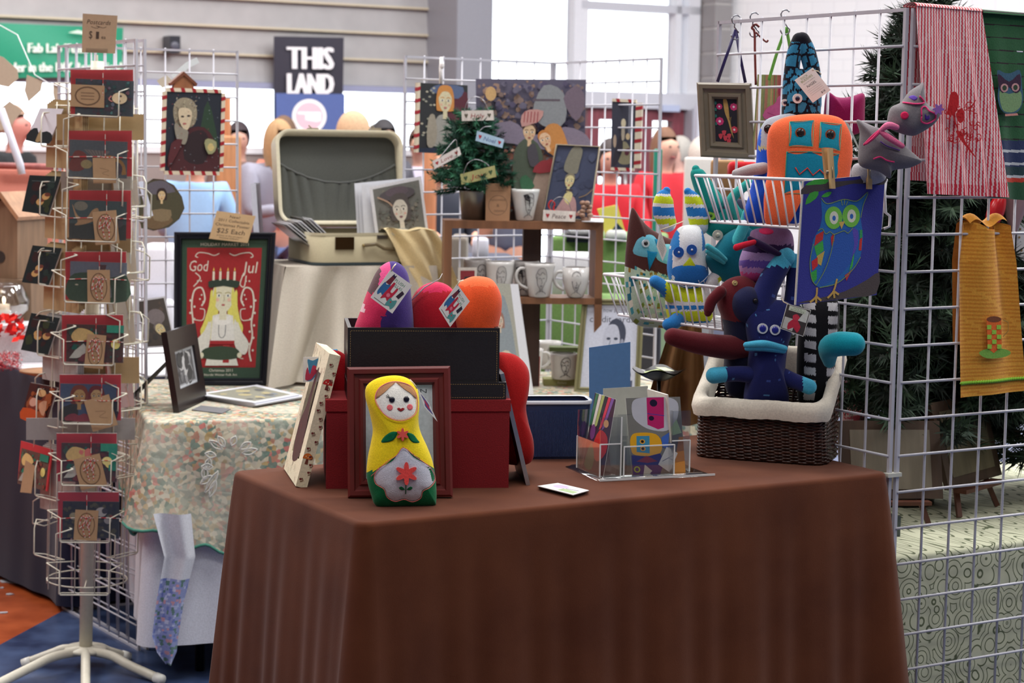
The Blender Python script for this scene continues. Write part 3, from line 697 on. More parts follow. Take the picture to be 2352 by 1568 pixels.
pat('face', [(905, 878), (940, 888), (953, 915), (950, 945), (930, 960), (905, 962), (880, 950), (863, 925), (862, 905), (875, 888)], (240, 238, 230), .002)
for nm, px in (('hair', [(907, 876), (880, 882), (862, 900), (859, 916), (875, 906), (893, 890)]), ('hair', [(907, 876), (935, 882), (950, 900), (954, 916), (940, 904), (922, 892)])): pat(nm, px, (190, 140, 100), .0032, 3)
for a in ((896, 917), (929, 916)):
    m = MB(); x, z = dp.q(*a); m.ball((x, -pf.h(x, z)-.004, z), (.0055, .003, .0055), (24, 24, 40), 10); m.build('eye', 'gloss', t)
m = MB()
for dx, dy in ((-10, -3), (-10, -7), (-7, -10)): pf.stitch(m, D([(893, 914), (893+dx, 914+dy)]), .0008, (40, 40, 50), .003)
m.build('eyelashes', 'cloth', t)
for a in ((891, 935), (937, 934)): pat('cheek', circ(a[0], a[1], 8, 8, 10), (230, 110, 116), .0032, 0)
pat('mouth', [(906, 938), (912, 935), (916, 938), (920, 935), (926, 938), (916, 945)], (150, 40, 44), .0034, 2)
for px in ([(908, 992), (895, 990), (880, 1000), (872, 1014), (885, 1014), (900, 1008)], [(930, 992), (945, 996), (955, 1008), (960, 1015), (945, 1015), (934, 1005)]): pat('leaf', px, (0, 104, 64), .002, 3)
def flower(px, py, r, n, col, nm='flower'):
    x, z = dp.q(px, py); rr = r*dp.s; pts = []
    for k in range(n*8): a = 2*pi*k/(n*8); q = rr*(.72+.28*cos(n*a)); pts.append((x+q*sin(a), z+q*cos(a)))
    m = MB(); y = -pf.h(x, z)-.004; m.prism(pts, y-.002, y+.003, col); m.build(nm, 'plastic' if r < 18 else 'felt', t)
flower(919, 996, 15, 6, (236, 92, 84)); flower(928, 1085, 27, 6, (232, 78, 74))
m = MB(); pf.stitch(m, D([(928, 1108), (928, 1132)]), .002, (20, 100, 60), .003); m.build('stem', 'cloth', t)
for px in ([(927, 1122), (918, 1114), (911, 1118), (918, 1124)], [(929, 1122), (938, 1114), (944, 1118), (938, 1124)]): pat('leaf', px, (20, 100, 60), .0032, 2)
m = MB(); pts = smooth2(D([(905, 876), (942, 887), (955, 915), (952, 946), (930, 962), (905, 964), (880, 952), (861, 926), (860, 905), (874, 886)]), 5); pf.stitch(m, pts+[pts[0]], .0016, (226, 120, 130), .0035)
pts = smooth2(D([(850, 1092), (880, 1062), (905, 1044), (921, 1026), (948, 1046), (985, 1072), (998, 1098), (985, 1116), (967, 1126), (963, 1142), (945, 1151), (925, 1145), (905, 1150), (886, 1140), (878, 1121), (860, 1109), (857, 1090), (866, 1073)]), 4, False); pf.stitch(m, pts, .0014, (220, 110, 110), .003); m.build('stitching', 'cloth', t)
def tag3(A): A.poly([(.15, .2), (.5, .3), (.85, .15), (.8, .8), (.5, .7), (.2, .85)], (90, 90, 150), 3); A.ell(.5, .5, .2, .2, (190, 60, 90))
hang_tag('hang_tag', 'small folded tag dangling to the right of the nesting doll', dp, [(958, 890), (975, 935), (1005, 968), (985, 925)], -.03, tag3, string=[(942, 872, -.02), (950, 880, -.035), (958, 892, -.03)])
# ---- small dark frame seen edge-on at the right of the red box
n1 = on(1213, 1114, T); n0 = on(1180, 1068, T); yw = math.degrees(atan2(n0.y-n1.y, n0.x-n1.x))
ep = PL(n1, yw, 14.0); Hq = .225
t = thing('standing_frame', 'dark frame with a thin silver edge leaning beside the red box, seen edge-on', 'picture frame', ep.M)
m = MB(); m.box(0, .16, -.004, .004, 0, Hq, (34, 36, 52)); m.build('back', 'satin', t); m = MB(); m.box(-.0015, 0, -.004, .004, 0, Hq, (180, 186, 196)); m.build('edge', 'metal', t)
# ---- red toy at the right end of the boxes
h5 = PL(rp.M@Vector((x1+.03, .13, 0)), 12)
ol = h5.Q([(1165, 810), (1192, 820), (1213, 848), (1213, 890), (1206, 930), (1212, 970), (1224, 1015), (1222, 1055), (1200, 1068), (1160, 1065), (1125, 1060), (1120, 960), (1120, 870), (1140, 815)])
t = thing('monster_toy', 'tall plain red stuffed toy standing right of the black box', 'toy', h5.M); m = MB(); Puff(ol, None, .045).mesh(m, (176, 26, 26), 20); m.build('body', 'felt', t)
# ---- small pile of cards
cp = on(1295, 1128, T)
def flat_card(quad, z0, th, col, nm, label, cat, art=None, group=None):
    P = [on(a, b_, z0) for a, b_ in quad]; c = sum(P, Vector())/4; m = MB()
    V = [(p.x-c.x, p.y-c.y, 0) for p in P]+[(p.x-c.x, p.y-c.y, th) for p in P]
    m.add(V, [(3, 2, 1, 0), (4, 5, 6, 7), (0, 1, 5, 4), (1, 2, 6, 5), (2, 3, 7, 6), (3, 0, 4, 7)], col)
    t = thing(nm, label, cat, (c.x, c.y, z0), group); m.build('sheet', 'paper', t)
    if art:
        FM = Matrix(((1, 0, 0, 0), (0, 0, 1, 0), (0, -1, 0, th+.0001), (0, 0, 0, 1))); a = MB()
        art(Art(a, [(v[0], v[1]) for v in V[:4]], 0, 4e-5, FM)); a.build('print', 'print', t)
    return t
def a_small(A): A.rect(.03, .05, .97, .95, (226, 224, 230)); A.ell(.35, .6, .2, .25, (186, 170, 206)); A.rect(.5, .1, .95, .45, (150, 176, 120)); A.line([(.55, .5), (.9, .6)], .03, (40, 40, 60), 0)
for k in range(5):
    flat_card([(1234+k*.3, 1117), (1316, 1138-k*.2), (1353, 1127), (1281, 1110)], T+.0005+k*.0016, .0013, (228, 228, 228), 'business_card',
              'small printed card in front of the clear holder, ' + ('topmost of its pile' if k == 4 else 'lower in its pile'), 'card', a_small if k == 4 else None, 'small cards in the pile on the brown cloth')
# ---- clear acrylic card holder
pA, pB = on(1388, 1105, T), on(1640, 1092, T); ya = math.degrees(atan2(pB.y-pA.y, pB.x-pA.x)); hp = PL(pA, ya); HW = (pB-pA).length
t = thing('card_holder', 'clear acrylic card holder with four pockets in front of the wicker basket', 'card holder', hp.M)
m = MB(); dp_ = .19; m.rbox(-.012, HW, -.004, dp_, .0, .006, .02, 'f0f0f0'); m.build('base', clear_mat('acrylic_base', (.9, .92, .92, 1), .22, .1), t)
def pocket(nm, a0, a1, b0, b1, hf, hb, side):
    m = MB(); th = .0022
    m.box(a0, a1, b0, b0+th, .006, hf if side == 'f' else hb, 'ffffff'); m.box(a0, a1, b1-th, b1, .006, hb if side == 'f' else hb, 'ffffff')
    m.box(a0, a0+th, b0+th, b1-th, .006, hf if side in 'fl' else hb, 'ffffff'); m.box(a1-th, a1, b0+th, b1-th, .006, hf if side in 'fr' else hb, 'ffffff'); m.build(nm, ACRYL(), t)
pocket('pocket', .045, .155, .008, .045, .066, .125, 'f'); pocket('pocket', -.005, .04, .012, .13, .072, .125, 'l'); pocket('pocket', .16, .20, .03, .14, .07, .13, 'r'); pocket('pocket', .045, .155, .11, .15, .07, .15, 'f')
m = MB()
for a, b_, h in ((.045, .008, .066), (.155, .008, .066), (-.005, .012, .072), (.04, .012, .125), (.2, .03, .07), (-.005, .13, .072)): m.box(a-.0012, a+.0012, b_-.0012, b_+.0012, .006, h, (230, 234, 236))
for a0, a1, b_, h in ((.045, .155, .008, .066), (-.005, .04, .012, .072), (.16, .2, .03, .07), (.045, .155, .15, .15)): m.box(a0, a1, b_-.001, b_+.0014, h-.0016, h+.0006, (236, 240, 242))
m.box(-.012, HW, -.005, -.003, .001, .005, (226, 230, 232)); m.build('polished_edges', 'gloss', t)
def holder_card(label, pl, quad, art, col=(236, 236, 232), group=None):
    q = pl.Q(quad, 0); t = thing('postcard', label, 'card', pl.M, group); m = MB(); m.prism(q, 0, .0012, col); m.build('sheet', 'gloss', t)
    if art: a = MB(); art(Art(a, q, -.00008)); a.build('picture', 'gloss', t)
def a_mon(A):
    A.rect(0, 0, 1, 1, (128, 128, 124)); A.poly([(.1, .78), (.12, .95), (.3, 1), (.75, 1), (.95, .92), (.9, .7), (.7, .58), (.4, .6), (.2, .68)], (200, 202, 212), 4)
    A.poly([(.38, 1), (.7, 1), (.66, .62), (.55, .6), (.36, .66)], (196, 40, 110)); A.ell(.5, .93, .07, .045, (40, 30, 60)); A.ell(.44, .74, .05, .03, (40, 30, 60)); A.line([(.37, .8), (.68, .77)], .012, (80, 70, 170), 0)
    A.poly([(.02, .36), (.03, .5), (.15, .56), (.5, .54), (.6, .4), (.5, .28), (.1, .28)], (236, 176, 40), 4); A.poly([(.14, .52), (.38, .52), (.36, .3), (.12, .32)], (70, 150, 190), 0)
    for b_ in (.45, .36): A.ell(.24, b_, .05, .03, (230, 170, 60)); A.ell(.24, b_, .028, .018, (40, 30, 30))
    A.poly([(.02, 0), (.02, .28), (.3, .26), (.55, .3), (.62, .2), (.5, 0)], (44, 40, 130), 0); A.poly([(.1, .2), (.3, .27), (.5, .2), (.3, .18)], (150, 40, 60)); A.poly([(.2, 0), (.25, .16), (.38, .08), (.32, .04), (.45, 0)], (230, 230, 220))
    A.poly([(.75, .0), (1, 0), (1, .5), (.92, .5)], (206, 140, 70)); A.poly([(.76, .6), (.9, .72), (.98, .55), (.8, .52)], (180, 210, 170)); A.poly([(.6, .5), (.75, .56), (.7, .35), (.6, .38)], (70, 110, 200))
    A.poly([(.5, .16), (.68, .38), (.88, .3), (.7, .06)], (240, 240, 240)); A.line([(.58, .2), (.78, .27)], .012, (120, 120, 150), 0); A.ell(.1, .1, .06, .04, (180, 200, 80)); A.ell(.1, .1, .035, .025, (40, 40, 130))
c1p = PL(hp.M@Vector((.1, .03, .006)), ya-1, 6)
holder_card('postcard of colourful cloth monsters facing out in the clear holder', c1p, [(1452, 1096), (1575, 1095), (1562, 911), (1437, 914)], a_mon)
def a_abs(A):
    A.rect(0, 0, 1, 1, (60, 30, 60)); 
    for k, c_ in enumerate(((60, 130, 90), (236, 236, 230), (180, 200, 120), (40, 50, 60), (220, 60, 90), (130, 90, 170))): A.poly([(.05+k*.15, 1), (.18+k*.15, 1), (.1+k*.12, .6), (-.02+k*.12, .55)], c_)
    A.poly([(.3, .3), (.5, .55), (.9, .5), (.95, .3), (.6, .15)], (206, 40, 40), 3); A.poly([(.05, .05), (.2, .35), (.45, .2), (.4, .02)], (30, 130, 90), 3); A.ell(.2, .5, .12, .1, (120, 60, 130)); A.ell(.75, .66, .12, .05, (230, 180, 120))
l0, l1 = hp.M@Vector((.006, .02, .006)), hp.M@Vector((.006, .125, .006)); c2p = PL(l1, math.degrees(atan2(l0.y-l1.y, l0.x-l1.x)), 9)
LQ = .105; t = thing('postcard', 'glossy abstract postcard turned sideways in the left pocket of the clear holder', 'card', c2p.M); m = MB(); m.box(0, LQ, 0, .0012, 0, .155, (236, 236, 230)); m.build('sheet', 'gloss', t)
a = MB(); a_abs(Art(a, [(0, 0), (LQ, 0), (LQ, .155), (0, .155)], -.0001)); a.build('picture', 'gloss', t)
r0, r1 = hp.M@Vector((.168, .035, .006)), hp.M@Vector((.168, .13, .006)); c3p = PL(r0, math.degrees(atan2(r1.y-r0.y, r1.x-r0.x)), 6)
t = thing('postcard', 'blank cream card back leaning in the right pocket of the clear holder', 'card', c3p.M); m = MB(); m.box(0, .095, 0, .0035, 0, .158, (222, 216, 206)); m.build('sheet', 'paper', t)
b4 = PL(hp.M@Vector((.09, .135, .006)), ya, 5)
t = thing('postcard', 'pale grey card standing in the rear pocket of the clear holder', 'card', b4.M); m = MB(); m.prism(b4.Q([(1385, 1075), (1488, 1073), (1488, 886), (1386, 892)]), 0, .0015, (176, 178, 170)); m.build('sheet', 'paper', t)
bp_ = PL(on(1405, 1010, T), 6, 4)
m = MB(); m.prism(bp_.Q([(1354, 1010), (1447, 1007), (1448, 785), (1353, 798)]), 0, .002, (92, 142, 198))
whole(m, 'blue_folder', 'paper', 'plain blue card folder standing behind the clear holder', 'folder', bp_.M)
# ---- black glitter dish on a stem
gp = on(1511, 985, T); t = thing('stemmed_dish', 'black glittery dish on a thin stem behind the clear holder', 'dish', Matrix.Translation(gp))
pd_ = PL(gp, 0); zd = pd_.q(1511, 872)[1]; zt_ = pd_.q(1511, 838)[1]
m = MB()
def dfn(u, v): a = 2*pi*u; r = .002+v*.056; wob = 1+.08*cos(4*a)*v; return (r*wob*cos(a), r*wob*sin(a), zd+(v**1.6)*(zt_-zd)*(.7+.16*cos(4*a+.6)))
m.grid(dfn, 64, 10, (16, 16, 16)); V0 = len(m.v); m.grid(lambda u, v: (lambda p: (p[0], p[1], p[2]-.003))(dfn(u, 1-v)), 64, 10, (14, 14, 14)); m.build('bowl', 'plastic', t)
m = MB(); m.tube([(0, 0, .004), (0, 0, zd)], .0045, (16, 16, 16), 8); m.build('stem', 'gloss', t); m = MB(); m.lathe([(.034, 0), (.034, .004), (.01, .009)], (16, 16, 16)); m.build('foot', 'gloss', t)
for k, (dx, rz, c_) in enumerate(((-.012, .3, (190, 206, 150)), (.012, .9, (222, 226, 196)))):
    m = MB(); m.box(-.022, .022, -.013, .013, 0, .001, c_); whole(m, 'card', 'paper', ('pale green' if k == 0 else 'cream') + ' small card lying in the black dish', 'card', Matrix.Translation(gp+Vector((dx, -.02+.01*k, zd+.020+.006*k)))@RZ(rz)@RX(.25)@RY(-.2+.3*k))
# ================================================================ wire panels at the right
PH = 1.829; CELL = .0762
def wire_panel(label, o, yaw, x0, x1, group=None, ztop=PH, zbot=0.0, name='wire_grid_panel', r=.0029):
    M = Matrix.Translation((o[0], o[1], 0))@RZ(radians(yaw)); t = thing(name, label, 'display panel', M, group)
    m = MB(); c = (186, 186, 196)
    for x in (x0, x1): m.box(x-.004, x+.004, -.004, .004, zbot, ztop, c)
    m.box(x0, x1, -.004, .004, ztop-.007, ztop, c); m.box(x0, x1, -.004, .004, zbot, zbot+.007, c); m.build('frame', 'white_metal', t)
    m = MB(); n = int(round((x1-x0)/CELL))
    for i in range(1, n): x = x0+(x1-x0)*i/n; m.tube([(x, 0, zbot), (x, 0, ztop+.003)], r, c, 6)
    for k in range(1, int(round((ztop-zbot)/CELL))): z = ztop-k*CELL; m.tube([(x0, -.004, z), (x1, -.004, z)], r, c, 6)
    m.build('wire_mesh', 'white_metal', t); return t, M
Bx, By = .78674, 3.9160; YL, YR = -57.8, 30.7
tBL, MBL = wire_panel('white wire grid panel running back behind the wicker basket and hanging wire baskets', (Bx, By), YL, -.6096, -.004)
tBR, MBR = wire_panel('white wire grid panel at the far right hung with kitchen towels', (Bx, By), YR, .016, .6256)
whole(MB().box(-.013, .024, -.008, .008, .872, .880, (196, 196, 186)), 'panel_clip', 'white_metal', 'small white clip joining the corner post just above the brown cloth', 'clip', MBR)
def wire_basket(label, M, x0, x1, d, z, h, tap=.02):
    t = thing('wire_basket', label, 'basket', M@TR(0, 0, z)); c = (222, 222, 228)
    m = MB(); rim = [(x0, -.008, 0), (x1, -.008, 0), (x1, -d, 0), (x0, -d, 0)]
    m.tube(rim, .0034, c, 8, True); m.build('rim', 'white_metal', t)
    b = [(x0+tap*1.6, -.012, -h), (x1-tap*.3, -.012, -h), (x1-tap*.3, -d+tap, -h), (x0+tap*1.6, -d+tap, -h)]
    m = MB(); m.tube(b, .0030, c, 6, True)
    for k in range(4):
        p, q, r, s = rim[k], rim[(k+1) % 4], b[k], b[(k+1) % 4]; L_ = (Vector(q)-Vector(p)).length; n = max(2, int(L_/.027))
        for j in range(n):
            f = j/n; m.tube([Vector(p).lerp(Vector(q), f), Vector(r).lerp(Vector(s), f)], .0021, c, 5)
    m.build('side_wires', 'white_metal', t); m = MB(); n = 12
    for j in range(1, n): f = j/n; m.tube([Vector(b[0]).lerp(Vector(b[1]), f), Vector(b[3]).lerp(Vector(b[2]), f)], .0019, c, 5)
    m.build('base_wires', 'white_metal', t)
    for x in (x0+.03, x1-.03):
        m = MB(); m.tube([(x, -.01, 0), (x, -.01, .02), (x, .012, .026), (x, .012, .008)], .0028, c, 6); m.build('hook', 'white_metal', t)
    return t
pu = MBL@Vector((-.035, -.215, 0)); zu = at(1840, 413, pu.y).z
wire_basket('upper wire basket with the orange toy, its short end carrying the pegged owl painting', MBL, -.405, -.035, .215, zu, .098)
pl_ = MBL@Vector((-.315, -.215, 0)); zl = at(1640, 660, pl_.y).z
wire_basket('lower wire basket holding the brown bird toy and the striped donkey toy', MBL, -.74, -.315, .215, zl, .092)
m = MB(); m.tube([MBR.inverted()@at(2030, 405, 3.90), MBR.inverted()@at(2034, 488, 3.90), MBR.inverted()@at(2044, 496, 3.90), MBR.inverted()@at(2043, 520, 3.90), MBR.inverted()@at(2030, 525, 3.90)], .003, (222, 222, 228), 6)
whole(m, 'wire_bracket', 'white_metal', 'bent white wire bracket between the owl painting and the corner post', 'bracket', MBR)
# ---- helpers for toys
def vor_edges(seed, cell, c_cell, c_edge, w=.16):
    R = random.Random(seed); off = {}
    def f(c):
        x, z = c.x/cell, c.z/cell*1.0+(c.y/cell)*.5; ix, iz = math.floor(x), math.floor(z); ds = []
        for a in (-1, 0, 1):
            for b_ in (-1, 0, 1):
                k = (ix+a, iz+b_)
                if k not in off: R.seed(hash(k)+seed); off[k] = (R.random(), R.random())
                ds.append(sqrt((x-ix-a-off[k][0])**2+(z-iz-b_-off[k][1])**2))
        ds.sort(); return c_edge if ds[1]-ds[0] < w else c_cell
    return f
def spots(seed, cell, base, cols, r=.3):
    R = random.Random(seed); off = {}
    def f(c):
        x, z = c.x/cell, c.z/cell; ix, iz = math.floor(x), math.floor(z); best = base
        for a in (-1, 0, 1):
            for b_ in (-1, 0, 1):
                k = (ix+a, iz+b_)
                if k not in off: R.seed(hash(k)*7+seed); off[k] = (R.random(), R.random(), R.choice(cols), R.uniform(.5, 1))
                o = off[k]
                if (x-ix-a-o[0])**2+(z-iz-b_-o[1])**2 < (r*o[3])**2: best = o[2]
        return best
    return f
class Toy:
    def __init__(s, name, label, origin, yaw=0, tilt=0, cat='toy', group=None):
        s.pl = PL(Vector(origin), yaw, tilt); s.t = thing(name, label, cat, s.pl.M, group); s.s = s.pl.s
    def puff(s, px, col, T=.04, c=None, y0=0, e=.5, rings=20, name='body', mat='felt', back=None, sm_=6):
        pf = Puff(s.pl.Q(px), s.pl.q(*c) if c else None, T, e, sm_); m = MB(); pf.mesh(m, col, rings, y0, back); m.build(name, mat, s.t); pf.y0 = y0; return pf
    def patch(s, pf, px, col, name, lift=.002, sm_=3, mat='felt', c=None):
        m = MB(); pf.patch(m, s.pl.Q(px), col, lift, pf.y0, sm_, s.pl.q(*c) if c else None); m.build(name, mat, s.t)
    def stitch(s, pf, px, w, col, name='stitching', lift=.003):
        m = MB(); pf.stitch(m, s.pl.Q(px), w*s.s, col, lift, pf.y0); m.build(name, 'cloth', s.t)
    def limb(s, px, r, col, name, y=0, mat='felt', n=16, flat=None):
        m = MB(); P = [s.pl.p3(p[0], p[1], (p[2] if len(p) > 2 else y)) for p in px]; m.limb(P, [k*s.s for k in r], col, n, sub=10, flat=flat); m.build(name, mat, s.t)
    def eye(s, pf, x, y, r, ring, pupil=(26, 22, 24), nm='eye', pr=.6, lift=.002):
        a, z = s.pl.q(x, y); yy = (pf.y0-pf.h(a, z) if pf else -.03)-lift; R = r*s.s
        m = MB(); m.prism(circ(a, z, R, R, 18), yy-.0015, yy+.003, ring); m.ball((a, yy-.0015, z), (R*pr, .0035, R*pr), pupil, 10); m.build(nm, 'gloss', s.t)
def bandfn(pl, stops):
    """stops: [(pixel y, colour)] going down; colour applies from that y on"""
    zs = [(pl.q(pl.cx, y)[1], c) for y, c in stops]
    def f(c):
        col = zs[0][1]
        for z, k in zs:
            if c.z < z: col = k
        return col
    return f
# ---- orange toy
def bpt(x, y): return MBL@Vector((x, y, 0))
o = bpt(-.16, -.11); P0 = at(1850, 520, o.y)
tw = Toy('robot_toy', 'orange stuffed toy with turquoise square patches in the upper wire basket', P0, 8, 3)
OR = (240, 108, 66)
pf = tw.puff([(1795, 272), (1850, 262), (1905, 264), (1938, 278), (1954, 315), (1957, 360), (1950, 405), (1945, 460), (1935, 515), (1900, 520), (1860, 517), (1855, 470), (1830, 455), (1812, 470), (1806, 500), (1806, 518), (1762, 516), (1755, 470), (1758, 430), (1764, 390), (1762, 340), (1768, 295)], OR, .036, (1855, 400), 0, .45, 26)
tw.patch(pf, [(1808, 281), (1862, 278), (1855, 338), (1802, 337)], (28, 140, 166), 'patch', sm_=0); tw.patch(pf, [(1877, 282), (1926, 287), (1918, 347), (1869, 341)], (28, 140, 166), 'patch', sm_=0)
tw.patch(pf, [(1797, 350), (1850, 350), (1917, 356), (1914, 400), (1905, 430), (1850, 440), (1830, 446), (1792, 444)], (22, 128, 160), 'patch', sm_=0)
for q in ([(1808, 281), (1862, 278), (1855, 338), (1802, 337), (1808, 281)], [(1877, 282), (1926, 287), (1918, 347), (1869, 341), (1877, 282)], [(1850, 440), (1830, 446), (1792, 444), (1797, 350), (1850, 350), (1917, 356)]): tw.stitch(pf, q, 2, (60, 150, 120))
tw.stitch(pf, [(1815, 386), (1824, 402), (1842, 387), (1854, 404), (1870, 391), (1884, 406), (1895, 396)], 3, (214, 60, 50), 'zigzag_mouth', .004)
for e in ((1829, 307), (1897, 311)): tw.eye(pf, e[0], e[1], 12, (150, 70, 40), pr=.78)
# ---- blue and grey toy behind it
o = bpt(-.24, -.08)
tb = Toy('robot_toy', 'blue stuffed toy with pale grey face and arm behind the orange toy', at(1790, 505, o.y), -6, 2)
zb1 = tb.pl.q(1760, 345)[1]; zb2 = tb.pl.q(1760, 338)[1]
pf = tb.puff([(1775, 268), (1830, 262), (1862, 300), (1866, 420), (1845, 505), (1790, 512), (1712, 506), (1722, 440), (1735, 385), (1740, 320), (1752, 285)], lambda c: (30, 86, 208) if c.z < zb1 else ((190, 186, 130) if c.z < zb2 else (168, 174, 184) if c.x > tb.pl.q(1748, 300)[0] else (40, 100, 214)), .035, (1790, 400), rings=24)
tb.eye(pf, 1764, 297, 10, (70, 30, 34), pr=.8); tb.limb([(1765, 385, -.02), (1725, 390, -.035), (1690, 398, -.05)], [14, 13, 9], (176, 172, 174), 'arm')
# ---- tall blue netted toy
o = bpt(-.25, -.04)
tn = Toy('sock_toy', 'tall blue toy with black net pattern and a name tag, topmost in the upper basket', at(1845, 300, o.y), 5)
vf = vor_edges(5, .021, (52, 128, 166), (18, 22, 38), .2); zc = tn.pl.q(1850, 97)[1]; zlow = tn.pl.q(1850, 258)[1]
nf = lambda c: (20, 20, 30) if (c.z > zc or c.z < zlow) else vf(c)
pf = tn.puff([(1812, 165), (1845, 158), (1880, 165), (1886, 215), (1884, 262), (1884, 330), (1845, 335), (1806, 330), (1796, 262), (1800, 215)], nf, .034, (1845, 240), rings=26)
for q, rr in (([(1816, 240), (1817, 180), (1824, 125), (1836, 92)], [20, 18, 17, 17]), ([(1870, 240), (1868, 180), (1856, 125), (1842, 92)], [17, 18, 19, 18])):
    m = MB(); P = [tn.pl.p3(a, b_, 0) for a, b_ in q]; m.limb(P, [k*tn.s for k in rr], nf, 26, sub=22); m.build('limb', 'felt', tn.t)
for e, r in (((1799, 236), 8), ((1823, 227), 11)): tn.eye(pf, e[0], e[1], r, (232, 232, 232), (30, 26, 60), pr=.5, lift=.004)
def tag_name(A):
    A.text('SOCK', .42, .9, .08, (120, 150, 60), .36); A.text('BUDDIES', .47, .8, .08, (120, 150, 60), .6); A.text('HELLO MY NAME IS', .48, .69, .03, (120, 120, 120), .6)
    A.text('NIGEL', .5, .56, .09, (40, 40, 40), .5, .2)
    for k in range(4): A.line([(.15, .44-.07*k), (.85, .44-.07*k)], .008, (160, 160, 160), 0)
    A.text('$18', .7, .12, .07, (40, 40, 40), .2)
hang_tag('hang_tag', 'cream name tag reading NIGEL hanging on the netted blue toy', tn.pl, [(1867, 236), (1908, 207), (1867, 155), (1825, 184)], -.042, tag_name, string=[(1866, 160, -.044), (1880, 164, -.03), (1886, 170, -.01)])
# ---- magenta cushion behind the grid
o = bpt(-.22, .07); tm = Toy('cushion', 'magenta horned cushion behind the grid beside the netted blue toy', at(1940, 275, o.y), 0, 0, 'cushion')
tm.puff([(1900, 212), (1920, 222), (1940, 224), (1960, 220), (1984, 215), (1986, 250), (1980, 300), (1940, 312), (1895, 300), (1893, 250)], (130, 22, 80), .03, (1940, 262), sm_=4)
# ---- teal crocodile-like toys behind, between the baskets
o = bpt(-.50, -.10); tc = Toy('sock_toy', 'teal stuffed toy with green button eye leaning between the two wire baskets', at(1665, 560, o.y), -4)
TL = (26, 142, 134)
pf = tc.puff([(1640, 455), (1690, 455), (1740, 470), (1760, 510), (1750, 545), (1700, 550), (1650, 548), (1618, 530), (1612, 490)], lambda c: (60, 62, 84) if c.z > tc.pl.q(1660, 478)[1] else TL, .03)
tc.limb([(1640, 470), (1622, 440), (1602, 400), (1598, 388)], [27, 24, 17, 9], TL, 'ear', -.01)
tc.patch(pf, circ(1606, 436, 12, 7, 10), (14, 100, 96), 'marking') if False else None
tc.eye(pf, 1632, 494, 10, (140, 200, 60), (60, 90, 40), pr=.35, lift=.006); tc.eye(None, 1611, 484, 6, (140, 200, 60), (60, 90, 40), pr=.35)
tc.limb([(1700, 500, -.03), (1680, 460, -.03), (1672, 470, -.03)][0:2]+[(1720, 420, -.03)], [13, 12, 10], (50, 160, 150), 'arm')
o = bpt(-.44, -.09); td_ = Toy('sock_toy', 'dark teal fish-faced toy with silver button eye under the upper wire basket', at(1700, 640, o.y), 10)
DT = (14, 104, 122)
pf = td_.puff([(1640, 570), (1665, 540), (1700, 522), (1730, 530), (1745, 580), (1735, 640), (1690, 655), (1650, 640), (1625, 610), (1622, 588)], DT, .035)
td_.eye(pf, 1648, 540, 12, (200, 200, 180), (180, 180, 160), pr=.5); td_.limb([(1626, 566, -.035), (1645, 580, -.038), (1665, 596, -.036)], [7, 8, 6], (60, 156, 168), 'lip'); td_.limb([(1626, 578, -.035), (1645, 590, -.038), (1662, 602, -.036)], [6, 7, 5], (60, 156, 168), 'lip')
td_.limb([(1690, 560, -.02), (1708, 520, -.025), (1716, 490, -.03)], [14, 13, 11], (70, 180, 186), 'arm')
# ---- purple pink toy
o = bpt(-.26, -.11); tp = Toy('sock_toy', 'purple and pink striped toy with a red tongue below the upper wire basket', at(1745, 640, o.y), 6)
tp.pl.cx = 1740
pf = tp.puff([(1730, 528), (1775, 520), (1815, 530), (1822, 580), (1800, 640), (1760, 652), (1712, 648), (1698, 610), (1706, 575), (1722, 548)], bandfn(tp.pl, [(500, (130, 100, 140)), (560, (48, 28, 72)), (578, (146, 122, 170)), (596, (92, 70, 150)), (612, (160, 120, 170)), (625, (180, 60, 120))]), .04, rings=24)
tp.limb([(1732, 556, -.045), (1710, 562, -.052), (1692, 568, -.055)], [6, 7, 8], (200, 30, 56), 'tongue'); tp.limb([(1722, 548, -.036), (1755, 566, -.046), (1790, 584, -.042)], [6, 9, 6], (44, 26, 66), 'lip')
tp.patch(pf, circ(1755, 530, 16, 7, 12), (210, 50, 100), 'patch')
# ---- brown bird toy in the lower basket
def bpt2(x, y): return MBL@Vector((x, y, 0))
o = bpt2(-.60, -.12); tb2 = Toy('bird_toy', 'dark brown pointed bird toy with patterned turquoise body in the lower wire basket', at(1500, 745, o.y), 12, 2)
sp = spots(3, .0115, (176, 198, 176), [(70, 150, 160), (120, 140, 60), (40, 110, 130), (214, 214, 196), (150, 120, 50)], .42)
zA = tb2.pl.q(1440, 611)[1]; zB = tb2.pl.q(1540, 634)[1]; xA = tb2.pl.q(1440, 611)[0]; xB = tb2.pl.q(1540, 634)[0]
pf = tb2.puff([(1454, 477), (1470, 500), (1495, 525), (1530, 545), (1560, 560), (1572, 640), (1568, 745), (1510, 752), (1452, 738), (1436, 660), (1436, 600), (1441, 540), (1448, 490)], lambda c: (78, 44, 42) if c.z > zA+(zB-zA)*(c.x-xA)/(xB-xA) else sp(c), .034, (1505, 640), rings=34, sm_=5)
tb2.patch(pf, [(1462, 546), (1485, 538), (1500, 545), (1504, 562), (1497, 582), (1480, 590), (1450, 582), (1453, 560)], (108, 178, 198), 'eye_patch'); tb2.patch(pf, [(1505, 565), (1525, 560), (1540, 566), (1540, 605), (1515, 603), (1498, 590)], (120, 190, 200), 'eye_patch')
tb2.patch(pf, [(1476, 572), (1503, 578), (1482, 620)], (22, 128, 172), 'beak', .004, 0); tb2.patch(pf, [(1496, 548), (1510, 550), (1500, 565)], (22, 128, 172), 'marking', .003, 0)
tb2.eye(pf, 1474, 558, 9, (206, 214, 220), pr=.55, lift=.004); tb2.eye(pf, 1513, 573, 7, (206, 214, 220), pr=.6, lift=.004)
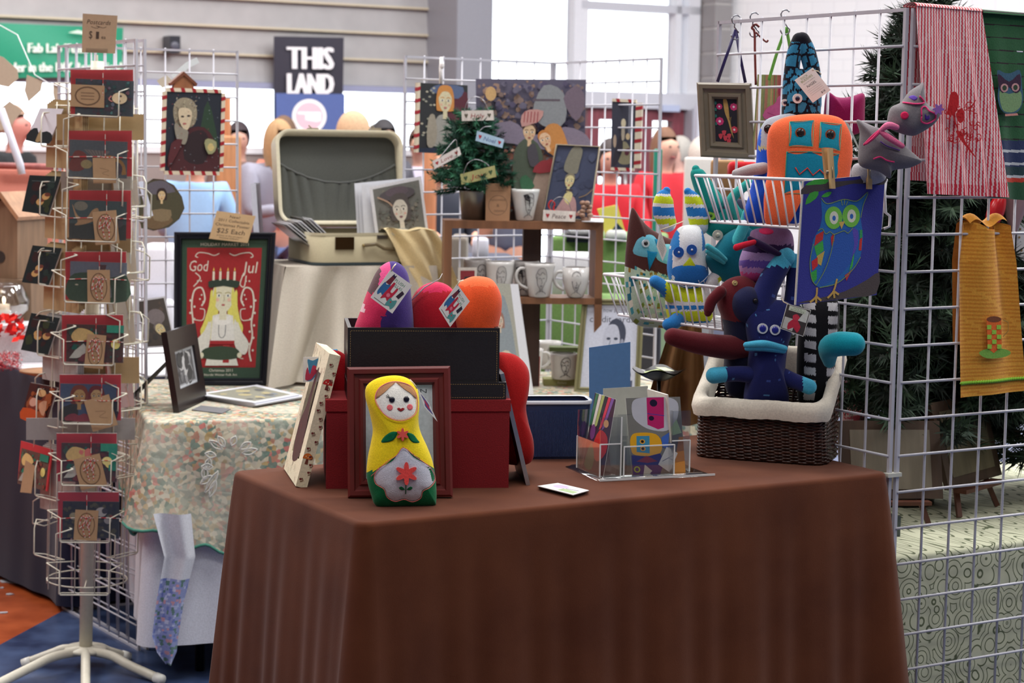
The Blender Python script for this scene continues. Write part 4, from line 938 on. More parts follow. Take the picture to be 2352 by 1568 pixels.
# ---- striped donkey toy
o = bpt2(-.50, -.15); dk = Toy('donkey_toy', 'blue, white and lime striped donkey toy grinning over the lower wire basket rim', at(1580, 745, o.y), 6)
BLU, WH, LM = (46, 128, 200), (226, 230, 232), (206, 222, 44)
dk.pl.cx = 1578
bod = bandfn(dk.pl, [(600, WH), (640, LM), (668, LM), (690, WH), (698, BLU), (708, WH), (712, LM), (735, BLU)])
pb = dk.puff([(1540, 640), (1620, 640), (1640, 690), (1630, 740), (1580, 748), (1540, 742), (1528, 690)], bod, .035, rings=24)
def hd(c):
    x, z = c.x, c.z; px = 1578+(x-dk.pl.q(1578, 600)[0])/dk.s
    d = abs(px-1577); lo = z < dk.pl.q(1578, 572)[1]; return BLU if (d > 40 if lo else 26 < d < 42) else WH
pf = dk.puff([(1560, 520), (1600, 518), (1614, 545), (1618, 590), (1624, 630), (1615, 655), (1575, 664), (1540, 650), (1530, 620), (1532, 590), (1540, 550)], hd, .04, (1578, 590), -.015, rings=28)
dk.patch(pf, [(1574, 586), (1588, 608), (1556, 608)], LM, 'nose_patch', .002, 0)
dk.patch(pf, [(1536, 618), (1550, 607), (1580, 604), (1608, 608), (1622, 622), (1620, 645), (1600, 662), (1572, 665), (1545, 652)], (40, 116, 196), 'muzzle', .003)
for e in ((1549, 576), (1577, 570)): dk.eye(pf, e[0], e[1], 12, (30, 90, 180), (200, 210, 220), pr=.22, lift=.005)
dk.stitch(pf, smooth2([(1538, 638), (1556, 652), (1578, 655), (1600, 645), (1617, 630)], 4, False), 1.6, (210, 220, 226), 'teeth', .006)
for k in range(6): a = 1546+k*12; dk.stitch(pf, [(a, 646-(k > 3)*6), (a+4, 656-(k > 3)*8)], 1.6, (210, 220, 226), 'tooth', .006)
for nm, q, rr in (('ear', [(1533, 512), (1524, 485), (1525, 455), (1531, 438)], [21, 25, 21, 9]), ('ear', [(1606, 520), (1602, 490), (1590, 458), (1580, 440)], [21, 24, 19, 9])):
    m = MB(); P = [dk.pl.p3(a, b_, 0) for a, b_ in q]
    m.limb(P, [k*dk.s for k in rr], bandfn(dk.pl, [(380, BLU), (446, WH), (451, LM), (468, WH), (476, BLU), (496, WH), (502, LM), (515, WH)]), 18, sub=14, flat=.7); m.build('ear', 'felt', dk.t)
dk.limb([(1625, 680, -.02), (1632, 650, -.03), (1655, 628, -.035), (1685, 618, -.03), (1700, 622, -.025)], [16, 15, 14, 13, 12], lambda c: BLU if c.x > dk.pl.q(1660, 625)[0] else (LM if c.x > dk.pl.q(1640, 625)[0] else WH), 'arm')
dk.limb([(1540, 680, -.02), (1525, 660, -.03), (1505, 646, -.03)], [15, 15, 14], lambda c: BLU if c.x < dk.pl.q(1522, 650)[0] else LM, 'arm')
dk.limb([(1555, 735, -.03), (1545, 742, -.045), (1535, 745, -.05)], [17, 16, 14], BLU, 'foot')
def tag_w(A):
    A.text('SOCK', .5, .85, .1, (100, 140, 70), .6)
    for k in range(6): A.line([(.15, .7-.1*k), (.85, .7-.1*k)], .02, (150, 160, 150), 0)
hang_tag('hang_tag', 'white diamond tag on the left ear of the striped donkey toy', dk.pl, [(1508, 566), (1522, 600), (1532, 575), (1516, 524)], -.045, tag_w, string=[(1517, 528, -.045), (1540, 520, -.045), (1570, 508, -.02)])
# ---- hanging frame with bird picture
o = MBL@Vector((-.56, -.05, 0)); hf = PL(at(1668, 275, o.y), -12)
def a_bird(A):
    A.rect(0, 0, 1, 1, (34, 30, 42))
    def fl(a, b_, r, c_):
        for k in range(8): A.ell(a+r*.6*cos(k*pi/4), b_+r*.6*sin(k*pi/4)*A.w/A.h, r*.38, r*.38*A.w/A.h, c_, 8)
        A.ell(a, b_, r*.3, r*.3*A.w/A.h, 'f8e8f0', 8)
    fl(.22, .82, .14, (200, 48, 110)); fl(.85, .82, .17, (214, 60, 120)); fl(.22, .48, .19, (206, 50, 112)); fl(.85, .3, .16, (210, 62, 84))
    A.poly([(.4, .98), (.55, .98), (.62, .8), (.66, .55), (.78, .2), (.82, .1), (.7, .25), (.58, .5), (.45, .7)], (186, 150, 82), 3)
    A.poly([(.62, .55), (.75, .6), (.7, .45)], (110, 90, 60)); 
    for a, b_ in ((.4, .22), (.62, .15), (.45, .1), (.6, .03), (.25, .14)): A.poly([(a-.1, b_+.04), (a+.1, b_+.05), (a+.03, b_-.06), (a-.04, b_-.06)], (206, 66, 80), 2)
    for b_ in (.9, .75, .6, .42): A.ell(.06, b_, .05, .04, (40, 120, 110), 8)
t, _ = picture_frame('photo_frame', 'grey-gold moulded frame with a bird picture hanging from a navy ribbon', hf, [(1612, 360), (1735, 366), (1727, 192), (1603, 190)], 36, (128, 118, 100), 'satin', .03, art=a_bird)
def ribbon3(name, label, pts, w, col, parent=None):
    c = Vector(pts[0]); m = MB(); m.tube([Vector(p) for p in smooth2([tuple(p) for p in pts], 5, False)], w/2, col, 8, flat=.55)
    t = parent or thing('ribbon', label, 'ribbon', c); m.build('strand', 'satin', t, True); return t
yr = o.y+.005
m = MB(); 
t = thing('ribbon', 'navy hanging ribbon forming a peak above the bird picture frame', 'ribbon', at(1690, 70, yr))
for q in ([(1690, 68), (1668, 130), (1648, 188)], [(1690, 68), (1700, 130), (1712, 190)]):
    m = MB(); m.tube([at(a, b_, yr)-at(1690, 70, yr) for a, b_ in q], .0035, (44, 34, 92), 8, flat=.3); m.build('strand', 'satin', t)
def s_hook(px, py, Y, k):
    c = at(px, py, Y); m = MB(); P = []
    for j in range(15): a = pi*1.2*j/14; P.append((.010*cos(a+.6), 0, .012+.010*sin(a+.6)))
    P += [(-.004, 0, -.004), (.006, 0, -.016)]
    for j in range(10): a = -pi*1.1*j/9; P.append((-.0+.010*cos(a+.2), 0, -.022+.010*sin(a+.2)))
    m.tube(P, .0016, (150, 152, 160), 6); whole(m, 's_hook', 'metal', 'small steel S hook on the top grid wire, ' + k, 'hook', Matrix.Translation(c), 'S hooks on the top wire')
s_hook(1691, 58, yr, 'above the navy ribbon'); s_hook(1733, 52, yr-.03, 'above the brown ribbon'); s_hook(1804, 46, yr-.08, 'above the green ribbon')
yq = o.y-.05
br_ = ribbon3('ribbon', 'brown looped ribbon hanging down behind the cupcake board', [at(1744, 62, yr-.03), at(1735, 56, yr-.03), at(1727, 64, yr-.03), at(1733, 74, yr-.03), at(1734, 120, yr-.03), at(1736, 195, yr-.03)], .010, (128, 56, 52))
ribbon3('', '', [at(1736, 74, yr-.035), at(1748, 86, yr-.035), at(1760, 96, yr-.035), at(1764, 92, yr-.035)], .008, (120, 50, 48), br_)
cb = PL(at(1778, 260, yr-.05), -8)
q = cb.Q([(1728, 344), (1825, 348), (1822, 173), (1740, 171)]); t = thing('cupcake_board', 'striped board with a pink cupcake picture hanging from a green ribbon', 'wall board', cb.M)
m = MB(); m.prism(q, 0, .012, (180, 150, 110)); m.build('board', 'wood', t)
def a_cup(A):
    R = random.Random(8)
    for k in range(26): A.poly([(k/26, 0), ((k+1)/26, 0), ((k+1)/26, 1), (k/26, 1)], R.choice([(176, 120, 96), (150, 158, 96), (206, 180, 140), (170, 90, 80), (196, 160, 110), (128, 140, 90)]))
    A.poly([(.28, .42), (.32, .0), (1, .0), (1, .42)], (130, 190, 214)); 
    for k in range(6): A.line([(.36+.1*k, .02), (.36+.1*k, .4)], .015, (90, 150, 180), 0)
    A.poly([(.25, .42), (.3, .56), (.5, .62), (.6, .72), (.8, .74), (1, .7), (1, .42)], (200, 92, 142), 3); A.line([(.32, .5), (.6, .46), (.9, .5)], .02, (170, 60, 110)); A.ell(.68, .78, .1, .06, (170, 50, 80)); A.line([(.68, .84), (.72, .93), (.7, .98)], .02, (120, 60, 50))
a = MB(); a_cup(Art(a, q, -.0002)); a.build('picture', 'print', t)
gr_ = ribbon3('ribbon', 'green hanging ribbon from the hook to the cupcake board', [at(1766, 184, yr-.065), at(1785, 120, yr-.07), at(1806, 62, yr-.075)], .007, (110, 180, 70)); ribbon3('', '', [at(1806, 62, yr-.075), at(1811, 90, yr-.07), at(1818, 130, yr-.06)], .007, (110, 180, 70), gr_)
# ---- owl painting pegged to the upper basket
op = PL(at(1930, 700, pu.y-.012), 28, 1)
q = op.Q([(1825, 700), (2012, 677), (2032, 399), (1843, 416)]); t = thing('owl_painting', 'unframed canvas painting of a blue owl pegged to the upper wire basket', 'painting', op.M)
m = MB(); m.prism(q, -.002, .002, (190, 186, 176)); m.build('canvas', 'canvas', t)
def a_owl(A):
    K = lambda px, py: tuple(invq(A, op.q(px, py)))
    def P(pts, c_, s_=3): A.poly([K(*p) for p in pts], c_, s_)
    A.rect(.0, .0, 1, 1, (48, 50, 140)); A.rect(.0, 0, .012, 1, (190, 190, 190))
    P([(1838, 446), (1850, 424), (1900, 418), (1960, 414), (2028, 402), (2028, 424), (2000, 424), (1960, 422), (1930, 428), (1880, 440)], (70, 62, 66), 2)
    P([(1826, 696), (1900, 690), (1960, 682), (2011, 674), (2018, 625), (1990, 642), (1940, 668), (1890, 682)], (76, 66, 66), 2)
    for l in ([(1848, 425), (1868, 413), (1900, 412), (1894, 422), (1870, 424)], [(1848, 470), (1858, 444), (1878, 440), (1872, 456)], [(1884, 452), (1896, 442), (1908, 441), (1900, 452)]): P(l, (60, 160, 60), 2)
    G = (124, 150, 90); B1 = (34, 110, 178)
    P([(1884, 455), (1900, 468), (1935, 458), (1965, 462), (1990, 442), (1982, 468), (1974, 500), (1980, 540), (1974, 590), (1955, 620), (1920, 650), (1880, 660), (1862, 640), (1858, 600), (1866, 550), (1882, 520), (1886, 490)], (30, 100, 170), 2)
    P([(1905, 545), (1925, 530), (1960, 524), (1968, 550), (1960, 590), (1930, 630), (1900, 650), (1880, 655), (1890, 610), (1905, 570)], (36, 84, 168), 2); P([(1955, 525), (1968, 530), (1968, 560), (1952, 600), (1960, 560)], (84, 70, 170), 2)
    for pp, c_ in (([(1872, 540), (1890, 530), (1888, 550), (1868, 565)], (190, 46, 46)), ([(1868, 566), (1888, 552), (1890, 575), (1874, 588)], (60, 166, 70)), ([(1874, 588), (1892, 576), (1884, 610), (1876, 605)], (196, 166, 80)), ([(1862, 600), (1876, 590), (1876, 610), (1864, 622)], (200, 40, 46)), ([(1860, 626), (1874, 618), (1874, 640), (1866, 650)], (50, 160, 66)),
                   ([(1906, 545), (1912, 535), (1914, 552), (1908, 566)], (190, 44, 50)), ([(1972, 550), (1978, 545), (1976, 575), (1970, 575)], (196, 50, 46)), ([(1956, 590), (1960, 580), (1956, 612), (1948, 624)], (60, 170, 70)), ([(1948, 625), (1955, 618), (1942, 645), (1938, 632)], (190, 50, 60)), ([(1972, 528), (1978, 528), (1978, 545), (1972, 548)], (50, 150, 90))): P(pp, c_, 0)
    for cx_, cy_ in ((1912, 500), (1952, 496)):
        P(circ(cx_, cy_, 20, 26, 14), (112, 186, 70), 2); P(circ(cx_+1, cy_+0, 10, 15, 12), (214, 214, 196), 2); P(circ(cx_+1, cy_+1, 4, 6, 8), (40, 100, 180), 2)
    P([(1924, 510), (1938, 508), (1930, 526)], (206, 170, 90), 0)
    for l in ([(1884, 455), (1898, 468), (1935, 458), (1965, 462), (1990, 442), (1980, 470), (1974, 500)], [(1876, 530), (1886, 525), (1894, 537), (1904, 532), (1913, 538), (1935, 530), (1945, 535), (1956, 523)], [(1866, 560), (1858, 600), (1862, 640), (1872, 655)], [(1914, 538), (1906, 580), (1892, 620), (1872, 655)], [(1974, 590), (1955, 620), (1920, 650), (1880, 660)], [(1929, 460), (1932, 472)], [(1937, 457), (1936, 470)], [(1944, 462), (1940, 472)]): A.line([K(*p) for p in l], .008, G)
    for l in ([(1874, 660), (1872, 680), (1858, 694)], [(1872, 680), (1872, 696)], [(1872, 680), (1884, 690)], [(1920, 640), (1912, 668), (1898, 684)], [(1912, 668), (1914, 684)], [(1912, 668), (1924, 676)]): A.line([K(*p) for p in l], .022, (196, 156, 80))
def invq(A, p):
    (x0, z0), (x1, z1), _, (x3, z3) = A.q; ux, uz = x1-x0, z1-z0; vx, vz = x3-x0, z3-z0; d = ux*vz-uz*vx; dx, dz = p[0]-x0, p[1]-z0
    return ((dx*vz-dz*vx)/d, (ux*dz-uz*dx)/d)
a = MB(); a_owl(Art(a, q, -.0022)); a.build('picture', 'canvas', t)
q = op.Q([(1983, 420), (2031, 412), (2031, 396), (1984, 402)], -.003); m = MB(); m.prism(q, -.0035, -.0028, (206, 206, 198)); lb = whole(m, 'price_label', 'paper', 'narrow white price label on the top corner of the owl painting', 'label', op.M)
a = MB(); A_ = Art(a, q, -.0036); A_.text('Original Acrylic', .5, .7, .2, (120, 120, 120), .8); A_.text('$ 45', .6, .3, .22, (120, 120, 120), .3); a.build('lettering', 'print', lb)
def peg(x0, y0, x1, y1, w, label):
    t = thing('clothespin', label, 'clothespin', op.M, 'clothespins holding the owl painting'); s_ = op.s
    for nm, dy in (('front_leg', -.012), ('rear_leg', .001)):
        a, b_ = op.q(x0, y0), op.q(x1, y1); dx = (b_[0]-a[0]); ww = w*s_/2; m = MB()
        off = .0 if nm == 'front_leg' else -.0035
        m.prism([(b_[0]-ww, b_[1]), (b_[0]+ww, b_[1]), (a[0]+ww+off, a[1]), (a[0]-ww+off, a[1])], dy-.0025, dy+.004, (214, 178, 124) if nm == 'front_leg' else (186, 148, 100)); m.build(nm, 'wood', t)
    c = op.q((x0+x1)/2-1, (y0+y1)/2+8); m = MB(); m.tube([(c[0]-ww*1.1, -.006, c[1]), (c[0]+ww*1.1, -.006, c[1])], .0035, (150, 140, 120), 8); m.tube([(c[0]+ww*.4, -.0155, c[1]-.012), (c[0], -.0155, c[1]+.01)], .0008, (170, 160, 140), 5); m.build('spring', 'metal', t)
peg(1898, 340, 1904, 433, 12, 'wooden clothespin gripping the owl painting in front of the orange toy'); peg(1988, 343, 1988, 434, 12, 'wooden clothespin gripping the owl painting near its right corner')
# ---- grey cat toy
gc = Toy('cat_toy', 'grey felt cat toy with pink ribbon leaning against the corner post', at(2040, 400, 3.80), 0)
GR = (124, 120, 124)
pf = gc.puff([(1968, 275), (1990, 283), (2012, 292), (2040, 300), (2072, 330), (2110, 362), (2116, 372), (2090, 385), (2050, 392), (2044, 410), (2020, 395), (1975, 380), (1972, 340), (1975, 305)], GR, .03, (2025, 345), sm_=5)
ph = gc.puff([(2040, 250), (2065, 235), (2085, 210), (2108, 195), (2115, 190), (2118, 215), (2125, 240), (2150, 252), (2155, 262), (2140, 285), (2110, 305), (2090, 312), (2060, 305), (2035, 290)], GR, .032, (2085, 262), -.02, sm_=5)
PK = (222, 60, 120)
gc.stitch(ph, smooth2([(2066, 236), (2090, 240), (2112, 236), (2100, 222)], 4, False), 4, PK, 'felt_trim'); gc.stitch(ph, smooth2([(2104, 268), (2104, 250), (2114, 246), (2122, 256), (2136, 262), (2138, 274), (2120, 284), (2104, 280), (2104, 268)], 3, False), 4, PK, 'felt_trim')
gc.patch(ph, [(2112, 262), (2118, 270), (2122, 264), (2124, 274), (2114, 276)], (86, 50, 150), 'felt_heart'); gc.patch(ph, circ(2066, 266, 9, 9, 8), (214, 40, 90), 'felt_heart', .004); gc.patch(ph, [(2078, 224), (2088, 220), (2096, 226), (2088, 232)], (100, 70, 170), 'felt_heart')
x, z = gc.pl.q(2143, 252); m = MB(); m.prism([(x+.009*(1+.3*cos(6*a_))*cos(a_), z+.009*(1+.3*cos(6*a_))*sin(a_)) for a_ in [2*pi*k/36 for k in range(36)]], -.05, -.046, (150, 100, 180)); m.build('flower_button', 'plastic', gc.t)
gc.limb([(1985, 332, -.035), (2005, 312, -.045), (2022, 300, -.05), (2005, 318, -.05), (1990, 330, -.045)], [2.5, 3, 4, 3, 2.5], (206, 60, 110), 'ribbon_loop'); gc.limb([(2022, 302, -.05), (2040, 315, -.05), (2072, 335, -.045)], [5, 7, 6], (226, 110, 150), 'ribbon_tail'); gc.limb([(2022, 300, -.05), (2040, 288, -.055), (2060, 292, -.05)], [5, 8, 6], (230, 120, 160), 'ribbon_knot')
gc.stitch(pf, smooth2([(2000, 365), (2015, 360), (2030, 368), (2048, 372)], 4, False), 4, PK, 'felt_trim'); gc.stitch(pf, smooth2([(2015, 325), (2030, 335), (2045, 340), (2060, 345)], 4, False), 3, (90, 60, 140), 'felt_trim')
o = Toy('sock_toy', 'pale grey toy just behind the pegs under the cat toy', at(1995, 404, 3.86), 0); o.puff([(1960, 380), (1985, 373), (2020, 374), (2034, 390), (2030, 415), (1990, 425), (1958, 410)], (176, 174, 180), .025)
t_ = Toy('hang_tag', 'clear plastic toy tag between orange toy and grey cat toy', at(1960, 330, 3.86), 0, cat='tag'); m = MB(); m.prism(t_.pl.Q([(1940, 278), (1950, 285), (1976, 345), (1970, 340)]), 0, .001, (190, 200, 196)); m.build('card', 'paper', t_.t)
# ================================================================ towels
def towel(name, label, pl, top, bot, col, nu=120, nv=60, amp=.006, wav=5, seed=0, back=True, ycov=-.014, flare=.02, mat='cloth'):
    """hung cloth: top/bot = (left px, right px) corners; folds over the wire at the top"""
    t = thing(name, label, 'towel', pl.M); R = random.Random(seed); ph = [R.uniform(0, 6) for _ in range(4)]
    tl, tr = pl.q(*top[0]), pl.q(*top[1]); bl, br = pl.q(*bot[0]), pl.q(*bot[1])
    def fn(u, v, back=False):
        x = (tl[0]*(1-u)+tr[0]*u)*(1-v)+(bl[0]*(1-u)+br[0]*u)*v; z = (tl[1]*(1-u)+tr[1]*u)*(1-v)+(bl[1]*(1-u)+br[1]*u)*v
        w = amp*(v*.9+.1)*(sin(wav*u*2*pi+ph[0]+v)+.5*sin(wav*1.7*u*2*pi+ph[1]))-flare*v
        return (x, (ycov+w) if not back else (.02-.3*w), z)
    m = MB(); V = []; m.grid(lambda u, v: fn(u, v), nu, nv, col); m.build('front', mat, t)
    m = MB(); m.grid(lambda u, v: (lambda a: (fn(u, 0)[0], -.014*cos(a)-.002+.012*(v > .5)*(v-.5)*2, fn(u, 0)[2]+.008*sin(a)))(pi*v), nu, 8, col); m.build('top_fold', mat, t)
    if back: m = MB(); m.grid(lambda u, v: fn(1-u, v*.93, True), nu//2, 20, col); m.build('back', mat, t)
    return t, fn
tp_ = PL(Vector((Bx, By, 1.0)), YR)
Rn = random.Random(1)
def stripe(c):
    k = (c.x/.0078) % 1; e = c.z < zhem
    return (204, 52, 70) if k < (.62 if e else .42) else (236, 208, 208)
zhem = tp_.q(2150, 420)[1]
t, fn = towel('kitchen_towel', 'red and white striped towel with a red bird motif over the corner of the grid', tp_, [(2092, 14), (2244, 27)], [(2104, 444), (2291, 452)], stripe, 220, 50, .005, 4, 2)
def emb(t, pl, items, ylift, mat='cloth'):
    m = MB()
    for kind, pts, c_, w in items:
        P = pl.Q(pts)
        if kind == 'p': m.poly(smooth2(P, 3) if w else P, ylift, c_)
        else: m.ribbon(smooth2(P, 4, False) if len(P) > 2 else P, w*pl.s, ylift-.0003, c_)
    return m.build('embroidery', mat, t)
RD = (186, 22, 30)
it = [('p', [(2143, 240), (2148, 215), (2160, 212), (2166, 225), (2164, 250), (2154, 262), (2140, 262)], RD, 1), ('p', [(2160, 262), (2175, 248), (2178, 275), (2168, 282)], RD, 1), ('p', [(2160, 300), (2175, 305), (2182, 325), (2206, 360), (2196, 352), (2170, 320)], RD, 1)]
Rn = random.Random(5)
for k in range(34):
    x, y = Rn.uniform(2138, 2210), Rn.uniform(240, 325); r = Rn.uniform(5, 12); a0 = Rn.uniform(0, 6)
    it.append(('l', [(x+r*(j/6)*cos(a0+j*.9), y+r*(j/6)*sin(a0+j*.9)) for j in range(7)], RD, 2.2))
it += [('l', [(2185, 350), (2195, 300), (2190, 260), (2205, 230)], RD, 3), ('l', [(2165, 300), (2155, 270), (2150, 250)], RD, 3)]
emb(t, tp_, it, -.045)
def gstr(c):
    z = c.z
    if z < gz[4]: return (44, 84, 58)
    if z < gz[3]: return (190, 60, 44)
    if z < gz[2]:
        k = (z-gz[3])/(gz[2]-gz[3]); return (188, 192, 196) if (k % .34) < .07 else ((40, 52, 90) if k > .3 else (36, 60, 66))
    return (40, 30, 36) if ((z-gz[0])/.0262) % 1 < .09 else (44, 92, 58)
gz = [tp_.q(2300, y)[1] for y in (30, 100, 322, 408, 418)]
t, fn = towel('kitchen_towel', 'dark green towel with an owl motif and striped hem at the right edge', tp_, [(2246, 30), (2400, 42)], [(2262, 452), (2420, 466)], gstr, 60, 260, .004, 2, 4, ycov=-.006, flare=.006)
OWL = [('p', [(2273, 162), (2290, 168), (2305, 168), (2325, 162), (2330, 200), (2332, 230), (2322, 255), (2300, 262), (2282, 252), (2274, 225), (2276, 195)], (60, 96, 120), 1), ('p', [(2278, 210), (2300, 216), (2326, 210), (2328, 240), (2315, 255), (2300, 258), (2284, 250)], (124, 156, 110), 1),
       ('p', [(2275, 170), (2300, 188), (2324, 170), (2326, 205), (2314, 214), (2300, 200), (2286, 214), (2277, 200)], (60, 34, 60), 1), ('p', circ(2289, 202, 9, 10, 10), (200, 150, 150), 0), ('p', circ(2314, 201, 9, 10, 10), (200, 150, 150), 0), ('p', circ(2289, 202, 5, 6, 10), (50, 70, 50), 0), ('p', circ(2314, 201, 5, 6, 10), (50, 70, 50), 0), ('p', [(2290, 262), (2318, 260), (2320, 265), (2290, 267)], (206, 140, 130), 0)]
m = MB()
for j, (kd, pts, c_, w) in enumerate(OWL): m.poly(smooth2(tp_.Q(pts), 3) if w else tp_.Q(pts), -.022-.0002*j, c_)
m.build('embroidery', 'cloth', t)
# amber towel gathered through the wires
def amber(c): return (222, 158, 62) if (c.z/.0085) % 1 < .55 else (206, 134, 48)
yt = thing('kitchen_towel', 'amber waffle towel with a coffee cup motif pulled through the grid', 'towel', tp_.M)
keyl = [(2205, 517, 2300, 520), (2190, 600, 2312, 600), (2186, 760, 2322, 760), (2183, 909, 2332, 893)]
def yfn(u, v):
    k = v*3; i = min(int(k), 2); f = k-i; a, b_ = keyl[i], keyl[i+1]; K = [a[j]*(1-f)+b_[j]*f for j in range(4)]
    x, z = tp_.q(K[0]*(1-u)+K[2]*u, K[1]*(1-u)+K[3]*u); g = (1-v)
    return (x, -.02-.012*v+(.003+.014*g)*sin(u*9+.6)+.004*sin(u*17)*g-.02*max(0, .15-v)*0, z+(.008*sin(u*9)*(v < .02)))
m = MB(); m.grid(yfn, 60, 110, amber); m.build('front', 'cloth', yt)
m = MB(); m.grid(lambda u, v: (lambda p: (p[0]+.012+.012*v, .022+.3*(p[1]+.02)*.5, p[2]+.002))(yfn(1-u, v*.75)), 40, 50, (190, 124, 44)); m.build('back', 'cloth', yt)
m = MB(); q0 = tp_.q(2215, 525); q1 = tp_.q(2300, 528); m.grid(lambda u, v: (q0[0]*(1-u)+q1[0]*u, -.016+.042*v, q0[1]+.012+.012*sin(pi*v)+.008*sin(9*u)), 30, 8, (214, 146, 54)); m.build('gathered_top', 'cloth', yt)
m = MB(); P = [(yfn(u/60, .925+.006*(u % 2))) for u in range(61)]; m.tube([(p[0], p[1]-.002, p[2]) for p in P], .0035, (122, 176, 50), 6); m.build('rickrack', 'cloth', yt)
it = [('p', [(2216, 806), (2232, 797), (2262, 795), (2284, 800), (2288, 808), (2270, 816), (2235, 818)], (120, 170, 70), 1), ('p', [(2233, 726), (2267, 726), (2268, 790), (2250, 806), (2236, 795)], (226, 104, 40), 0), ('p', circ(2250, 729, 17, 7, 12), (120, 66, 40), 0)]
for r in range(5):
    for c_ in range(3):
        if (r+c_) % 2 == 0: it.append(('p', [(2234+c_*11, 742+r*11), (2244+c_*11, 742+r*11), (2244+c_*11, 752+r*11), (2234+c_*11, 752+r*11)], (150, 200, 70), 0))
it.append(('l', [(2268, 730), (2280, 736), (2280, 755), (2268, 768)], (150, 120, 60), 2))
m = MB()
for j, (kd, pts, c_, w) in enumerate(it):
    P = tp_.Q(pts)
    if kd == 'p': m.poly(smooth2(P, 3) if w else P, -.0415-.0002*j, c_)
    else: m.ribbon(P, w*tp_.s, -.0455, c_)
m.build('embroidery', 'cloth', yt)
# ================================================================ wicker basket and its toys
wb0, wb1 = on(1632, 1052, T), on(1893, 1071, T); wb2 = on(1942, 1036, T)
wyaw = math.degrees(atan2(wb1.y-wb0.y, wb1.x-wb0.x)); 
wp = PL(wb1, wyaw); WL = .31; 
rl, rr_ = wp.q(1583, 905), wp.q(1897, 948); zt = (rl[1]+rr_[1])/2
bL = -(wb1-wb0).length-.035; Dd = .165
t = thing('wicker_basket', 'dark wicker basket with cream cloth lining full of sock toys', 'basket', wp.M)
def rise(y): return .095*min(1, max(0, y/Dd))**1.2
def bring(z, grow, n=160):
    f = z/zt; x0 = bL*(1-f)+(rl[0]+.02)*f-grow; x1 = 0*(1-f)+(rr_[0]-.005)*f+grow; y0 = 0*(1-f)-.01*f-grow; y1 = Dd*(1-f)+(Dd+.02)*f+grow
    P = []; r = .035
    cs = [(x1-r, y0+r, -pi/2), (x1-r, y1-r, 0), (x0+r, y1-r, pi/2), (x0+r, y0+r, pi)]
    for k in range(4):
        cx, cy, a = cs[k]
        for j in range(8): P.append((cx+r*cos(a+pi/2*j/7), cy+r*sin(a+pi/2*j/7)))
    out = []; L_ = [0]
    for k in range(len(P)): q = P[(k+1) % len(P)]; L_.append(L_[-1]+sqrt((P[k][0]-q[0])**2+(P[k][1]-q[1])**2))
    for j in range(n):
        s_ = L_[-1]*j/n; k = 0
        while L_[k+1] < s_: k += 1
        f2 = (s_-L_[k])/max(L_[k+1]-L_[k], 1e-9); a, b_ = P[k], P[(k+1) % len(P)]; out.append((a[0]+(b_[0]-a[0])*f2, a[1]+(b_[1]-a[1])*f2, s_/L_[-1]))
    return out
m = MB(); nr = 30
Rw = random.Random(2)
for k in range(nr):
    z = .004+(zt-.02)*k/nr; R_ = bring(z, 0, 200); cxm = sum(p[0] for p in R_)/200; cym = sum(p[1] for p in R_)/200; P = []
    for j, (x, y, s_) in enumerate(R_):
        o_ = .0022*(1 if ((j//4)+k) % 2 else -1)*(1 if j % 4 in (1, 2) else .3); dx, dy = x-cxm, y-cym; l = sqrt(dx*dx+dy*dy); P.append((x+dx/l*o_, y+dy/l*o_, z))
    base = Rw.choice([(50, 26, 19), (38, 20, 16), (62, 32, 22)]); m.tube([(a_, b_, c_+rise(b_)*c_/zt) for a_, b_, c_ in P], .0030, base, 5, True)
m.build('woven_sides', 'gloss', t)
m = MB()
for j in range(0, 50):
    a = bring(.0, -.001, 50)[j]; b_ = bring(zt-.015, -.001, 50)[j]; m.tube([(a[0], a[1], 0), (b_[0], b_[1], zt-.015+rise(b_[1]))], .003, (44, 26, 20), 5)
m.build('stakes', 'gloss', t)
m = MB(); P = [(p[0], p[1], 0.003) for p in bring(.0, 0, 80)]; m.add([(p[0], p[1], .004) for p in P], [tuple(range(80))], (40, 24, 20)); m.build('base', 'wood', t)
# liner: padded rolled edge plus inner walls, dipping front, higher back right
m = MB(); prof = [(.012, -.030), (.016, -.012), (.013, .004), (.004, .010), (-.008, .006), (-.012, -.006), (-.012, -.05)]
V = []; Nn = 160; Rl = random.Random(9)
for (g, dz_) in prof:
    R_ = bring(zt, g, Nn)
    for j, (x, y, s_) in enumerate(R_):
        wv = .0012*sin(s_*2*pi*9)+.0005*sin(s_*2*pi*41+1); V.append((x, y, zt+dz_+rise(y)+(wv if dz_ < -.02 else wv*.5)))
m.add(V, [(k*Nn+j, k*Nn+(j+1) % Nn, (k+1)*Nn+(j+1) % Nn, (k+1)*Nn+j) for k in range(len(prof)-1) for j in range(Nn)], (224, 217, 202), True); m.build('liner', 'cloth', t)
ctr = wp.M@Vector((bL*.5, Dd*.5, 0))
def W(px, py, f, yaw=0, tilt=0): o = wp.M@Vector((bL*.5, Dd*f, 0)); return at(px, py, o.y)
NV = (28, 34, 92)
nvs = spots(9, .016, (30, 36, 92), [(80, 130, 180), (60, 80, 150), (30, 36, 92)], .13)
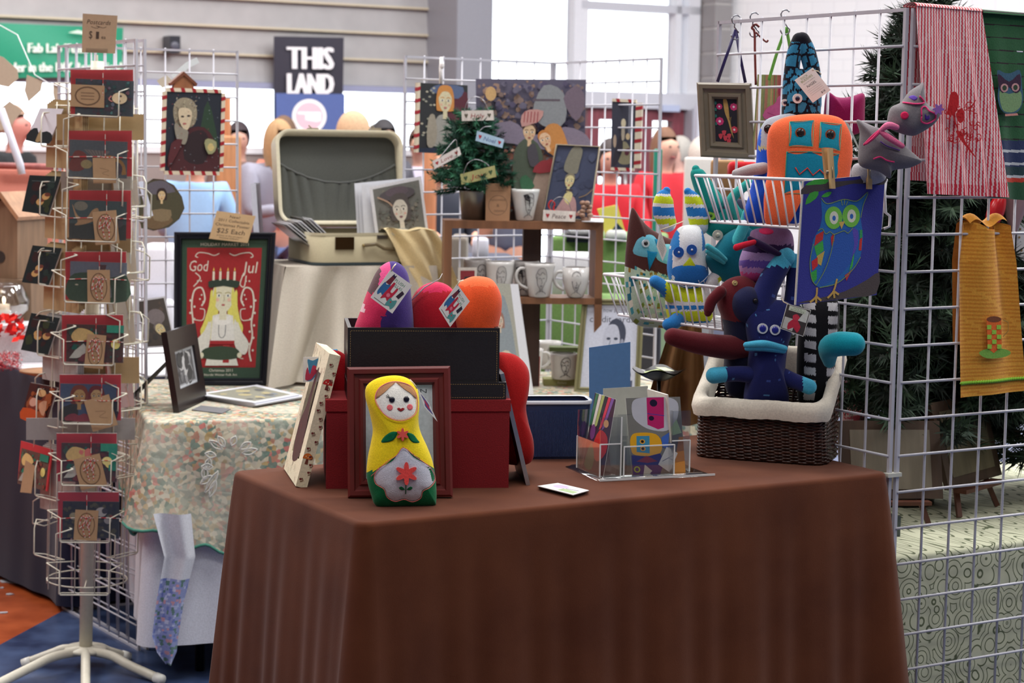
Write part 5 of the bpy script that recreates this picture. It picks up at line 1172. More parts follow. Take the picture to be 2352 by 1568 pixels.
# navy toy in front
nt_ = Toy('sock_toy', 'navy patterned sock toy with pale blue lips standing in the wicker basket', at(1765, 915, 4.03), 4)
pf = nt_.puff([(1720, 700), (1745, 690), (1800, 690), (1822, 710), (1818, 760), (1808, 800), (1802, 860), (1806, 930), (1715, 930), (1716, 860), (1718, 800), (1712, 760), (1710, 720)], nvs, .042, (1763, 800), rings=40)
LB = (74, 174, 208)
nt_.limb([(1714, 792, -.035), (1755, 790, -.052), (1802, 800, -.036)], [7, 9, 7], LB, 'lip'); nt_.limb([(1716, 800, -.034), (1758, 800, -.05), (1800, 806, -.034)], [6, 7, 6], (60, 150, 190), 'lip')
for e in ((1743, 750), (1771, 753)): nt_.eye(pf, e[0], e[1], 12, (220, 224, 230), (30, 36, 140), pr=.68, lift=.003)
for nm, q, rr in (('arm', [(1725, 860, -.01), (1690, 858, -.02), (1640, 862, -.035)], [20, 18, 19]), ('arm', [(1800, 865, -.01), (1825, 875, -.02), (1858, 888, -.04)], [20, 18, 18])):
    xx = nt_.pl.q(1662 if q[1][0] < 1750 else 1834, 860)[0]; left = q[1][0] < 1750
    nt_.limb(q, rr, (lambda c, xx=xx, left=left: LB if (c.x < xx) == left else nvs(c)), nm)
nt_.limb([(1745, 720, 0), (1762, 660, .01), (1795, 600, .02), (1805, 590, .02)], [30, 28, 25, 22], lambda c: LB if c.z > nt_.pl.q(1790, 612)[1] else nvs(c), 'raised_leg'); nt_.limb([(1815, 730, .02), (1822, 660, .03), (1826, 600, .03)], [20, 18, 18], lambda c: LB if c.z > nt_.pl.q(1790, 614)[1] else nvs(c), 'raised_leg')
def tag_b(A):
    A.rect(.02, .02, .98, .98, (70, 60, 60)); A.rect(.05, .05, .5, .5, (206, 206, 200)); A.poly([(.3, .05), (.25, .3), (.4, .5), (.35, .62), (.5, .72), (.65, .62), (.6, .5), (.78, .3), (.7, .05), (.5, .2)], (206, 44, 70), 2); A.ell(.5, .58, .14, .1, (220, 60, 84))
    A.poly([(.6, .5), (.95, .5), (.95, .9), (.8, .95)], (226, 226, 220)); A.rect(.12, .78, .82, .96, (226, 232, 214)); A.text('SOCK', .48, .91, .06, (90, 130, 60), .36); A.text('BUDDIES', .48, .83, .06, (90, 130, 60), .56)
hang_tag('hang_tag', 'printed toy tag with a red monster hanging beside the navy sock toy', nt_.pl, [(1792, 754), (1845, 773), (1863, 712), (1808, 697)], -.05, tag_b, string=[(1812, 699, -.05), (1800, 693, -.04), (1795, 685, -.02)])
# maroon dog with navy muzzle
md = Toy('dog_toy', 'maroon sock dog with a big navy muzzle draped over the basket edge', at(1690, 880, 4.06), 8)
MR = (92, 26, 34)
pf = md.puff([(1650, 665), (1675, 640), (1712, 634), (1740, 655), (1750, 700), (1742, 760), (1730, 900), (1670, 900), (1665, 800), (1662, 740), (1648, 700)], lambda c: MR if c.z > md.pl.q(1700, 735)[1] else (20, 22, 48), .04, (1700, 740), rings=26)
pm = md.puff([(1680, 670), (1712, 655), (1740, 672), (1752, 710), (1740, 740), (1705, 745), (1680, 730), (1670, 700)], (26, 30, 66), .04, None, -.02, name='muzzle')
md.limb([(1655, 670, -.03), (1635, 690, -.03), (1628, 710, -.03), (1626, 718, -.03)], [14, 13, 12, 9], MR, 'ear'); md.eye(pf, 1682, 648, 6, (206, 180, 120), (150, 130, 90), pr=.4, lift=.004); md.eye(pm, 1718, 685, 6, (16, 16, 24), (16, 16, 24), pr=.8, nm='nose')
md.limb([(1725, 800, -.01), (1650, 795, -.035), (1590, 785, -.05), (1545, 773, -.055)], [30, 27, 24, 20], MR, 'arm')
# checked toy and turquoise limb
ck = Toy('sock_toy', 'black toy with white checker stripes leaning back in the wicker basket', at(1870, 900, 4.07), 0)
def chk(c):
    px = 1870+(c.x-ck.pl.q(1870, 800)[0])/ck.s; py = 800-(c.z-ck.pl.q(1870, 800)[1])/ck.s
    k = ((py-(px-1870)*.05) % 30) < 18; return (200, 200, 204) if k and (1843 < px-(py-800)*.02 < 1868 or 1894 < px < 1918) else (24, 24, 28)
ck.puff([(1850, 690), (1885, 680), (1925, 690), (1925, 760), (1915, 860), (1900, 930), (1840, 930), (1830, 860), (1835, 760)], chk, .04, (1878, 800), rings=60, sm_=12)
tq = Toy('sock_toy', 'turquoise sock limb hanging over the right rim of the wicker basket', at(1930, 800, 3.93), 0, 0, 'toy')
tq.limb([(1905, 830, .02), (1905, 800, -.02), (1925, 790, -.05), (1960, 790, -.055)], [15, 26, 28, 27], (14, 140, 158), 'limb')
# kraft brown draped paper bag behind
kb = PL(on(1545, 975, T), 5)
t = thing('paper_wrap', 'gathered brown kraft wrap standing behind the black dish', 'wrapping', kb.M); m = MB()
q0, q1 = kb.q(1468, 975), kb.q(1625, 975); q2, q3 = kb.q(1545, 735), kb.q(1610, 735)
m.grid(lambda u, v: ((q0[0]*(1-u)+q1[0]*u)*(1-v)+(q2[0]*(1-u)+q3[0]*u)*v, .018*sin(u*16)*(1-v*.5), (q0[1])*(1-v)+(q2[1])*v), 80, 20, (138, 98, 56)); m.build('sheet', 'paper', t)
# ================================================================ behind the right grid: tree, swirl cloth table, display pieces
def pine(name, label, base, H, r0, n, seed, colr=((20, 36, 26), (28, 50, 34), (38, 64, 40)), trunk=(60, 44, 34), nl=.05, step=.014, full=True, nb=None, droop=-.05, r_n=.0015):
    t = thing(name, label, 'tree', base); R = random.Random(seed)
    m = MB(); m.tube([(0, 0, 0), (0, 0, H*.97)], [.022*H/1.2, .004], trunk, 8); m.build('trunk', 'wood', t)
    m = MB(); fol = MB(); zz = .08*H
    for k in range(n):
        f = (k+.5)/n; z = H*(.06+.9*f); L_ = r0*(1-f)**.8*R.uniform(.8, 1.15)+.05; a = k*2.399+R.uniform(-.3, .3)
        d = Vector((cos(a), sin(a), droop+R.uniform(.05, .35))); d.normalize(); pts = [Vector((0, 0, z))+d*(L_*j/4)+Vector((0, 0, -.03*(j/4)**2)) for j in range(5)]
        m.tube(pts, [.004, .0035, .003, .002, .001], trunk, 4)
        tw_ = [(pts, 1.0)]
        for j in range(int(L_/.05)+1):
            s_ = R.uniform(.25, .95); p = pts[0].lerp(pts[-1], s_); dd = (d+Vector((R.uniform(-.9, .9), R.uniform(-.9, .9), R.uniform(-.4, .4)))).normalized(); tw_.append(([p, p+dd*L_*.35*(1.1-s_)+dd*.03], .9))
        for pp, sc in tw_:
            ln = sum((pp[i+1]-pp[i]).length for i in range(len(pp)-1)); c_ = R.choice(colr)
            for q in range(int(ln/step)):
                s_ = (q+R.random())*step/ln*(len(pp)-1); i = min(int(s_), len(pp)-2); p = pp[i].lerp(pp[i+1], s_-i); ax = (pp[i+1]-pp[i]).normalized(); pr_ = ax.orthogonal().normalized()
                for e in range(3):
                    an = R.uniform(0, 6.28); rd = (Matrix.Rotation(an, 3, ax)@pr_); tip = p+(rd*.75+ax*.7)*nl*R.uniform(.6, 1); w = ax.cross(rd)*r_n*2.2
                    fol.add([p-w, p+w, tip], [(0, 1, 2)], c_)
    m.build('branches', 'wood', t); fol.build('needles', 'needle', t); return t
ptz = .69
p0 = on(2065, 1150, ptz); pot = thing('tree_pot', 'dark grey bucket standing behind the corner post', 'pot', Matrix.Translation((.95, 4.62, ptz)))
m = MB(); m.lathe([(.085, 0), (.105, .17), (.112, .175), (.112, .19), (.1, .19), (.09, .17)], (48, 52, 50), 32); m.build('body', 'satin', pot)
pine('christmas_tree', 'tall dark green artificial tree behind the right corner of the grid panels', (1.0, 4.70, ptz+.13), 1.13, .34, 330, 11, nl=.055, step=.0075)
pine('christmas_tree', 'second dark artificial tree added to darken the gap behind the amber towel', (1.36, 4.80, ptz), .9, .27, 120, 23, nl=.06, step=.009)  # extra tree, added to darken the bright gap behind the right grid
def swirl_mat():
    m, nt, b = newmat('swirl_cloth'); L = nt.links; tc = nd(nt, 'ShaderNodeTexCoord'); mp = nd(nt, 'ShaderNodeMapping'); mp.inputs['Scale'].default_value = (1, .2, 1); L.new(tc.outputs['Object'], mp.inputs[0])
    vo = nd(nt, 'ShaderNodeTexVoronoi', i_Scale=22.0, feature='F1'); L.new(mp.outputs[0], vo.inputs['Vector'])
    no = nd(nt, 'ShaderNodeTexNoise', i_Scale=8.0); L.new(mp.outputs[0], no.inputs[0]); ad = nd(nt, 'ShaderNodeMath', operation='MULTIPLY_ADD'); ad.inputs[1].default_value = .5; L.new(no.outputs[0], ad.inputs[0]); L.new(vo.outputs['Distance'], ad.inputs[2])
    wv = nd(nt, 'ShaderNodeMath', operation='MULTIPLY'); wv.inputs[1].default_value = 30.0; L.new(ad.outputs[0], wv.inputs[0]); sn = nd(nt, 'ShaderNodeMath', operation='SINE'); L.new(wv.outputs[0], sn.inputs[0])
    gt = nd(nt, 'ShaderNodeMapRange'); gt.inputs[1].default_value = .72; gt.inputs[2].default_value = .9; L.new(sn.outputs[0], gt.inputs[0])
    mx = nd(nt, 'ShaderNodeMix', data_type='RGBA'); mx.inputs[6].default_value = S((196, 198, 172)); mx.inputs[7].default_value = S((92, 100, 74)); L.new(gt.outputs[0], mx.inputs[0]); L.new(mx.outputs[2], b.inputs['Base Color']); b.inputs['Roughness'].default_value = .9; return m
sA = Vector((*on(2078, 1243, ptz).xy, 0))
sA = MBR@Vector((-.06, .05, 0)); SWM = Matrix.Translation(sA)@RZ(radians(YR))
sc_ = cloth_drape(1.5, .8, ptz, .05, .03, .008, 5, sub=60, r=.015, corner=.03, freq=13)
whole(sc_, 'tablecloth', swirl_mat(), 'cream tablecloth with olive scroll pattern behind the right grid panel', 'tablecloth', SWM)
ft = thing('folding_table', 'table under the scroll patterned cloth at the right', 'table', SWM); m = MB(); m.box(.02, 1.48, .02, .78, ptz-.04, ptz-.012, (200, 200, 196)); m.build('tabletop', 'plastic', ft)
for a in (.1, 1.4):
    for b_ in (.1, .7): m = MB(); m.tube([(a, b_, 0), (a, b_, ptz-.04)], .013, (120, 120, 120), 8); m.build('leg', 'metal', ft)
# tin with silver ring, easels with boards
tp1 = SWM@Vector((.19, .2, ptz)); m = MB(); m.box(-.06, .09, -.04, .05, 0, .045, (84, 92, 96)); whole(m, 'tin_box', 'metal', 'flat grey tin at the front edge of the scroll patterned cloth', 'box', Matrix.Translation(tp1)@RZ(radians(YR-8)))
m = MB(); P = [(.045*cos(a), .045*sin(a), .0) for a in [2*pi*k/30 for k in range(30)]]
for k in range(30): a = 2*pi*k/30; m.ball((.042*cos(a), .042*sin(a), .018), (.012, .012, .017), (160, 164, 168), 6)
m.ball((0, 0, .03), (.034, .034, .022), (186, 188, 196), 12); whole(m, 'silver_dish', 'metal', 'twisted silver ornament resting on the flat grey tin', 'ornament', Matrix.Translation(tp1+Vector((0.0, .02, .046))))
def easel(o, yaw, h, w, label, board, bl_):
    M = Matrix.Translation(o)@RZ(radians(yaw)); t = thing('easel', label, 'easel', M); c = (86, 46, 30)
    for sx in (-1, 1): m = MB(); m.tube([(sx*w*.5, -.03, .004), (sx*w*.12, .05, h)], .008, c, 4); m.build('front_leg', 'wood', t)
    m = MB(); m.tube([(0, .12, .004), (0, .05, h*.9)], .007, c, 4); m.build('rear_leg', 'wood', t); m = MB(); m.box(-w*.5, w*.5, -.045, -.012, h*.25, h*.29, c); m.build('ledge', 'wood', t)
    q = Matrix.Translation(o)@RZ(radians(yaw))@TR(0, -.015, h*.3)@RX(-.28); m = MB(); m.box(-w*.7, w*.7, -.006, .006, 0, h*.85, (70, 52, 38)); m.box(-w*.55, w*.55, -.008, -.006, h*.1, h*.75, board)
    whole(m, 'framed_board', 'wood', bl_, 'picture frame', q)
easel(SWM@Vector((.34, .26, ptz)), YR-25, .21, .17, 'dark wooden easel on the scroll cloth nearest the post', (120, 112, 96), 'brown framed board on the dark easel nearest the post')
easel(SWM@Vector((.62, .30, ptz)), YR+20, .24, .2, 'dark wooden easel on the scroll cloth at the right picture edge', (100, 92, 70), 'brown framed board on the easel at the right picture edge')
wf = Toy('figurine', 'pale grey rounded figurine behind the right grid beside the tree pot', at(2165, 1040, 4.50), 0, cat='ornament'); 
wf.puff([(2140, 1010), (2137, 950), (2150, 935), (2170, 930), (2185, 940), (2180, 980), (2170, 1010)], (170, 170, 172), .03); m = MB(); m.box(-.022, .022, -.02, .02, 0, .028, (190, 180, 176)); 
wf.t.children; 
b = wf.pl.q(2157, 1022); m = MB(); m.box(b[0]-.03, b[0]+.03, -.02, .02, b[1]-.028, b[1]+.012, (186, 176, 172)); m.build('base', 'satin', wf.t)
rb = at(2287, 485, 4.45); m = MB(); m.ball((0, 0, 0), (.02, .02, .045), (180, 20, 30)); m.tube([(0, 0, .045), (0, 0, .07)], .002, (150, 150, 150), 5); whole(m, 'bauble', 'gloss', 'red pointed bauble seen above the amber towel', 'ornament', Matrix.Translation(rb)@RY(.3))
gl = at(2330, 475, 4.5); m = MB(); m.lathe([(.004, -.07), (.04, .03), (.042, .035), (.038, .03)], (170, 140, 140), 20, cap=False); m.tube([(0, 0, -.07), (0, 0, -.2)], .003, (150, 130, 130), 5); whole(m, 'glass_funnel', 'gloss', 'pinkish cone shaped ornament under the green towel', 'ornament', Matrix.Translation(gl))
m = MB(); g0 = PL(at(2345, 590, 4.6), 20); m.prism(g0.Q([(2334, 585), (2400, 640), (2400, 510), (2337, 512)]), 0, .008, (222, 220, 220)); 
for a, b_ in ((2341, 545), (2346, 575), (2343, 526)): x, z = g0.q(a, b_); m.prism(circ(x, z, .003, .003, 6), -.001, 0, (150, 120, 70))
whole(m, 'white_board', 'paper', 'white spotted card at the right edge behind the grid', 'sign', g0.M)
sb = PL(at(1965, 1060, 4.62), 0); t = thing('cloth_bundle', 'pink and white striped cloth bundle behind the grid right of the wicker basket', 'cloth', sb.M)
m = MB(); ol = sb.Q([(1930, 875), (1955, 872), (1975, 900), (1990, 935), (1985, 965), (1930, 965)]); Puff(ol, None, .02).mesh(m, lambda c: (206, 90, 110) if ((c.x+c.z*.3)/.008) % 1 < .45 else (224, 190, 196), 16); m.build('cloth', 'cloth', t)
m = MB(); m.prism(sb.Q([(1925, 998), (1978, 996), (1980, 962), (1925, 965)]), -.025, -.02, (190, 192, 206)); m.build('label', 'paper', t)
def rr_ring(x0, x1, y0, y1, r, z, n=6):
    P = []
    for cx, cy, a in ((x1-r, y0+r, -pi/2), (x1-r, y1-r, 0), (x0+r, y1-r, pi/2), (x0+r, y0+r, pi)):
        for j in range(n+1): P.append((cx+r*cos(a+pi/2*j/n), cy+r*sin(a+pi/2*j/n), z))
    return P
# ================================================================ quilt covered table in the middle
Q = .75; QA = 15.0
qb = on(343, 968, Q); QM = Matrix.Translation((qb.x, qb.y, 0))@RZ(radians(QA)); QW, QD = 1.0, .95
ft = thing('folding_table', 'folding table hidden under the flowered quilt', 'table', QM)
m = MB(); m.box(.03, QW-.03, .03, QD-.03, Q-.05, Q-.014, (200, 200, 196)); m.build('tabletop', 'plastic', ft)
for a in (.15, QW-.15):
    for b_ in (.1, QD-.1): m = MB(); m.tube([(a, b_, 0), (a, b_, Q-.05)], .014, (60, 60, 62), 8); m.build('leg', 'metal', ft)
def quilt_mat():
    m, nt, b = newmat('flowered_quilt'); L = nt.links; tc = nd(nt, 'ShaderNodeTexCoord')
    n1 = nd(nt, 'ShaderNodeTexVoronoi', i_Scale=80.0); n1.inputs['Randomness'].default_value = 1; L.new(tc.outputs['Object'], n1.inputs['Vector'])
    r = nd(nt, 'ShaderNodeValToRGB'); e = r.color_ramp; e.interpolation = 'CONSTANT'
    sp_ = nd(nt, 'ShaderNodeSeparateXYZ'); L.new(n1.outputs['Color'], sp_.inputs[0])
    cols = [(0, (196, 186, 160)), (.2, (134, 146, 134)), (.36, (176, 128, 106)), (.46, (190, 182, 164)), (.58, (100, 124, 112)), (.74, (170, 146, 100)), (.84, (186, 116, 108)), (.9, (112, 124, 112))]
    e.elements[0].position = 0; e.elements[0].color = S(cols[0][1]); e.elements[1].position = cols[1][0]; e.elements[1].color = S(cols[1][1])
    for p, c in cols[2:]: k = e.elements.new(p); k.color = S(c)
    L.new(sp_.outputs[0], r.inputs[0])
    n2 = nd(nt, 'ShaderNodeTexNoise', i_Scale=5.0); L.new(tc.outputs['Object'], n2.inputs[0]); r2 = nd(nt, 'ShaderNodeMapRange'); r2.inputs[1].default_value = .42; r2.inputs[2].default_value = .6; L.new(n2.outputs[0], r2.inputs[0])
    mx = nd(nt, 'ShaderNodeMix', data_type='RGBA'); mx.inputs[7].default_value = S((204, 200, 184)); k2 = nd(nt, 'ShaderNodeMath', operation='MULTIPLY'); k2.inputs[1].default_value = .55; L.new(r2.outputs[0], k2.inputs[0]); L.new(k2.outputs[0], mx.inputs[0]); L.new(r.outputs[0], mx.inputs[6])
    L.new(mx.outputs[2], b.inputs['Base Color']); b.inputs['Roughness'].default_value = .95
    v2 = nd(nt, 'ShaderNodeTexVoronoi', i_Scale=26.0, feature='DISTANCE_TO_EDGE'); L.new(tc.outputs['Object'], v2.inputs['Vector']); bp = nd(nt, 'ShaderNodeBump', i_Strength=.6); bp.inputs['Distance'].default_value = .006; L.new(v2.outputs['Distance'], bp.inputs['Height']); L.new(bp.outputs[0], b.inputs['Normal']); return m
def quilt_z(x): return .44+.05*sin(x*5+1)-.30*max(0, 1-abs(x-.02)/.16)*.6
# white sheet first, then the quilt over it
ws = cloth_drape(QW-.03, QD-.03, Q-.006, .11, .02, .012, 12, sub=50, r=.02, corner=.02, freq=11, col=(214, 214, 220))
for i in range(len(ws.c)): ws.c[i] = S((212, 214, 224))
whole(ws, 'table_sheet', 'cloth', 'white sheet under the flowered quilt reaching nearly to the floor', 'tablecloth', QM@TR(.015, .015, 0))
qm = cloth_drape(QW, QD, Q, .40, .03, .014, 21, sub=70, r=.03, corner=.03, freq=12, n=16)
tq_ = thing('quilt', 'flowered patchwork quilt with scalloped green edge over the middle table', 'quilt', QM)
Nper = None
for i, v in enumerate(qm.v):
    z = v[2]
    if z < Q-.02:
        f = (Q-z)/(Q-.40); sc = .86+.10*sin(v[0]*9+v[1]*7)+.05*sin(v[0]*41+v[1]*37); fl_ = .12*max(0, 1-sqrt((v[0]-.12)**2+(v[1])**2)/.25); qm.v[i] = Vector((v[0], v[1]-.003, Q-(Q-z)*(sc+fl_)))
qm.build('cover', quilt_mat(), tq_)
NP = [v for v in qm.v][-1:]; 
nring = 4+16; per = len(qm.v)//nring; hem = qm.v[-per:]
m = MB(); m.tube([(v[0], v[1], v[2]) for v in hem], .0045, (70, 128, 112), 5, True); m.build('binding', 'cloth', tq_)
# lace leaf doily sewn on the front drop
lp = PL(QM@Vector((.42, -.028, Q-.2)), QA)
m = MB()
def leaf(cx, cy, ax, ay, w):
    dx, dy = ax-cx, ay-cy; l = sqrt(dx*dx+dy*dy); nx, ny = -dy/l, dx/l; P = [(cx, cy)]
    for k in range(1, 8): t = k/8; ww = w*sin(pi*t); P.append((cx+dx*t+nx*ww, cy+dy*t+ny*ww))
    P.append((ax, ay))
    for k in range(7, 0, -1): t = k/8; ww = w*sin(pi*t); P.append((cx+dx*t-nx*ww, cy+dy*t-ny*ww))
    return P
for (cx, cy, ax, ay) in ((510, 1030, 480, 1010), (515, 1025, 500, 1000), (530, 1022, 540, 1000), (550, 1030, 575, 1014), (555, 1040, 590, 1030), (495, 1045, 470, 1040), (488, 1070, 462, 1070), (485, 1090, 460, 1110), (495, 1100, 480, 1140), (500, 1080, 470, 1130), (480, 1050, 475, 1075), (470, 1070, 468, 1100)):
    P = lp.Q(leaf(cx, cy, ax, ay, 7)); m.tube([(x, -.012, z) for x, z in P], .0022, (206, 206, 200), 5, True); m.tube([lp.p3(cx, cy, -.012), lp.p3(ax, ay, -.012)], .0014, (206, 206, 200), 4)
m.build('lace_motif', 'cloth', tq_, W=False).matrix_parent_inverse = Matrix()
lc = tq_.children[-1] if tq_.children else None
for o_ in C.objects:
    if o_.name.startswith('lace_motif'): o_.matrix_local = QM.inverted()@lp.M
# blue flowered corner hanging low at the left
tb_ = thing('quilt_corner', 'pale blue flowered quilt corner hanging almost to the floor', 'quilt', PL(on(400, 1530, 0)+Vector((0, -.26, 0)), 20).M)
bpq = PL(on(400, 1530, 0)+Vector((0, -.26, 0)), 20); K = [(1180, 352, 440), (1280, 378, 450), (1380, 360, 425), (1460, 350, 412), (1500, 362, 408), (1528, 383, 396)]
def bfn(u, v):
    k = v*(len(K)-1); i = min(int(k), len(K)-2); f = k-i; a, b_ = K[i], K[i+1]; x, z = bpq.q((a[1]*(1-f)+b_[1]*f)*(1-u)+(a[2]*(1-f)+b_[2]*f)*u, a[0]*(1-f)+b_[0]*f)
    return (x, .012*sin(u*7)+.01*v, z)
bs = spots(8, .012, (140, 150, 196), [(186, 192, 220), (110, 124, 186), (196, 150, 160), (96, 128, 120), (170, 180, 214)], .5)
m = MB(); m.grid(bfn, 40, 90, lambda c: bs(c) if c.z < bpq.q(400, 1330)[1] or c.x > bpq.q(408, 1300)[0]+9 else (208, 210, 218)); m.build('cloth', 'cloth', tb_)
Q2 = on(1130, 918, Q); Q2M = Matrix.Translation((Q2.x, Q2.y, 0))@RZ(radians(13))
ft = thing('folding_table', 'folding table under the quilt that carries the mug shelf', 'table', Q2M); m = MB(); m.box(.03, .87, .03, .67, Q-.05, Q-.014, (200, 200, 196)); m.build('tabletop', 'plastic', ft)
for a in (.1, .8):
    for b_ in (.1, .6): m = MB(); m.tube([(a, b_, 0), (a, b_, Q-.05)], .014, (60, 60, 62), 8); m.build('leg', 'metal', ft)
q2 = cloth_drape(.9, .7, Q, .42, .03, .010, 31, sub=40, r=.03, corner=.03, freq=12, n=12); t = thing('quilt', 'flowered patchwork quilt under the mug shelf and olive box', 'quilt', Q2M); q2.build('cover', bpy.data.materials['flowered_quilt'], t)
tub0 = PL(on(1282, 1054, T), 8); a_, b_ = tub0.q(1190, 1050)[0], tub0.q(1356, 1050)[0]; th_ = tub0.q(1280, 921)[1]
t = thing('blue_tub', 'navy ribbed tub with a white rim at the back edge of the brown table', 'tub', tub0.M); m = MB()
m.wall([rr_ring(a_+.006, b_-.006, 0.002, .07, .015, 0), rr_ring(a_, b_, -.004, .078, .015, th_)], None, (36, 52, 92)); m.add(rr_ring(a_+.006, b_-.006, 0.002, .07, .015, 0), [tuple(reversed(range(28)))], (30, 44, 80))
for k in range(44): x = a_+.02+(b_-a_-.04)*k/43; m.box(x, x+.0016, -.0048, .0, .006, th_-.02, (48, 66, 110))
m.build('body', 'plastic', t); m = MB(); m.wall([rr_ring(a_-.002, b_+.002, -.006, .08, .016, th_-.006), rr_ring(a_-.003, b_+.003, -.007, .081, .016, th_+.002), rr_ring(a_+.004, b_-.004, .0, .074, .014, th_+.001)], None, (206, 210, 220)); m.build('rim', 'plastic', t)
# ================================================================ things on the quilt
# framed red poster
gp_ = PL(on(505, 884, Q), 5, 5)
def a_jul(A):
    G = (44, 70, 52); A.rect(0, 0, 1, 1, G); A.rect(.06, .075, .94, .94, (150, 26, 30)); w = (206, 200, 186)
    A.text('HOLIDAY MARKET 2011', .5, .965, .022, w, .56)
    A.text('God', .2, .81, .08, w, .22, .1); A.text('Jul', .81, .80, .085, w, .17, .1); A.line([(.16, .76), (.22, .72), (.14, .66)], .014, w); A.line([(.74, .76), (.70, .68), (.75, .66), (.77, .74)], .014, w)
    for sx in (-1, 1):
        c = lambda a, b: (.5+sx*a, b)
        A.line([c(.06, .9), c(.12, .885), c(.2, .9), c(.3, .905), c(.34, .88), c(.31, .87)], .012, w)
        A.line([c(.26, .52), c(.22, .57), c(.26, .65), c(.35, .63), c(.38, .52), c(.36, .4), c(.38, .3), c(.35, .2), c(.38, .12)], .02, w); A.line([c(.335, .42), c(.24, .42), (.5+sx*.22, .49), c(.28, .5)], .012, w)
        A.line([c(.32, .24), c(.24, .22), c(.23, .15), c(.28, .14)], .012, w)
        for k in range(9): A.ell(.5+sx*(.37+.025*(-1)**k), .2+k*.045, .014, .009, w, 8)
        for a, b in ((.28, .57), (.26, .6), (.24, .55), (.31, .7), (.27, .7)): A.ell(.5+sx*a, b, .010, .007, w, 8)
    Y = (206, 200, 96); SK = (206, 204, 178)
    A.poly([(.36, .64), (.33, .52), (.27, .40), (.23, .34), (.27, .27), (.32, .31), (.36, .28), (.4, .36), (.45, .5)], Y, 3); A.poly([(.66, .64), (.68, .52), (.72, .42), (.76, .36), (.72, .27), (.67, .31), (.64, .28), (.6, .38), (.56, .5)], Y, 3)
    A.poly([(.36, .44), (.28, .34), (.16, .25), (.2, .17), (.32, .2), (.36, .3)], (206, 206, 196), 3); A.poly([(.66, .44), (.74, .34), (.84, .25), (.8, .17), (.7, .2), (.64, .3)], (206, 206, 196), 3)
    A.poly([(.38, .45), (.5, .47), (.63, .45), (.66, .26), (.36, .26)], (210, 210, 204), 0); A.line([(.46, .44), (.46, .32), (.5, .29), (.54, .32), (.54, .44)], .008, (50, 60, 70)); 
    A.poly([(.42, .45), (.5, .42), (.5, .38), (.4, .4)], (220, 220, 214), 2); A.poly([(.6, .45), (.5, .42), (.5, .38), (.6, .4)], (220, 220, 214), 2)
    A.poly([(.46, .50), (.55, .50), (.55, .42), (.46, .42)], SK); A.poly([(.39, .66), (.38, .57), (.43, .5), (.505, .47), (.58, .5), (.63, .57), (.62, .66), (.5, .68)], SK, 3)
    A.poly([(.4, .66), (.36, .5), (.33, .42), (.36, .41), (.41, .52), (.42, .6)], Y, 3); A.poly([(.62, .66), (.66, .5), (.7, .42), (.67, .41), (.61, .52), (.6, .6)], Y, 3)
    for sx in (-1, 1): A.ell(.505+sx*.055, .595, .024, .009, (226, 226, 220)); A.ell(.505+sx*.055, .595, .011, .008, (60, 80, 90)); A.line([(.505+sx*.02, .612), (.505+sx*.055, .619), (.505+sx*.09, .61)], .008, (150, 140, 80)); A.ell(.505+sx*.07, .565, .02, .013, (214, 176, 156))
    A.line([(.51, .6), (.515, .56), (.5, .556)], .005, (140, 120, 90)); A.ell(.505, .528, .022, .007, (170, 90, 90))
    A.poly([(.32, .68), (.34, .65), (.5, .665), (.66, .65), (.69, .68), (.68, .70), (.5, .715), (.33, .7)], (34, 52, 40), 2)
    for x in (.38, .46, .55, .63): A.rect(x-.013, .705, x+.013, .77, (214, 206, 186)); A.poly([(x-.01, .775), (x, .8), (x+.01, .775)], (226, 190, 90))
    A.rect(.35, .245, .66, .27, (150, 28, 34)); A.poly([(.3, .09), (.34, .2), (.66, .2), (.72, .09)], (206, 206, 196), 0); A.rect(.52, .11, .6, .24, (150, 28, 34))
    A.poly([(.24, .17), (.3, .215), (.5, .23), (.68, .215), (.74, .17), (.68, .14), (.5, .13), (.3, .14)], (44, 62, 44), 3); A.ell(.25, .165, .03, .02, SK); A.ell(.73, .165, .03, .02, SK)
    A.rect(0, 0, 1, .076, (40, 66, 50)); A.text('Christmas 2011', .5, .056, .02, w, .3); A.text('Nordic Winter Folk Art', .5, .024, .017, w, .42)
t, _ = picture_frame('framed_poster', 'black framed red and green Christmas poster reading God Jul on the quilt', gp_, [(400, 884), (612, 884), (634, 534), (401, 533)], 17, (24, 26, 34), 'gloss', .022, art=a_jul)
kq = [(480, 548), (569, 558), (587, 496), (498, 484)]
q = gp_.Q(kq, -.03); m = MB(); m.prism(q, -.031, -.0302, (190, 160, 120)); kc = whole(m, 'price_card', 'paper', 'kraft price card reading $25 Each taped to the top of the red poster', 'sign', gp_.M)
def a_25(A):
    c = (70, 56, 46); A.text('New!', .5, .86, .1, c, .26); A.text('2011 Collectable', .5, .71, .1, c, .8); A.text('Christmas Poster', .5, .55, .1, c, .88); A.text('$25 Each', .5, .34, .17, c, .72); A.text('printed on fine art paper', .5, .17, .05, c, .66); A.text('limited edition', .5, .09, .05, c, .5)
a = MB(); a_25(Art(a, q, -.0312)); a.build('lettering', 'print', kc)
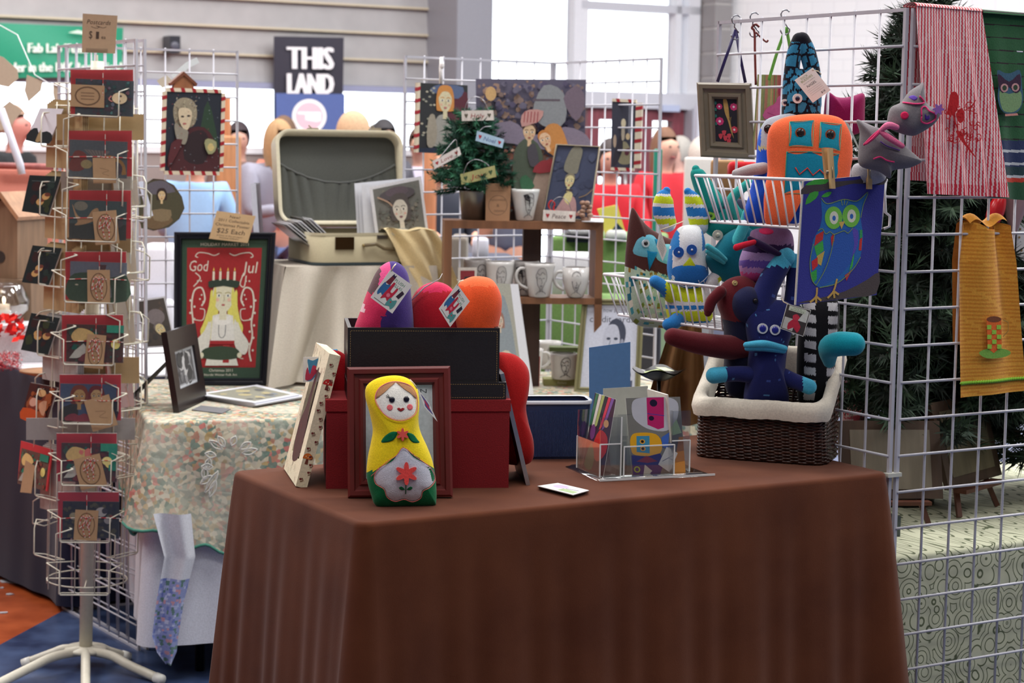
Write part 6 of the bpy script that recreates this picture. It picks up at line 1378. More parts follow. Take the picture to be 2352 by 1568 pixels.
# linen covered crate with the suitcase
cp0 = on(760, 880, Q); cpl = PL(Vector((cp0.x, cp0.y+.0, Q)), 20)
cw0, cw1 = cpl.q(655, 605)[0], cpl.q(1000, 605)[0]; chz = cpl.q(790, 612)[1]
crate = thing('crate', 'crate hidden under the grey linen cloth', 'crate', cpl.M); m = MB(); m.box(cw0+.02, cw1-.02, .02, .34, 0, chz-.006, (150, 120, 86)); m.build('body', 'wood', crate)
lc_ = thing('linen_cloth', 'grey linen cloth draped in folds from under the suitcase to the quilt', 'cloth', cpl.M)
def lfn(u, v):
    # u around the front from the left side to the right; v from the top edge down
    topx = cw0+(cw1-cw0)*u; h = chz*(1-v); botL = cpl.q(588, 870)[0]; botR = cw1+.02
    x = topx*(1-v)+(botL+(botR-botL)*u)*v; fold = .9-1.5*abs(sin(u*8+1.2*v+.4))+.3*sin(u*31)
    return (x, -.014-.10*v**1.3*(1-.5*u)+.075*fold*v**.6-.03*v*max(0, .3-u), max(.004, h+.002+.012*sin(u*9)*v))
m = MB(); m.grid(lfn, 120, 30, (188, 180, 167)); m.grid(lambda u, v: (cw0+(cw1-cw0)*u, -.012+.36*v, chz+.002), 20, 8, (188, 180, 167)); m.grid(lambda u, v: (cw0-.004-.05*v, .35*(1-u)-.012, chz*(1-v)+.003), 20, 10, (188, 180, 167)); m.build('drape', 'linen', lc_)
sp_l = PL(cpl.M@Vector((0, 0, chz+.004)), 23)
SX0, SX1 = sp_l.q(703, 600)[0]-.0, sp_l.q(1005, 600)[0]; sh0 = sp_l.q(800, 605)[1]; sh1 = sp_l.q(800, 537)[1]; SD = .34
st = thing('suitcase', 'open vintage cream suitcase full of prints on the linen covered crate', 'suitcase', sp_l.M)
CR_ = (186, 176, 146)
x_l = sp_l.q(722, 600)[0]; 
def rr_ring(x0, x1, y0, y1, r, z, n=6):
    P = []
    for cx, cy, a in ((x1-r, y0+r, -pi/2), (x1-r, y1-r, 0), (x0+r, y1-r, pi/2), (x0+r, y0+r, pi)):
        for j in range(n+1): P.append((cx+r*cos(a+pi/2*j/n), cy+r*sin(a+pi/2*j/n), z))
    return P
sx0, sx1 = x_l-.0, SX1; H_ = sh1
m = MB(); m.wall([rr_ring(sx0, sx1, 0, SD, .05, 0.0), rr_ring(sx0, sx1, 0, SD, .05, H_), rr_ring(sx0+.006, sx1-.006, .006, SD-.006, .045, H_+.002), rr_ring(sx0+.008, sx1-.008, .008, SD-.008, .045, .012)], None, CR_); m.add(rr_ring(sx0+.008, sx1-.008, .008, SD-.008, .045, .012), [tuple(range(28))], (90, 88, 78)); m.add(rr_ring(sx0, sx1, 0, SD, .05, 0.0), [tuple(reversed(range(28)))], (60, 70, 76)); m.build('body', 'canvas', st)
m = MB(); m.wall([rr_ring(sx0-.002, sx1+.002, -.002, SD+.002, .05, .0), rr_ring(sx0-.002, sx1+.002, -.002, SD+.002, .05, .009)], None, (52, 66, 72)); m.build('bottom_trim', 'satin', st)
m = MB(); m.wall([rr_ring(sx0-.001, sx1+.001, -.001, SD+.001, .05, H_-.006), rr_ring(sx0-.001, sx1+.001, -.001, SD+.001, .05, H_+.003)], None, (196, 188, 160)); m.build('rim', 'satin', st)
def on_front(px, py): return sp_l.q(px, py, -.002)
a, b_ = on_front(770, 573), on_front(813, 544); m = MB(); m.box(a[0], b_[0], -.006, 0, a[1], b_[1], (84, 62, 40)); m.build('latch_plate', 'metal', st)
m = MB(); P = [on_front(835, 563), on_front(862, 560), on_front(880, 570), on_front(905, 572)]; m.tube([(x, -.012, z) for x, z in P], .006, (110, 96, 70), 8); m.tube([(P[0][0], 0, P[0][1]), (P[0][0], -.012, P[0][1])], .005, (150, 130, 80), 6); m.tube([(P[3][0], 0, P[3][1]), (P[3][0], -.012, P[3][1])], .005, (150, 130, 80), 6); m.build('handle', 'leather', st)
a, b_ = on_front(866, 548), on_front(890, 540); m = MB(); m.box(a[0], b_[0], -.006, 0, a[1], b_[1], (120, 116, 112)); m.build('latch_plate', 'metal', st)
# lid, standing open at the back
lidp = PL(sp_l.M@Vector((0, SD-.01, H_+.006)), 21, 12)
lq = lidp.Q([(640, 500), (905, 500), (918, 330), (900, 308), (660, 308), (636, 330)])
LX0 = lidp.q(632, 480)[0]; LX1 = lidp.q(920, 430)[0]; LZ1 = lidp.q(780, 305)[1]; LZ0 = lidp.q(780, 520)[1]
def lring(x0, x1, z0, z1, r, y, n=7):
    P = []
    for cx, cz, a in ((x1-r, z0+r, -pi/2), (x1-r, z1-r, 0), (x0+r, z1-r, pi/2), (x0+r, z0+r, pi)):
        for j in range(n+1): P.append((cx+r*cos(a+pi/2*j/n), y, cz+r*sin(a+pi/2*j/n)))
    return P
lid = MB(); R_ = .05
lid.wall([lring(LX0, LX1, LZ0, LZ1, R_, -.05), lring(LX0, LX1, LZ0, LZ1, R_, .015), lring(LX0+.02, LX1-.02, LZ0+.02, LZ1-.02, R_, .03)], None, (176, 166, 136)); lid.add(lring(LX0+.02, LX1-.02, LZ0+.02, LZ1-.02, R_, .03), [tuple(range(32))], CR_)
lid.wall([lring(LX0, LX1, LZ0, LZ1, R_, -.05), lring(LX0+.012, LX1-.012, LZ0+.012, LZ1-.012, R_*.8, -.052), lring(LX0+.014, LX1-.014, LZ0+.014, LZ1-.014, R_*.8, .0)], None, (206, 198, 172))
ML = sp_l.M.inverted()@lidp.M
def addchild(mb, nm, mat, par, Mloc): o = mb.build(nm, mat, par); o.matrix_local = Mloc; return o
addchild(lid, 'lid', 'satin', st, ML)
m = MB(); m.add(lring(LX0+.014, LX1-.014, LZ0+.014, LZ1-.014, R_*.8, .0), [tuple(reversed(range(32)))], (84, 86, 82)); 
addchild(m, 'lining', 'cloth', st, ML)
m = MB()   # gathered pocket with scooped elastic top
def pocket_fn(u, v):
    x = LX0+.018+(LX1-LX0-.036)*u; top = LZ0+(LZ1-LZ0)*(.46+.20*(2*u-1)**2); z = LZ0+.016+(top-LZ0-.016)*v
    return (x, -.004-.016*(1-v)**.6*sin(pi*min(1, max(0, u)))-.011*abs(sin(u*34+v*1.6*sin(u*9)))*(.3+v*.7), z)
m.grid(pocket_fn, 150, 16, (80, 82, 78)); addchild(m, 'gathered_pocket', 'cloth', st, ML)
m = MB(); m.tube([pocket_fn(u/40, 1) for u in range(41)], .004, (92, 94, 92), 6); addchild(m, 'elastic_edge', 'cloth', st, ML)
for px in (712, 855):
    a, b_ = lidp.q(px-12, 307), lidp.q(px+12, 300); m = MB(); m.box(a[0], b_[0], -.045, -.02, a[1], b_[1], (150, 140, 120)); m.tube([((a[0]+b_[0])/2, -.03, b_[1]), ((a[0]+b_[0])/2-.012, -.03, b_[1]+.012)], .0025, (120, 112, 96), 5); addchild(m, 'catch', 'metal', st, ML)
# prints inside, left pile leaning and right group
for k in range(9):
    o_ = sp_l.M@Vector((x_l+.075+.015*k, .05+.016*k, H_-.10)); pk = PL(o_, 16+3); Mk = pk.M@RY(-radians(52)+.012*k); t = thing('art_print', 'sleeved print leaning left inside the suitcase', 'print', Mk, 'sleeved prints leaning in the left of the suitcase')
    m = MB(); m.box(-.0012, .0012, 0, .19, -.02, .205+.012*(k == 6), (206, 206, 210) if k % 3 else (120, 118, 116)); m.build('sheet', 'gloss', t)
def a_hat(A):
    A.rect(0, 0, 1, 1, (216, 216, 220)); A.rect(.06, .03, .95, .95, (112, 112, 106)); A.blobs(120, [(96, 94, 88), (128, 124, 112), (104, 108, 100)], .015, .045, 3, (.08, .1, .92, .92))
    A.ell(.5, .8, .34, .10, (84, 78, 82)); A.ell(.5, .84, .22, .08, (96, 84, 92)); A.face(.52, .55, .15, (206, 200, 186), (84, 78, 76), (130, 90, 96), hairk=1.25); A.line([(.12, .8), (.3, .7), (.38, .62)], .03, (176, 146, 124)); A.poly([(.3, .03), (.36, .2), (.5, .26), (.68, .2), (.86, .1), (.8, .03)], (190, 194, 190), 2)
def standing_print(name, label, pl, quad, art, th=.0025, col=(210, 210, 214), cat='print', side=None, group=None, mat='gloss', fm='print'):
    q = pl.Q(quad, 0); t = thing(name, label, cat, pl.M, group); m = MB(); m.prism(q, 0, th, col, side); m.build('sheet' if th < .006 else 'canvas', mat, t)
    if art: a = MB(); art(Art(a, q, -.0001)); a.build('picture', fm, t)
    return t
pr = PL(sp_l.M@Vector((.17, .05, H_)), 14, 5)
standing_print('art_print', 'print of a pale woman in a wide hat leaning in the right of the suitcase', pr, [(865, 560), (988, 560), (967, 404), (848, 430)], a_hat)
for k, (a0, b0, c0, d0) in enumerate(((838, 858, 424, 424), (830, 850, 423, 421), (822, 843, 421, 418))): standing_print('art_print', 'white sleeved print seen edge-on behind the woman in the wide hat', PL(sp_l.M@Vector((.16-.01*k, .075+.02*k, H_)), 14, 4), [(a0, 560), (b0+110, 560), (b0+107+k*8, d0-12), (a0-8, c0)], None, .003, (214, 216, 222), group='white edged prints at the back of the right suitcase group')
# cream cloth over the right corner
yc = thing('cream_cloth', 'crumpled cream yellow cloth hanging over the right corner of the suitcase', 'cloth', sp_l.M)
KY = [(528, 885, 1005, -.012), (560, 903, 1020, -.03), (600, 920, 1030, -.035), (650, 945, 1048, -.04), (700, 955, 1050, -.04)]
def yfn2(u, v):
    k = v*4; i = min(int(k), 3); f = k-i; a, b_ = KY[i], KY[i+1]; px = (a[1]*(1-f)+b_[1]*f)*(1-u)+(a[2]*(1-f)+b_[2]*f)*u; x, z = sp_l.q(px, a[0]*(1-f)+b_[0]*f, -.02)
    return (x, -.02-.02*v+.016*sin(u*8+v*3)+.007*sin(u*19-v*5), z+.004*sin(u*11)*(1-v))
m = MB(); m.grid(yfn2, 60, 50, (216, 196, 150)); m.grid(lambda u, v: (lambda p: (p[0]+.0*v, p[1]+.12*v, p[2]+.006*sin(v*3)+.003*sin(u*14+v*9)-.012*v))(yfn2(u, 0)), 40, 14, (216, 196, 150)); m.build('cloth', 'cloth', yc)
# dark board edge behind suitcase at left (tall black frame, seen edge-on)
be = PL(on(603, 860, Q)+Vector((0, .1, 0)), 62); m = MB(); q = be.Q([(598, 860), (612, 860), (624, 425), (612, 420)], 0)
m = MB(); ZT = at(618, 420, on(603, 860, Q).y+.1).z-Q; m.box(-.02, .28, -.009, .009, 0, ZT, (22, 24, 44)); m.box(-.022, -.02, -.009, .009, 0, ZT+.004, (206, 210, 226))
whole(m, 'tall_frame', 'satin', 'tall black edged frame standing between the red poster and the suitcase', 'picture frame', PL(on(610, 872, Q)+Vector((.0, .03, 0)), 95, 0, 0).M@RX(radians(-4.0)))
# prints lying flat on the quilt, a card, and the small black standing frame
def a_pr(A): A.rect(.03, .03, .97, .97, (214, 216, 222)); A.rect(.08, .1, .92, .9, (132, 132, 118)); A.blobs(14, [(90, 92, 90), (170, 160, 120), (110, 118, 130)], .05, .14, 5, (.1, .12, .9, .88))
for k in range(4):
    j = k*5; flat_card([(463-j, 913-2*k), (585, 933-2*k), (703-j, 911-k), (590, 888-k)] if k == 3 else [(460-j*0+k*6, 914-2*k), (580+k*4, 935-2*k), (700, 915-2*k), (588, 889)], Q+.001+k*.004, .003, (204, 206, 216), 'art_print', 'print lying flat on the quilt before the linen cloth, ' + ('topmost of its pile' if k == 3 else 'lower in its pile'), 'print', a_pr if k == 3 else None, 'prints piled flat on the quilt')
flat_card([(440, 942), (510, 950), (530, 940), (462, 932)], Q+.001, .002, (110, 110, 114), 'card', 'small grey card lying on the quilt right of the black standing frame', 'card')
def a_ph(A): A.rect(0, 0, 1, 1, (150, 152, 158)); A.rect(.06, .04, .94, .96, (84, 84, 88)); A.blobs(30, [(60, 60, 62), (130, 130, 134), (176, 176, 178), (100, 100, 104)], .06, .2, 2, (.08, .05, .92, .95))
k0, k1 = on(398, 948, Q), on(463, 918, Q); kp = PL(k0, math.degrees(atan2(k1.y-k0.y, k1.x-k0.x)), 9)
KW = (k1-k0).length; KH = .235; KS = .062
kM = kp.M; tk = thing('photo_frame', 'black wooden frame with a grey photograph standing on the quilt', 'picture frame', kM)
m = MB(); c_ = (38, 30, 32)
for q in ((0, KW, 0, KS), (0, KW, KH-KS, KH), (0, .045, KS, KH-KS), (KW-.045, KW, KS, KH-KS)): m.box(q[0], q[1], -.018, 0, q[2], q[3], c_)
m.build('frame', 'gloss', tk); m = MB(); m.box(.045, KW-.045, -.010, -.002, KS, KH-KS, (196, 200, 206)); m.build('mat', 'paper', tk); a = MB(); a_ph(Art(a, [(.05, KS+.006), (KW-.05, KS+.006), (KW-.05, KH-KS-.006), (.05, KH-KS-.006)], -.0102)); a.build('picture', 'print', tk)
m = MB(); bw = Matrix.Translation((0, 0, 0)); Mi = kM.inverted(); foot = Mi@Vector((*(kM@Vector((KW*.5, .19, 0))).xy, Q+.002)); m.add([(KW*.5-.03, .002, KH*.7), (KW*.5+.03, .002, KH*.7), tuple(foot+Vector((.045, 0, 0))), tuple(foot+Vector((-.045, 0, 0)))], [(0, 1, 2, 3)], (20, 18, 20)); m.add([(KW*.5-.03, .006, KH*.7), (KW*.5+.03, .006, KH*.7), tuple(foot+Vector((.045, .004, 0))), tuple(foot+Vector((-.045, .004, 0)))], [(3, 2, 1, 0)], (20, 18, 20)); m.build('easel_back', 'paper', tk)
# ================================================================ grid panels at the back of the booth
c1a = at(931, 131, 6.50); c1b = at(1258, 146, 6.84); y1_ = math.degrees(atan2(c1b.y-c1a.y, c1b.x-c1a.x))
wire_panel('white wire grid panel behind the little Christmas tree and mug shelf', (c1a.x, c1a.y), y1_, 0, .6096)
e1 = Vector((c1a.x+.6096*cos(radians(y1_)), c1a.y+.6096*sin(radians(y1_)), 0)); c2 = at(1494, 138, 6.38); y2_ = math.degrees(atan2(c2.y-e1.y, c2.x-e1.x))
wire_panel('white wire grid panel angled forward behind the tall-haired lady print', (e1.x+.01, e1.y), y2_, 0, .6096)
P1 = lambda x, y: Vector((c1a.x, c1a.y, 0))+Vector((cos(radians(y1_)), sin(radians(y1_)), 0))*x+Vector((-sin(radians(y1_)), cos(radians(y1_)), 0))*y
dA = at(312, 90, 5.67); dl = at(152, 108, 6.17); dr_ = at(545, 118, 6.36); yd = math.degrees(atan2(dr_.y-dl.y, dr_.x-dl.x))
wire_panel('white wire grid panel carrying the dark Christmas painting at left', (dl.x, dl.y), yd, 0, (Vector((dr_.x, dr_.y))-Vector((dl.x, dl.y))).length)
wire_panel('white wire grid panel running back just behind the postcard rack', (-1.1134, 5.6696), -55.47, -.6096, 0)
wire_panel('second white wire grid panel folded flat against the one behind the postcard rack', (-1.1134+.022, 5.6696+.015), -55.47, -.6096, 0)
# ---- wooden shelf stand
w0 = on(1200, 896, Q); shp = PL(Vector((w0.x, w0.y, Q)), 5); shy = 0
z1 = shp.q(1200, 508)[1]; z1b = shp.q(1200, 526)[1]; z2 = shp.q(1280, 684)[1]; z2b = shp.q(1280, 698)[1]; X0, X1 = shp.q(1021, 510)[0], shp.q(1386, 512)[0]
BW_ = (122, 82, 56); t = thing('display_shelf', 'brown wooden display shelf with a dark centre post behind the mugs', 'shelf', shp.M)
m = MB(); m.box(X0, X1, -.005, .15, z1b, z1, BW_); m.build('shelf', 'wood', t); m = MB(); m.box(shp.q(1020, 600)[0], X1, -.005, .15, z2b, z2, BW_); m.build('shelf', 'wood', t)
for a, b_ in ((X0, X0+.024), (X1-.024, X1)): m = MB(); m.box(a, b_, -.005, .15, 0, z1b, BW_); m.build('side_post', 'wood', t)
m = MB(); m.box(shp.q(1208, 600)[0], shp.q(1250, 600)[0], .10, .14, 0, z1b, (62, 40, 34)); m.build('centre_post', 'wood', t)
# painted panels hanging there
def canvas(name, label, pl, quad, art, th=.02, side=(206, 196, 170), stripes=None, group=None, rot=0):
    q = pl.Q(quad, 0); t = thing(name, label, 'painting', pl.M, group); m = MB(); m.prism(q, 0, th, (60, 52, 50), side); m.build('canvas', 'canvas', t); a = MB(); art(Art(a, q, -.0002, 1e-4)); a.build('picture', 'print', t)
    return t, q
def candy_edges(t, q, sides, w=.016, seed=1, y=-.003):
    """cream border strip with red bands"""
    m = MB()
    for i in sides:
        p, r = q[i], q[(i+1) % 4]; cx = sum(a[0] for a in q)/4; cz = sum(a[1] for a in q)/4; dx, dz = r[0]-p[0], r[1]-p[1]; l = sqrt(dx*dx+dz*dz); ux, uz = dx/l, dz/l; nx, nz = uz, -ux
        if (p[0]+nx-cx)**2+(p[1]+nz-cz)**2 < (p[0]-cx)**2+(p[1]-cz)**2: nx, nz = -nx, -nz
        m.prism([(p[0], p[1]), (r[0], r[1]), (r[0]+nx*w, r[1]+nz*w), (p[0]+nx*w, p[1]+nz*w)], y, .016, (216, 204, 180)); n = int(l/.042)+1
        for k in range(n): a = (k+.3)/n*l; b = a+.012; m.prism([(p[0]+ux*a-nx*.0005, p[1]+uz*a-nz*.0005), (p[0]+ux*b, p[1]+uz*b), (p[0]+ux*(b+.004)+nx*(w+.0006), p[1]+uz*(b+.004)+nz*(w+.0006)), (p[0]+ux*(a+.004)+nx*(w+.0006), p[1]+uz*(a+.004)+nz*(w+.0006))], y-.0006, .0165, (160, 36, 46))
    m.build('striped_border', 'satin', t)
def a_xmas(A):
    A.rect(0, 0, 1, 1, (30, 36, 48)); R = random.Random(6); A.poly([(.75, .9), (.98, .3), (.98, 0), (.5, 0), (.6, .4)], (38, 62, 44), 3); A.poly([(.1, .0), (.1, .3), (.3, .5), (.7, .56), (.95, .3), (.95, 0)], (70, 28, 34), 3); A.poly([(.35, .15), (.4, .45), (.68, .52), (.8, .35), (.7, .1)], (40, 24, 30), 3)
    A.poly([(.13, .8), (.2, .9), (.35, .93), (.5, .88), (.56, .74), (.52, .6), (.4, .55), (.2, .58), (.14, .68)], (150, 140, 118), 3)
    for k in range(60): a, b = .13+.42*R.random(), .58+.34*R.random(); A.ell(a, b, .012, .008, R.choice([(186, 178, 150), (104, 96, 84)]), 6)
    A.poly([(.22, .78), (.24, .62), (.34, .52), (.42, .56), (.46, .74), (.36, .8)], (206, 190, 160), 3); A.poly([(.15, .6), (.2, .4), (.35, .34), (.4, .5), (.3, .54)], (140, 134, 120), 3)
    A.ell(.29, .69, .03, .012, (50, 44, 44)); A.ell(.4, .7, .03, .012, (50, 44, 44)); A.ell(.33, .6, .035, .012, (170, 90, 90)); A.poly([(.7, .36), (.76, .42), (.92, .38), (.9, .26), (.78, .22)], (150, 150, 110), 2); A.ell(.82, .31, .06, .05, (200, 180, 120)); A.poly([(.05, .05), (.1, .35), (.3, .4), (.2, .2)], (84, 34, 40), 2)
    for k in range(70): A.ell(R.uniform(.02, .98), R.uniform(.02, .98), .008, .005, R.choice([(170, 176, 186), (150, 60, 60), (120, 130, 140)]), 6)
xp = PL(at(445, 300, 6.20), yd+2)
t, q = canvas('painting', 'dark Christmas painting with candy striped border hung on the left grid', xp, [(378, 392), (504, 394), (509, 214), (383, 210)], a_xmas); candy_edges(t, q, (0, 1, 2, 3), .012)
m = MB(); x, z = xp.q(422, 190); m.prism([(x-.035, z-.022), (x+.035, z-.022), (x+.028, z), (x, z+.028), (x-.028, z)], 0, .03, (150, 96, 62)); m.prism([(x-.044, z-.002), (x-.04, z-.01), (x, z+.024), (x+.04, z-.01), (x+.044, z-.002), (x, z+.036)], -.004, .034, (112, 62, 40)); 
whole(m, 'wooden_house', 'wood', 'tiny brown wooden gable ornament above the Christmas painting', 'ornament', xp.M)
def a_girl(A):
    A.rect(0, 0, 1, 1, (40, 42, 44)); A.poly([(.5, .55), (.7, .8), (.98, .9), (.98, .5), (.8, .3)], (84, 34, 46), 3); A.poly([(.2, .9), (.4, .99), (.9, .97), (.8, .8), (.4, .85)], (84, 98, 130), 3); R = random.Random(2)
    for k in range(22): A.ell(R.uniform(.03, .3), R.uniform(.1, .98), .03, .015, R.choice([(176, 170, 150), (150, 150, 134)]), 7)
    A.poly([(.3, .4), (.4, .55), (.6, .52), (.65, .2), (.3, .1)], (150, 148, 140), 3); A.poly([(.18, .5), (.3, .55), (.36, .3), (.3, .1), (.16, .12)], (150, 142, 126), 3); A.face(.52, .76, .15, (206, 196, 160), (196, 132, 66), (180, 110, 106), hairk=1.2); A.poly([(.0, .0), (.5, .0), (.3, .08), (.0, .06)], (30, 40, 60), 0)
gpn = PL(P1(.17, -.03)+Vector((0, 0, 1.5)), y1_-4)
t, q = canvas('painting', 'small painting of a red haired girl hung on the grid behind the tree', gpn, [(961, 350), (1075, 355), (1074, 196), (965, 190)], a_girl); candy_edges(t, q, (3, ), .010); 
m = MB(); m.tube([gpn.p3(1013, 192, .0), gpn.p3(1012, 160, 0), gpn.p3(1014, 132, .01)], .006, (226, 222, 220), 6); m.ball(gpn.p3(1016, 150, -.005), (.008, .005, .012), (226, 222, 220), 8); m.build('hanging_ribbon', 'satin', t)
def a_couple(A):
    A.rect(0, 0, 1, 1, (92, 88, 108)); A.rect(0, 0, 1, .45, (150, 128, 120)); A.blobs(260, [(84, 78, 104), (104, 100, 120), (70, 66, 92), (130, 110, 104), (150, 124, 110)], .012, .045, 4, (0, .6, 1, 1)); A.blobs(220, [(176, 140, 122), (120, 110, 116), (150, 96, 80), (130, 134, 130)], .012, .045, 5, (0, .0, 1, .58))
    A.ell(.12, .89, .05, .05, (196, 160, 110)); A.poly([(0, .62), (.3, .7), (.5, .6), (.8, .66), (1, .6), (1, .5), (.6, .5), (.2, .55), (0, .48)], (126, 116, 134), 3); A.poly([(.5, .75), (.6, .95), (.78, .9), (.8, .7), (.65, .65)], (132, 136, 140), 3); A.poly([(.78, .86), (.9, .95), (.98, .85), (.9, .7)], (110, 96, 110), 3)
    A.rect(.5, .84, .75, .855, (90, 80, 90))
    A.poly([(.32, .3), (.34, .5), (.46, .58), (.58, .5), (.6, .3), (.55, .0), (.38, .0)], (74, 84, 70), 3); A.poly([(.45, .0), (.52, .3), (.62, .42), (.8, .36), (.84, .0)], (156, 134, 120), 3)
    A.face(.47, .62, .062, (206, 176, 140), (76, 52, 48), (150, 80, 70), hairk=0); A.poly([(.4, .66), (.4, .74), (.47, .78), (.6, .77), (.56, .7), (.5, .68)], (186, 140, 134), 2)
    for k in range(5): A.line([(.42+.03*k, .69), (.43+.03*k, .765)], .008, (150, 60, 66), 0)
    A.poly([(.6, .62), (.66, .68), (.76, .66), (.84, .5), (.9, .36), (.76, .36), (.7, .45), (.62, .5)], (190, 130, 70), 3); A.face(.615, .57, .058, (214, 180, 146), (186, 120, 60), (160, 60, 60), hairk=0, tilt=.35)
    A.poly([(.45, .5), (.52, .54), (.56, .4), (.48, .38)], (70, 66, 74), 2); A.poly([(.5, .34), (.58, .42), (.74, .42), (.66, .34)], (140, 44, 52), 2); A.poly([(.38, .28), (.44, .32), (.52, .24), (.42, .2)], (50, 96, 66), 2); A.poly([(.68, .32), (.76, .34), (.74, .24), (.66, .26)], (40, 110, 70), 2)
cpn = PL(Vector((at(1220, 505, 1).x*shp.M.translation.y, shp.M.translation.y+.12, 1.2)), 5, 2)
t, q = canvas('painting', 'large painting of a couple in winter clothes leaning on the grid', cpn, [(1098, 505), (1340, 505), (1346, 183), (1094, 181)], a_couple, .03, (70, 74, 104))
def a_lady(A):
    A.rect(0, 0, 1, 1, (58, 66, 92)); A.blobs(24, [(50, 58, 84), (66, 74, 100)], .05, .15, 8); A.poly([(.2, 0), (.3, .2), (.42, .32), (.6, .3), (.68, .16), (.66, 0)], (176, 140, 140), 3); A.poly([(.36, .3), (.46, .38), (.56, .34), (.5, .2)], (206, 196, 140), 2)
    A.poly([(.28, .66), (.3, .85), (.42, .99), (.62, .95), (.6, .75), (.56, .62)], (120, 118, 104), 3); A.face(.44, .52, .11, (206, 196, 146), (126, 120, 100), (170, 80, 76), hairk=0); A.line([(.38, .4), (.54, .4)], .03, (60, 50, 54), 0); A.line([(.7, .3), (.85, .34), (.98, .42)], .012, (160, 130, 80)); A.blobs(12, [(170, 120, 110), (130, 90, 84), (196, 170, 150)], .03, .07, 3, (0, 0, .9, .14))
ldp = PL(at(1310, 505, shp.M.translation.y+.05), -6, 5)
t, q = canvas('painting', 'painting of a lady with piled up grey hair standing on the wooden shelf', ldp, [(1245, 503), (1355, 505), (1377, 337), (1279, 332)], a_lady, .012, (150, 140, 120)); 
m = MB(); m.tube([(x, -.004, z) for x, z in [q[0], q[1], q[2], q[3]]], .0035, (160, 150, 130), 5, True); m.build('twine_border', 'cloth', t)
def a_trio(A):
    A.rect(0, 0, 1, 1, (52, 54, 68)); A.rect(.7, .5, .85, .98, (110, 112, 124)); A.poly([(.3, .1), (.35, .35), (.6, .4), (.8, .3), (.9, .1), (.6, .05)], (140, 134, 106), 3); A.poly([(.05, .05), (.2, .3), (.4, .5), (.5, .3), (.25, .05)], (44, 40, 50), 3)
    A.ell(.5, .68, .1, .07, (200, 190, 160)); A.poly([(.42, .6), (.55, .62), (.56, .45), (.45, .42)], (180, 170, 150), 2); A.ell(.7, .48, .09, .05, (200, 180, 140)); A.ell(.15, .4, .07, .1, (170, 150, 130)); A.poly([(.6, .28), (.8, .3), (.75, .2), (.6, .2)], (84, 34, 50), 2)
e2d = (Vector((c2.x, c2.y, 0))-e1); 
tpn = PL(e1+e2d*.60+Vector((-.02, -.03, 1.45)), -14)
t, q = canvas('painting', 'narrow painting of figures at night with candy striped edge on the right grid', tpn, [(1403, 384), (1456, 386), (1461, 236), (1406, 233)], a_trio, .02); candy_edges(t, q, (1, ), .022); candy_edges(t, q, (0, 2), .01)
# ---- mugs
def mug(name, label, o, h, rt, rb, handle=None, face=True, yaw=0, col=(206, 204, 202), group=None, prof=None, seed=0, dark=False):
    M = Matrix.Translation(o)@RZ(yaw); t = thing(name, label, 'mug', M, group); m = MB()
    pr = prof or [(rb*.9, 0), (rb, .004), (rb*.6+rt*.4, h*.45), (rt*.97, h*.9), (rt, h), (rt-.003, h), (rt-.005, h*.9), (rb-.004, .008)]
    m.lathe(pr, col, 32); m.build('cup', 'ceramic', t)
    if handle is not None:
        m = MB(); a = handle; P = [(cos(a)*r_, sin(a)*r_, z) for r_, z in ((rt*.96, h*.84), (rt+.016, h*.82), (rt+.026, h*.62), (rt+.016, h*.38), (rb*1.0+.003, h*.24))]; m.tube(smooth2(P, 5, False), .0052, col, 8); m.build('handle', 'ceramic', t)
    if face:
        m = MB(); R = random.Random(seed); c = (96, 92, 94)
        def w(s, tt):   # wraps drawing onto the side facing the camera
            z = h*(.5+tt*.42); rr = (rb+(rt-rb)*min(1, (z/h)**.8))+.0012; a = -pi/2+s*.85; return (rr*cos(a), rr*sin(a), z)
        if dark: 
            V = [w(-.5+.35*sin(k/8*pi)*1.0, .8-k/8*1.0) for k in range(9)]; 
            m.add([w(-.55, .75), w(-.2, .85), w(.05, .6), w(.1, .1), w(.0, -.1), w(-.05, .3), w(-.4, .4)], [tuple(range(7))], (30, 30, 36))
        LNS = [[(-.35, .0), (-.4, .4), (-.2, .8), (.1, .9), (.35, .75), (.45, .3), (.4, -.1)], [(-.3, .3), (-.32, -.2), (-.15, -.5), (.0, -.6), (.2, -.45), (.3, -.1)], [(-.2, .15), (-.1, .2), (.0, .15)], [(.1, .15), (.2, .2), (.28, .15)], [(.02, .1), (.08, -.15), (.0, -.2)], [(-.1, -.35), (.02, -.32), (.12, -.36), (.0, -.42), (-.1, -.35)], [(-.5, -.95), (-.3, -.8), (.0, -.7), (.3, -.8), (.5, -.95)], [(-.3, .55), (-.1, .4), (.1, .6), (.3, .45)], [(-.1, -.6), (-.12, -.8)], [(.12, -.58), (.14, -.8)]]
        for L_ in LNS:
            P = [w(a+R.uniform(-.03, .03), b) for a, b in smooth2(L_, 3, False)]; m.tube(P, .0009, c, 4)
        m.build('drawing', 'print', t)
    return t
def mugpos(px, py, z, dy=0): 
    p = on(px, py, z); return p
zs1 = Q+z1; zs2 = Q+z2
yS = shp.M@Vector((0, .05, 0))
def onshelf(px, z, back=.05): 
    o_ = shp.M@Vector((0, back, 0)); d = ray(px, 500); p = EYE+d*(o_.y/d.y); return Vector((p.x, p.y, z+.0008))
def px2m(n, Y): return n*Y/FPX
Y0 = shp.M.translation.y+.05
mug('mug', 'white handleless mug with a black haired profile, on top of the shelf', onshelf(1205, zs1, .04), px2m(72, Y0), px2m(34, Y0), px2m(20, Y0), None, True, .35, (222, 224, 222), prof=None, seed=1, dark=True)
mug('mug', 'tapered mug with left handle and a woman drawing on the middle shelf', onshelf(1242, zs2, .03), px2m(78, Y0), px2m(36, Y0), px2m(25, Y0), pi*1.02, True, .1, seed=2)
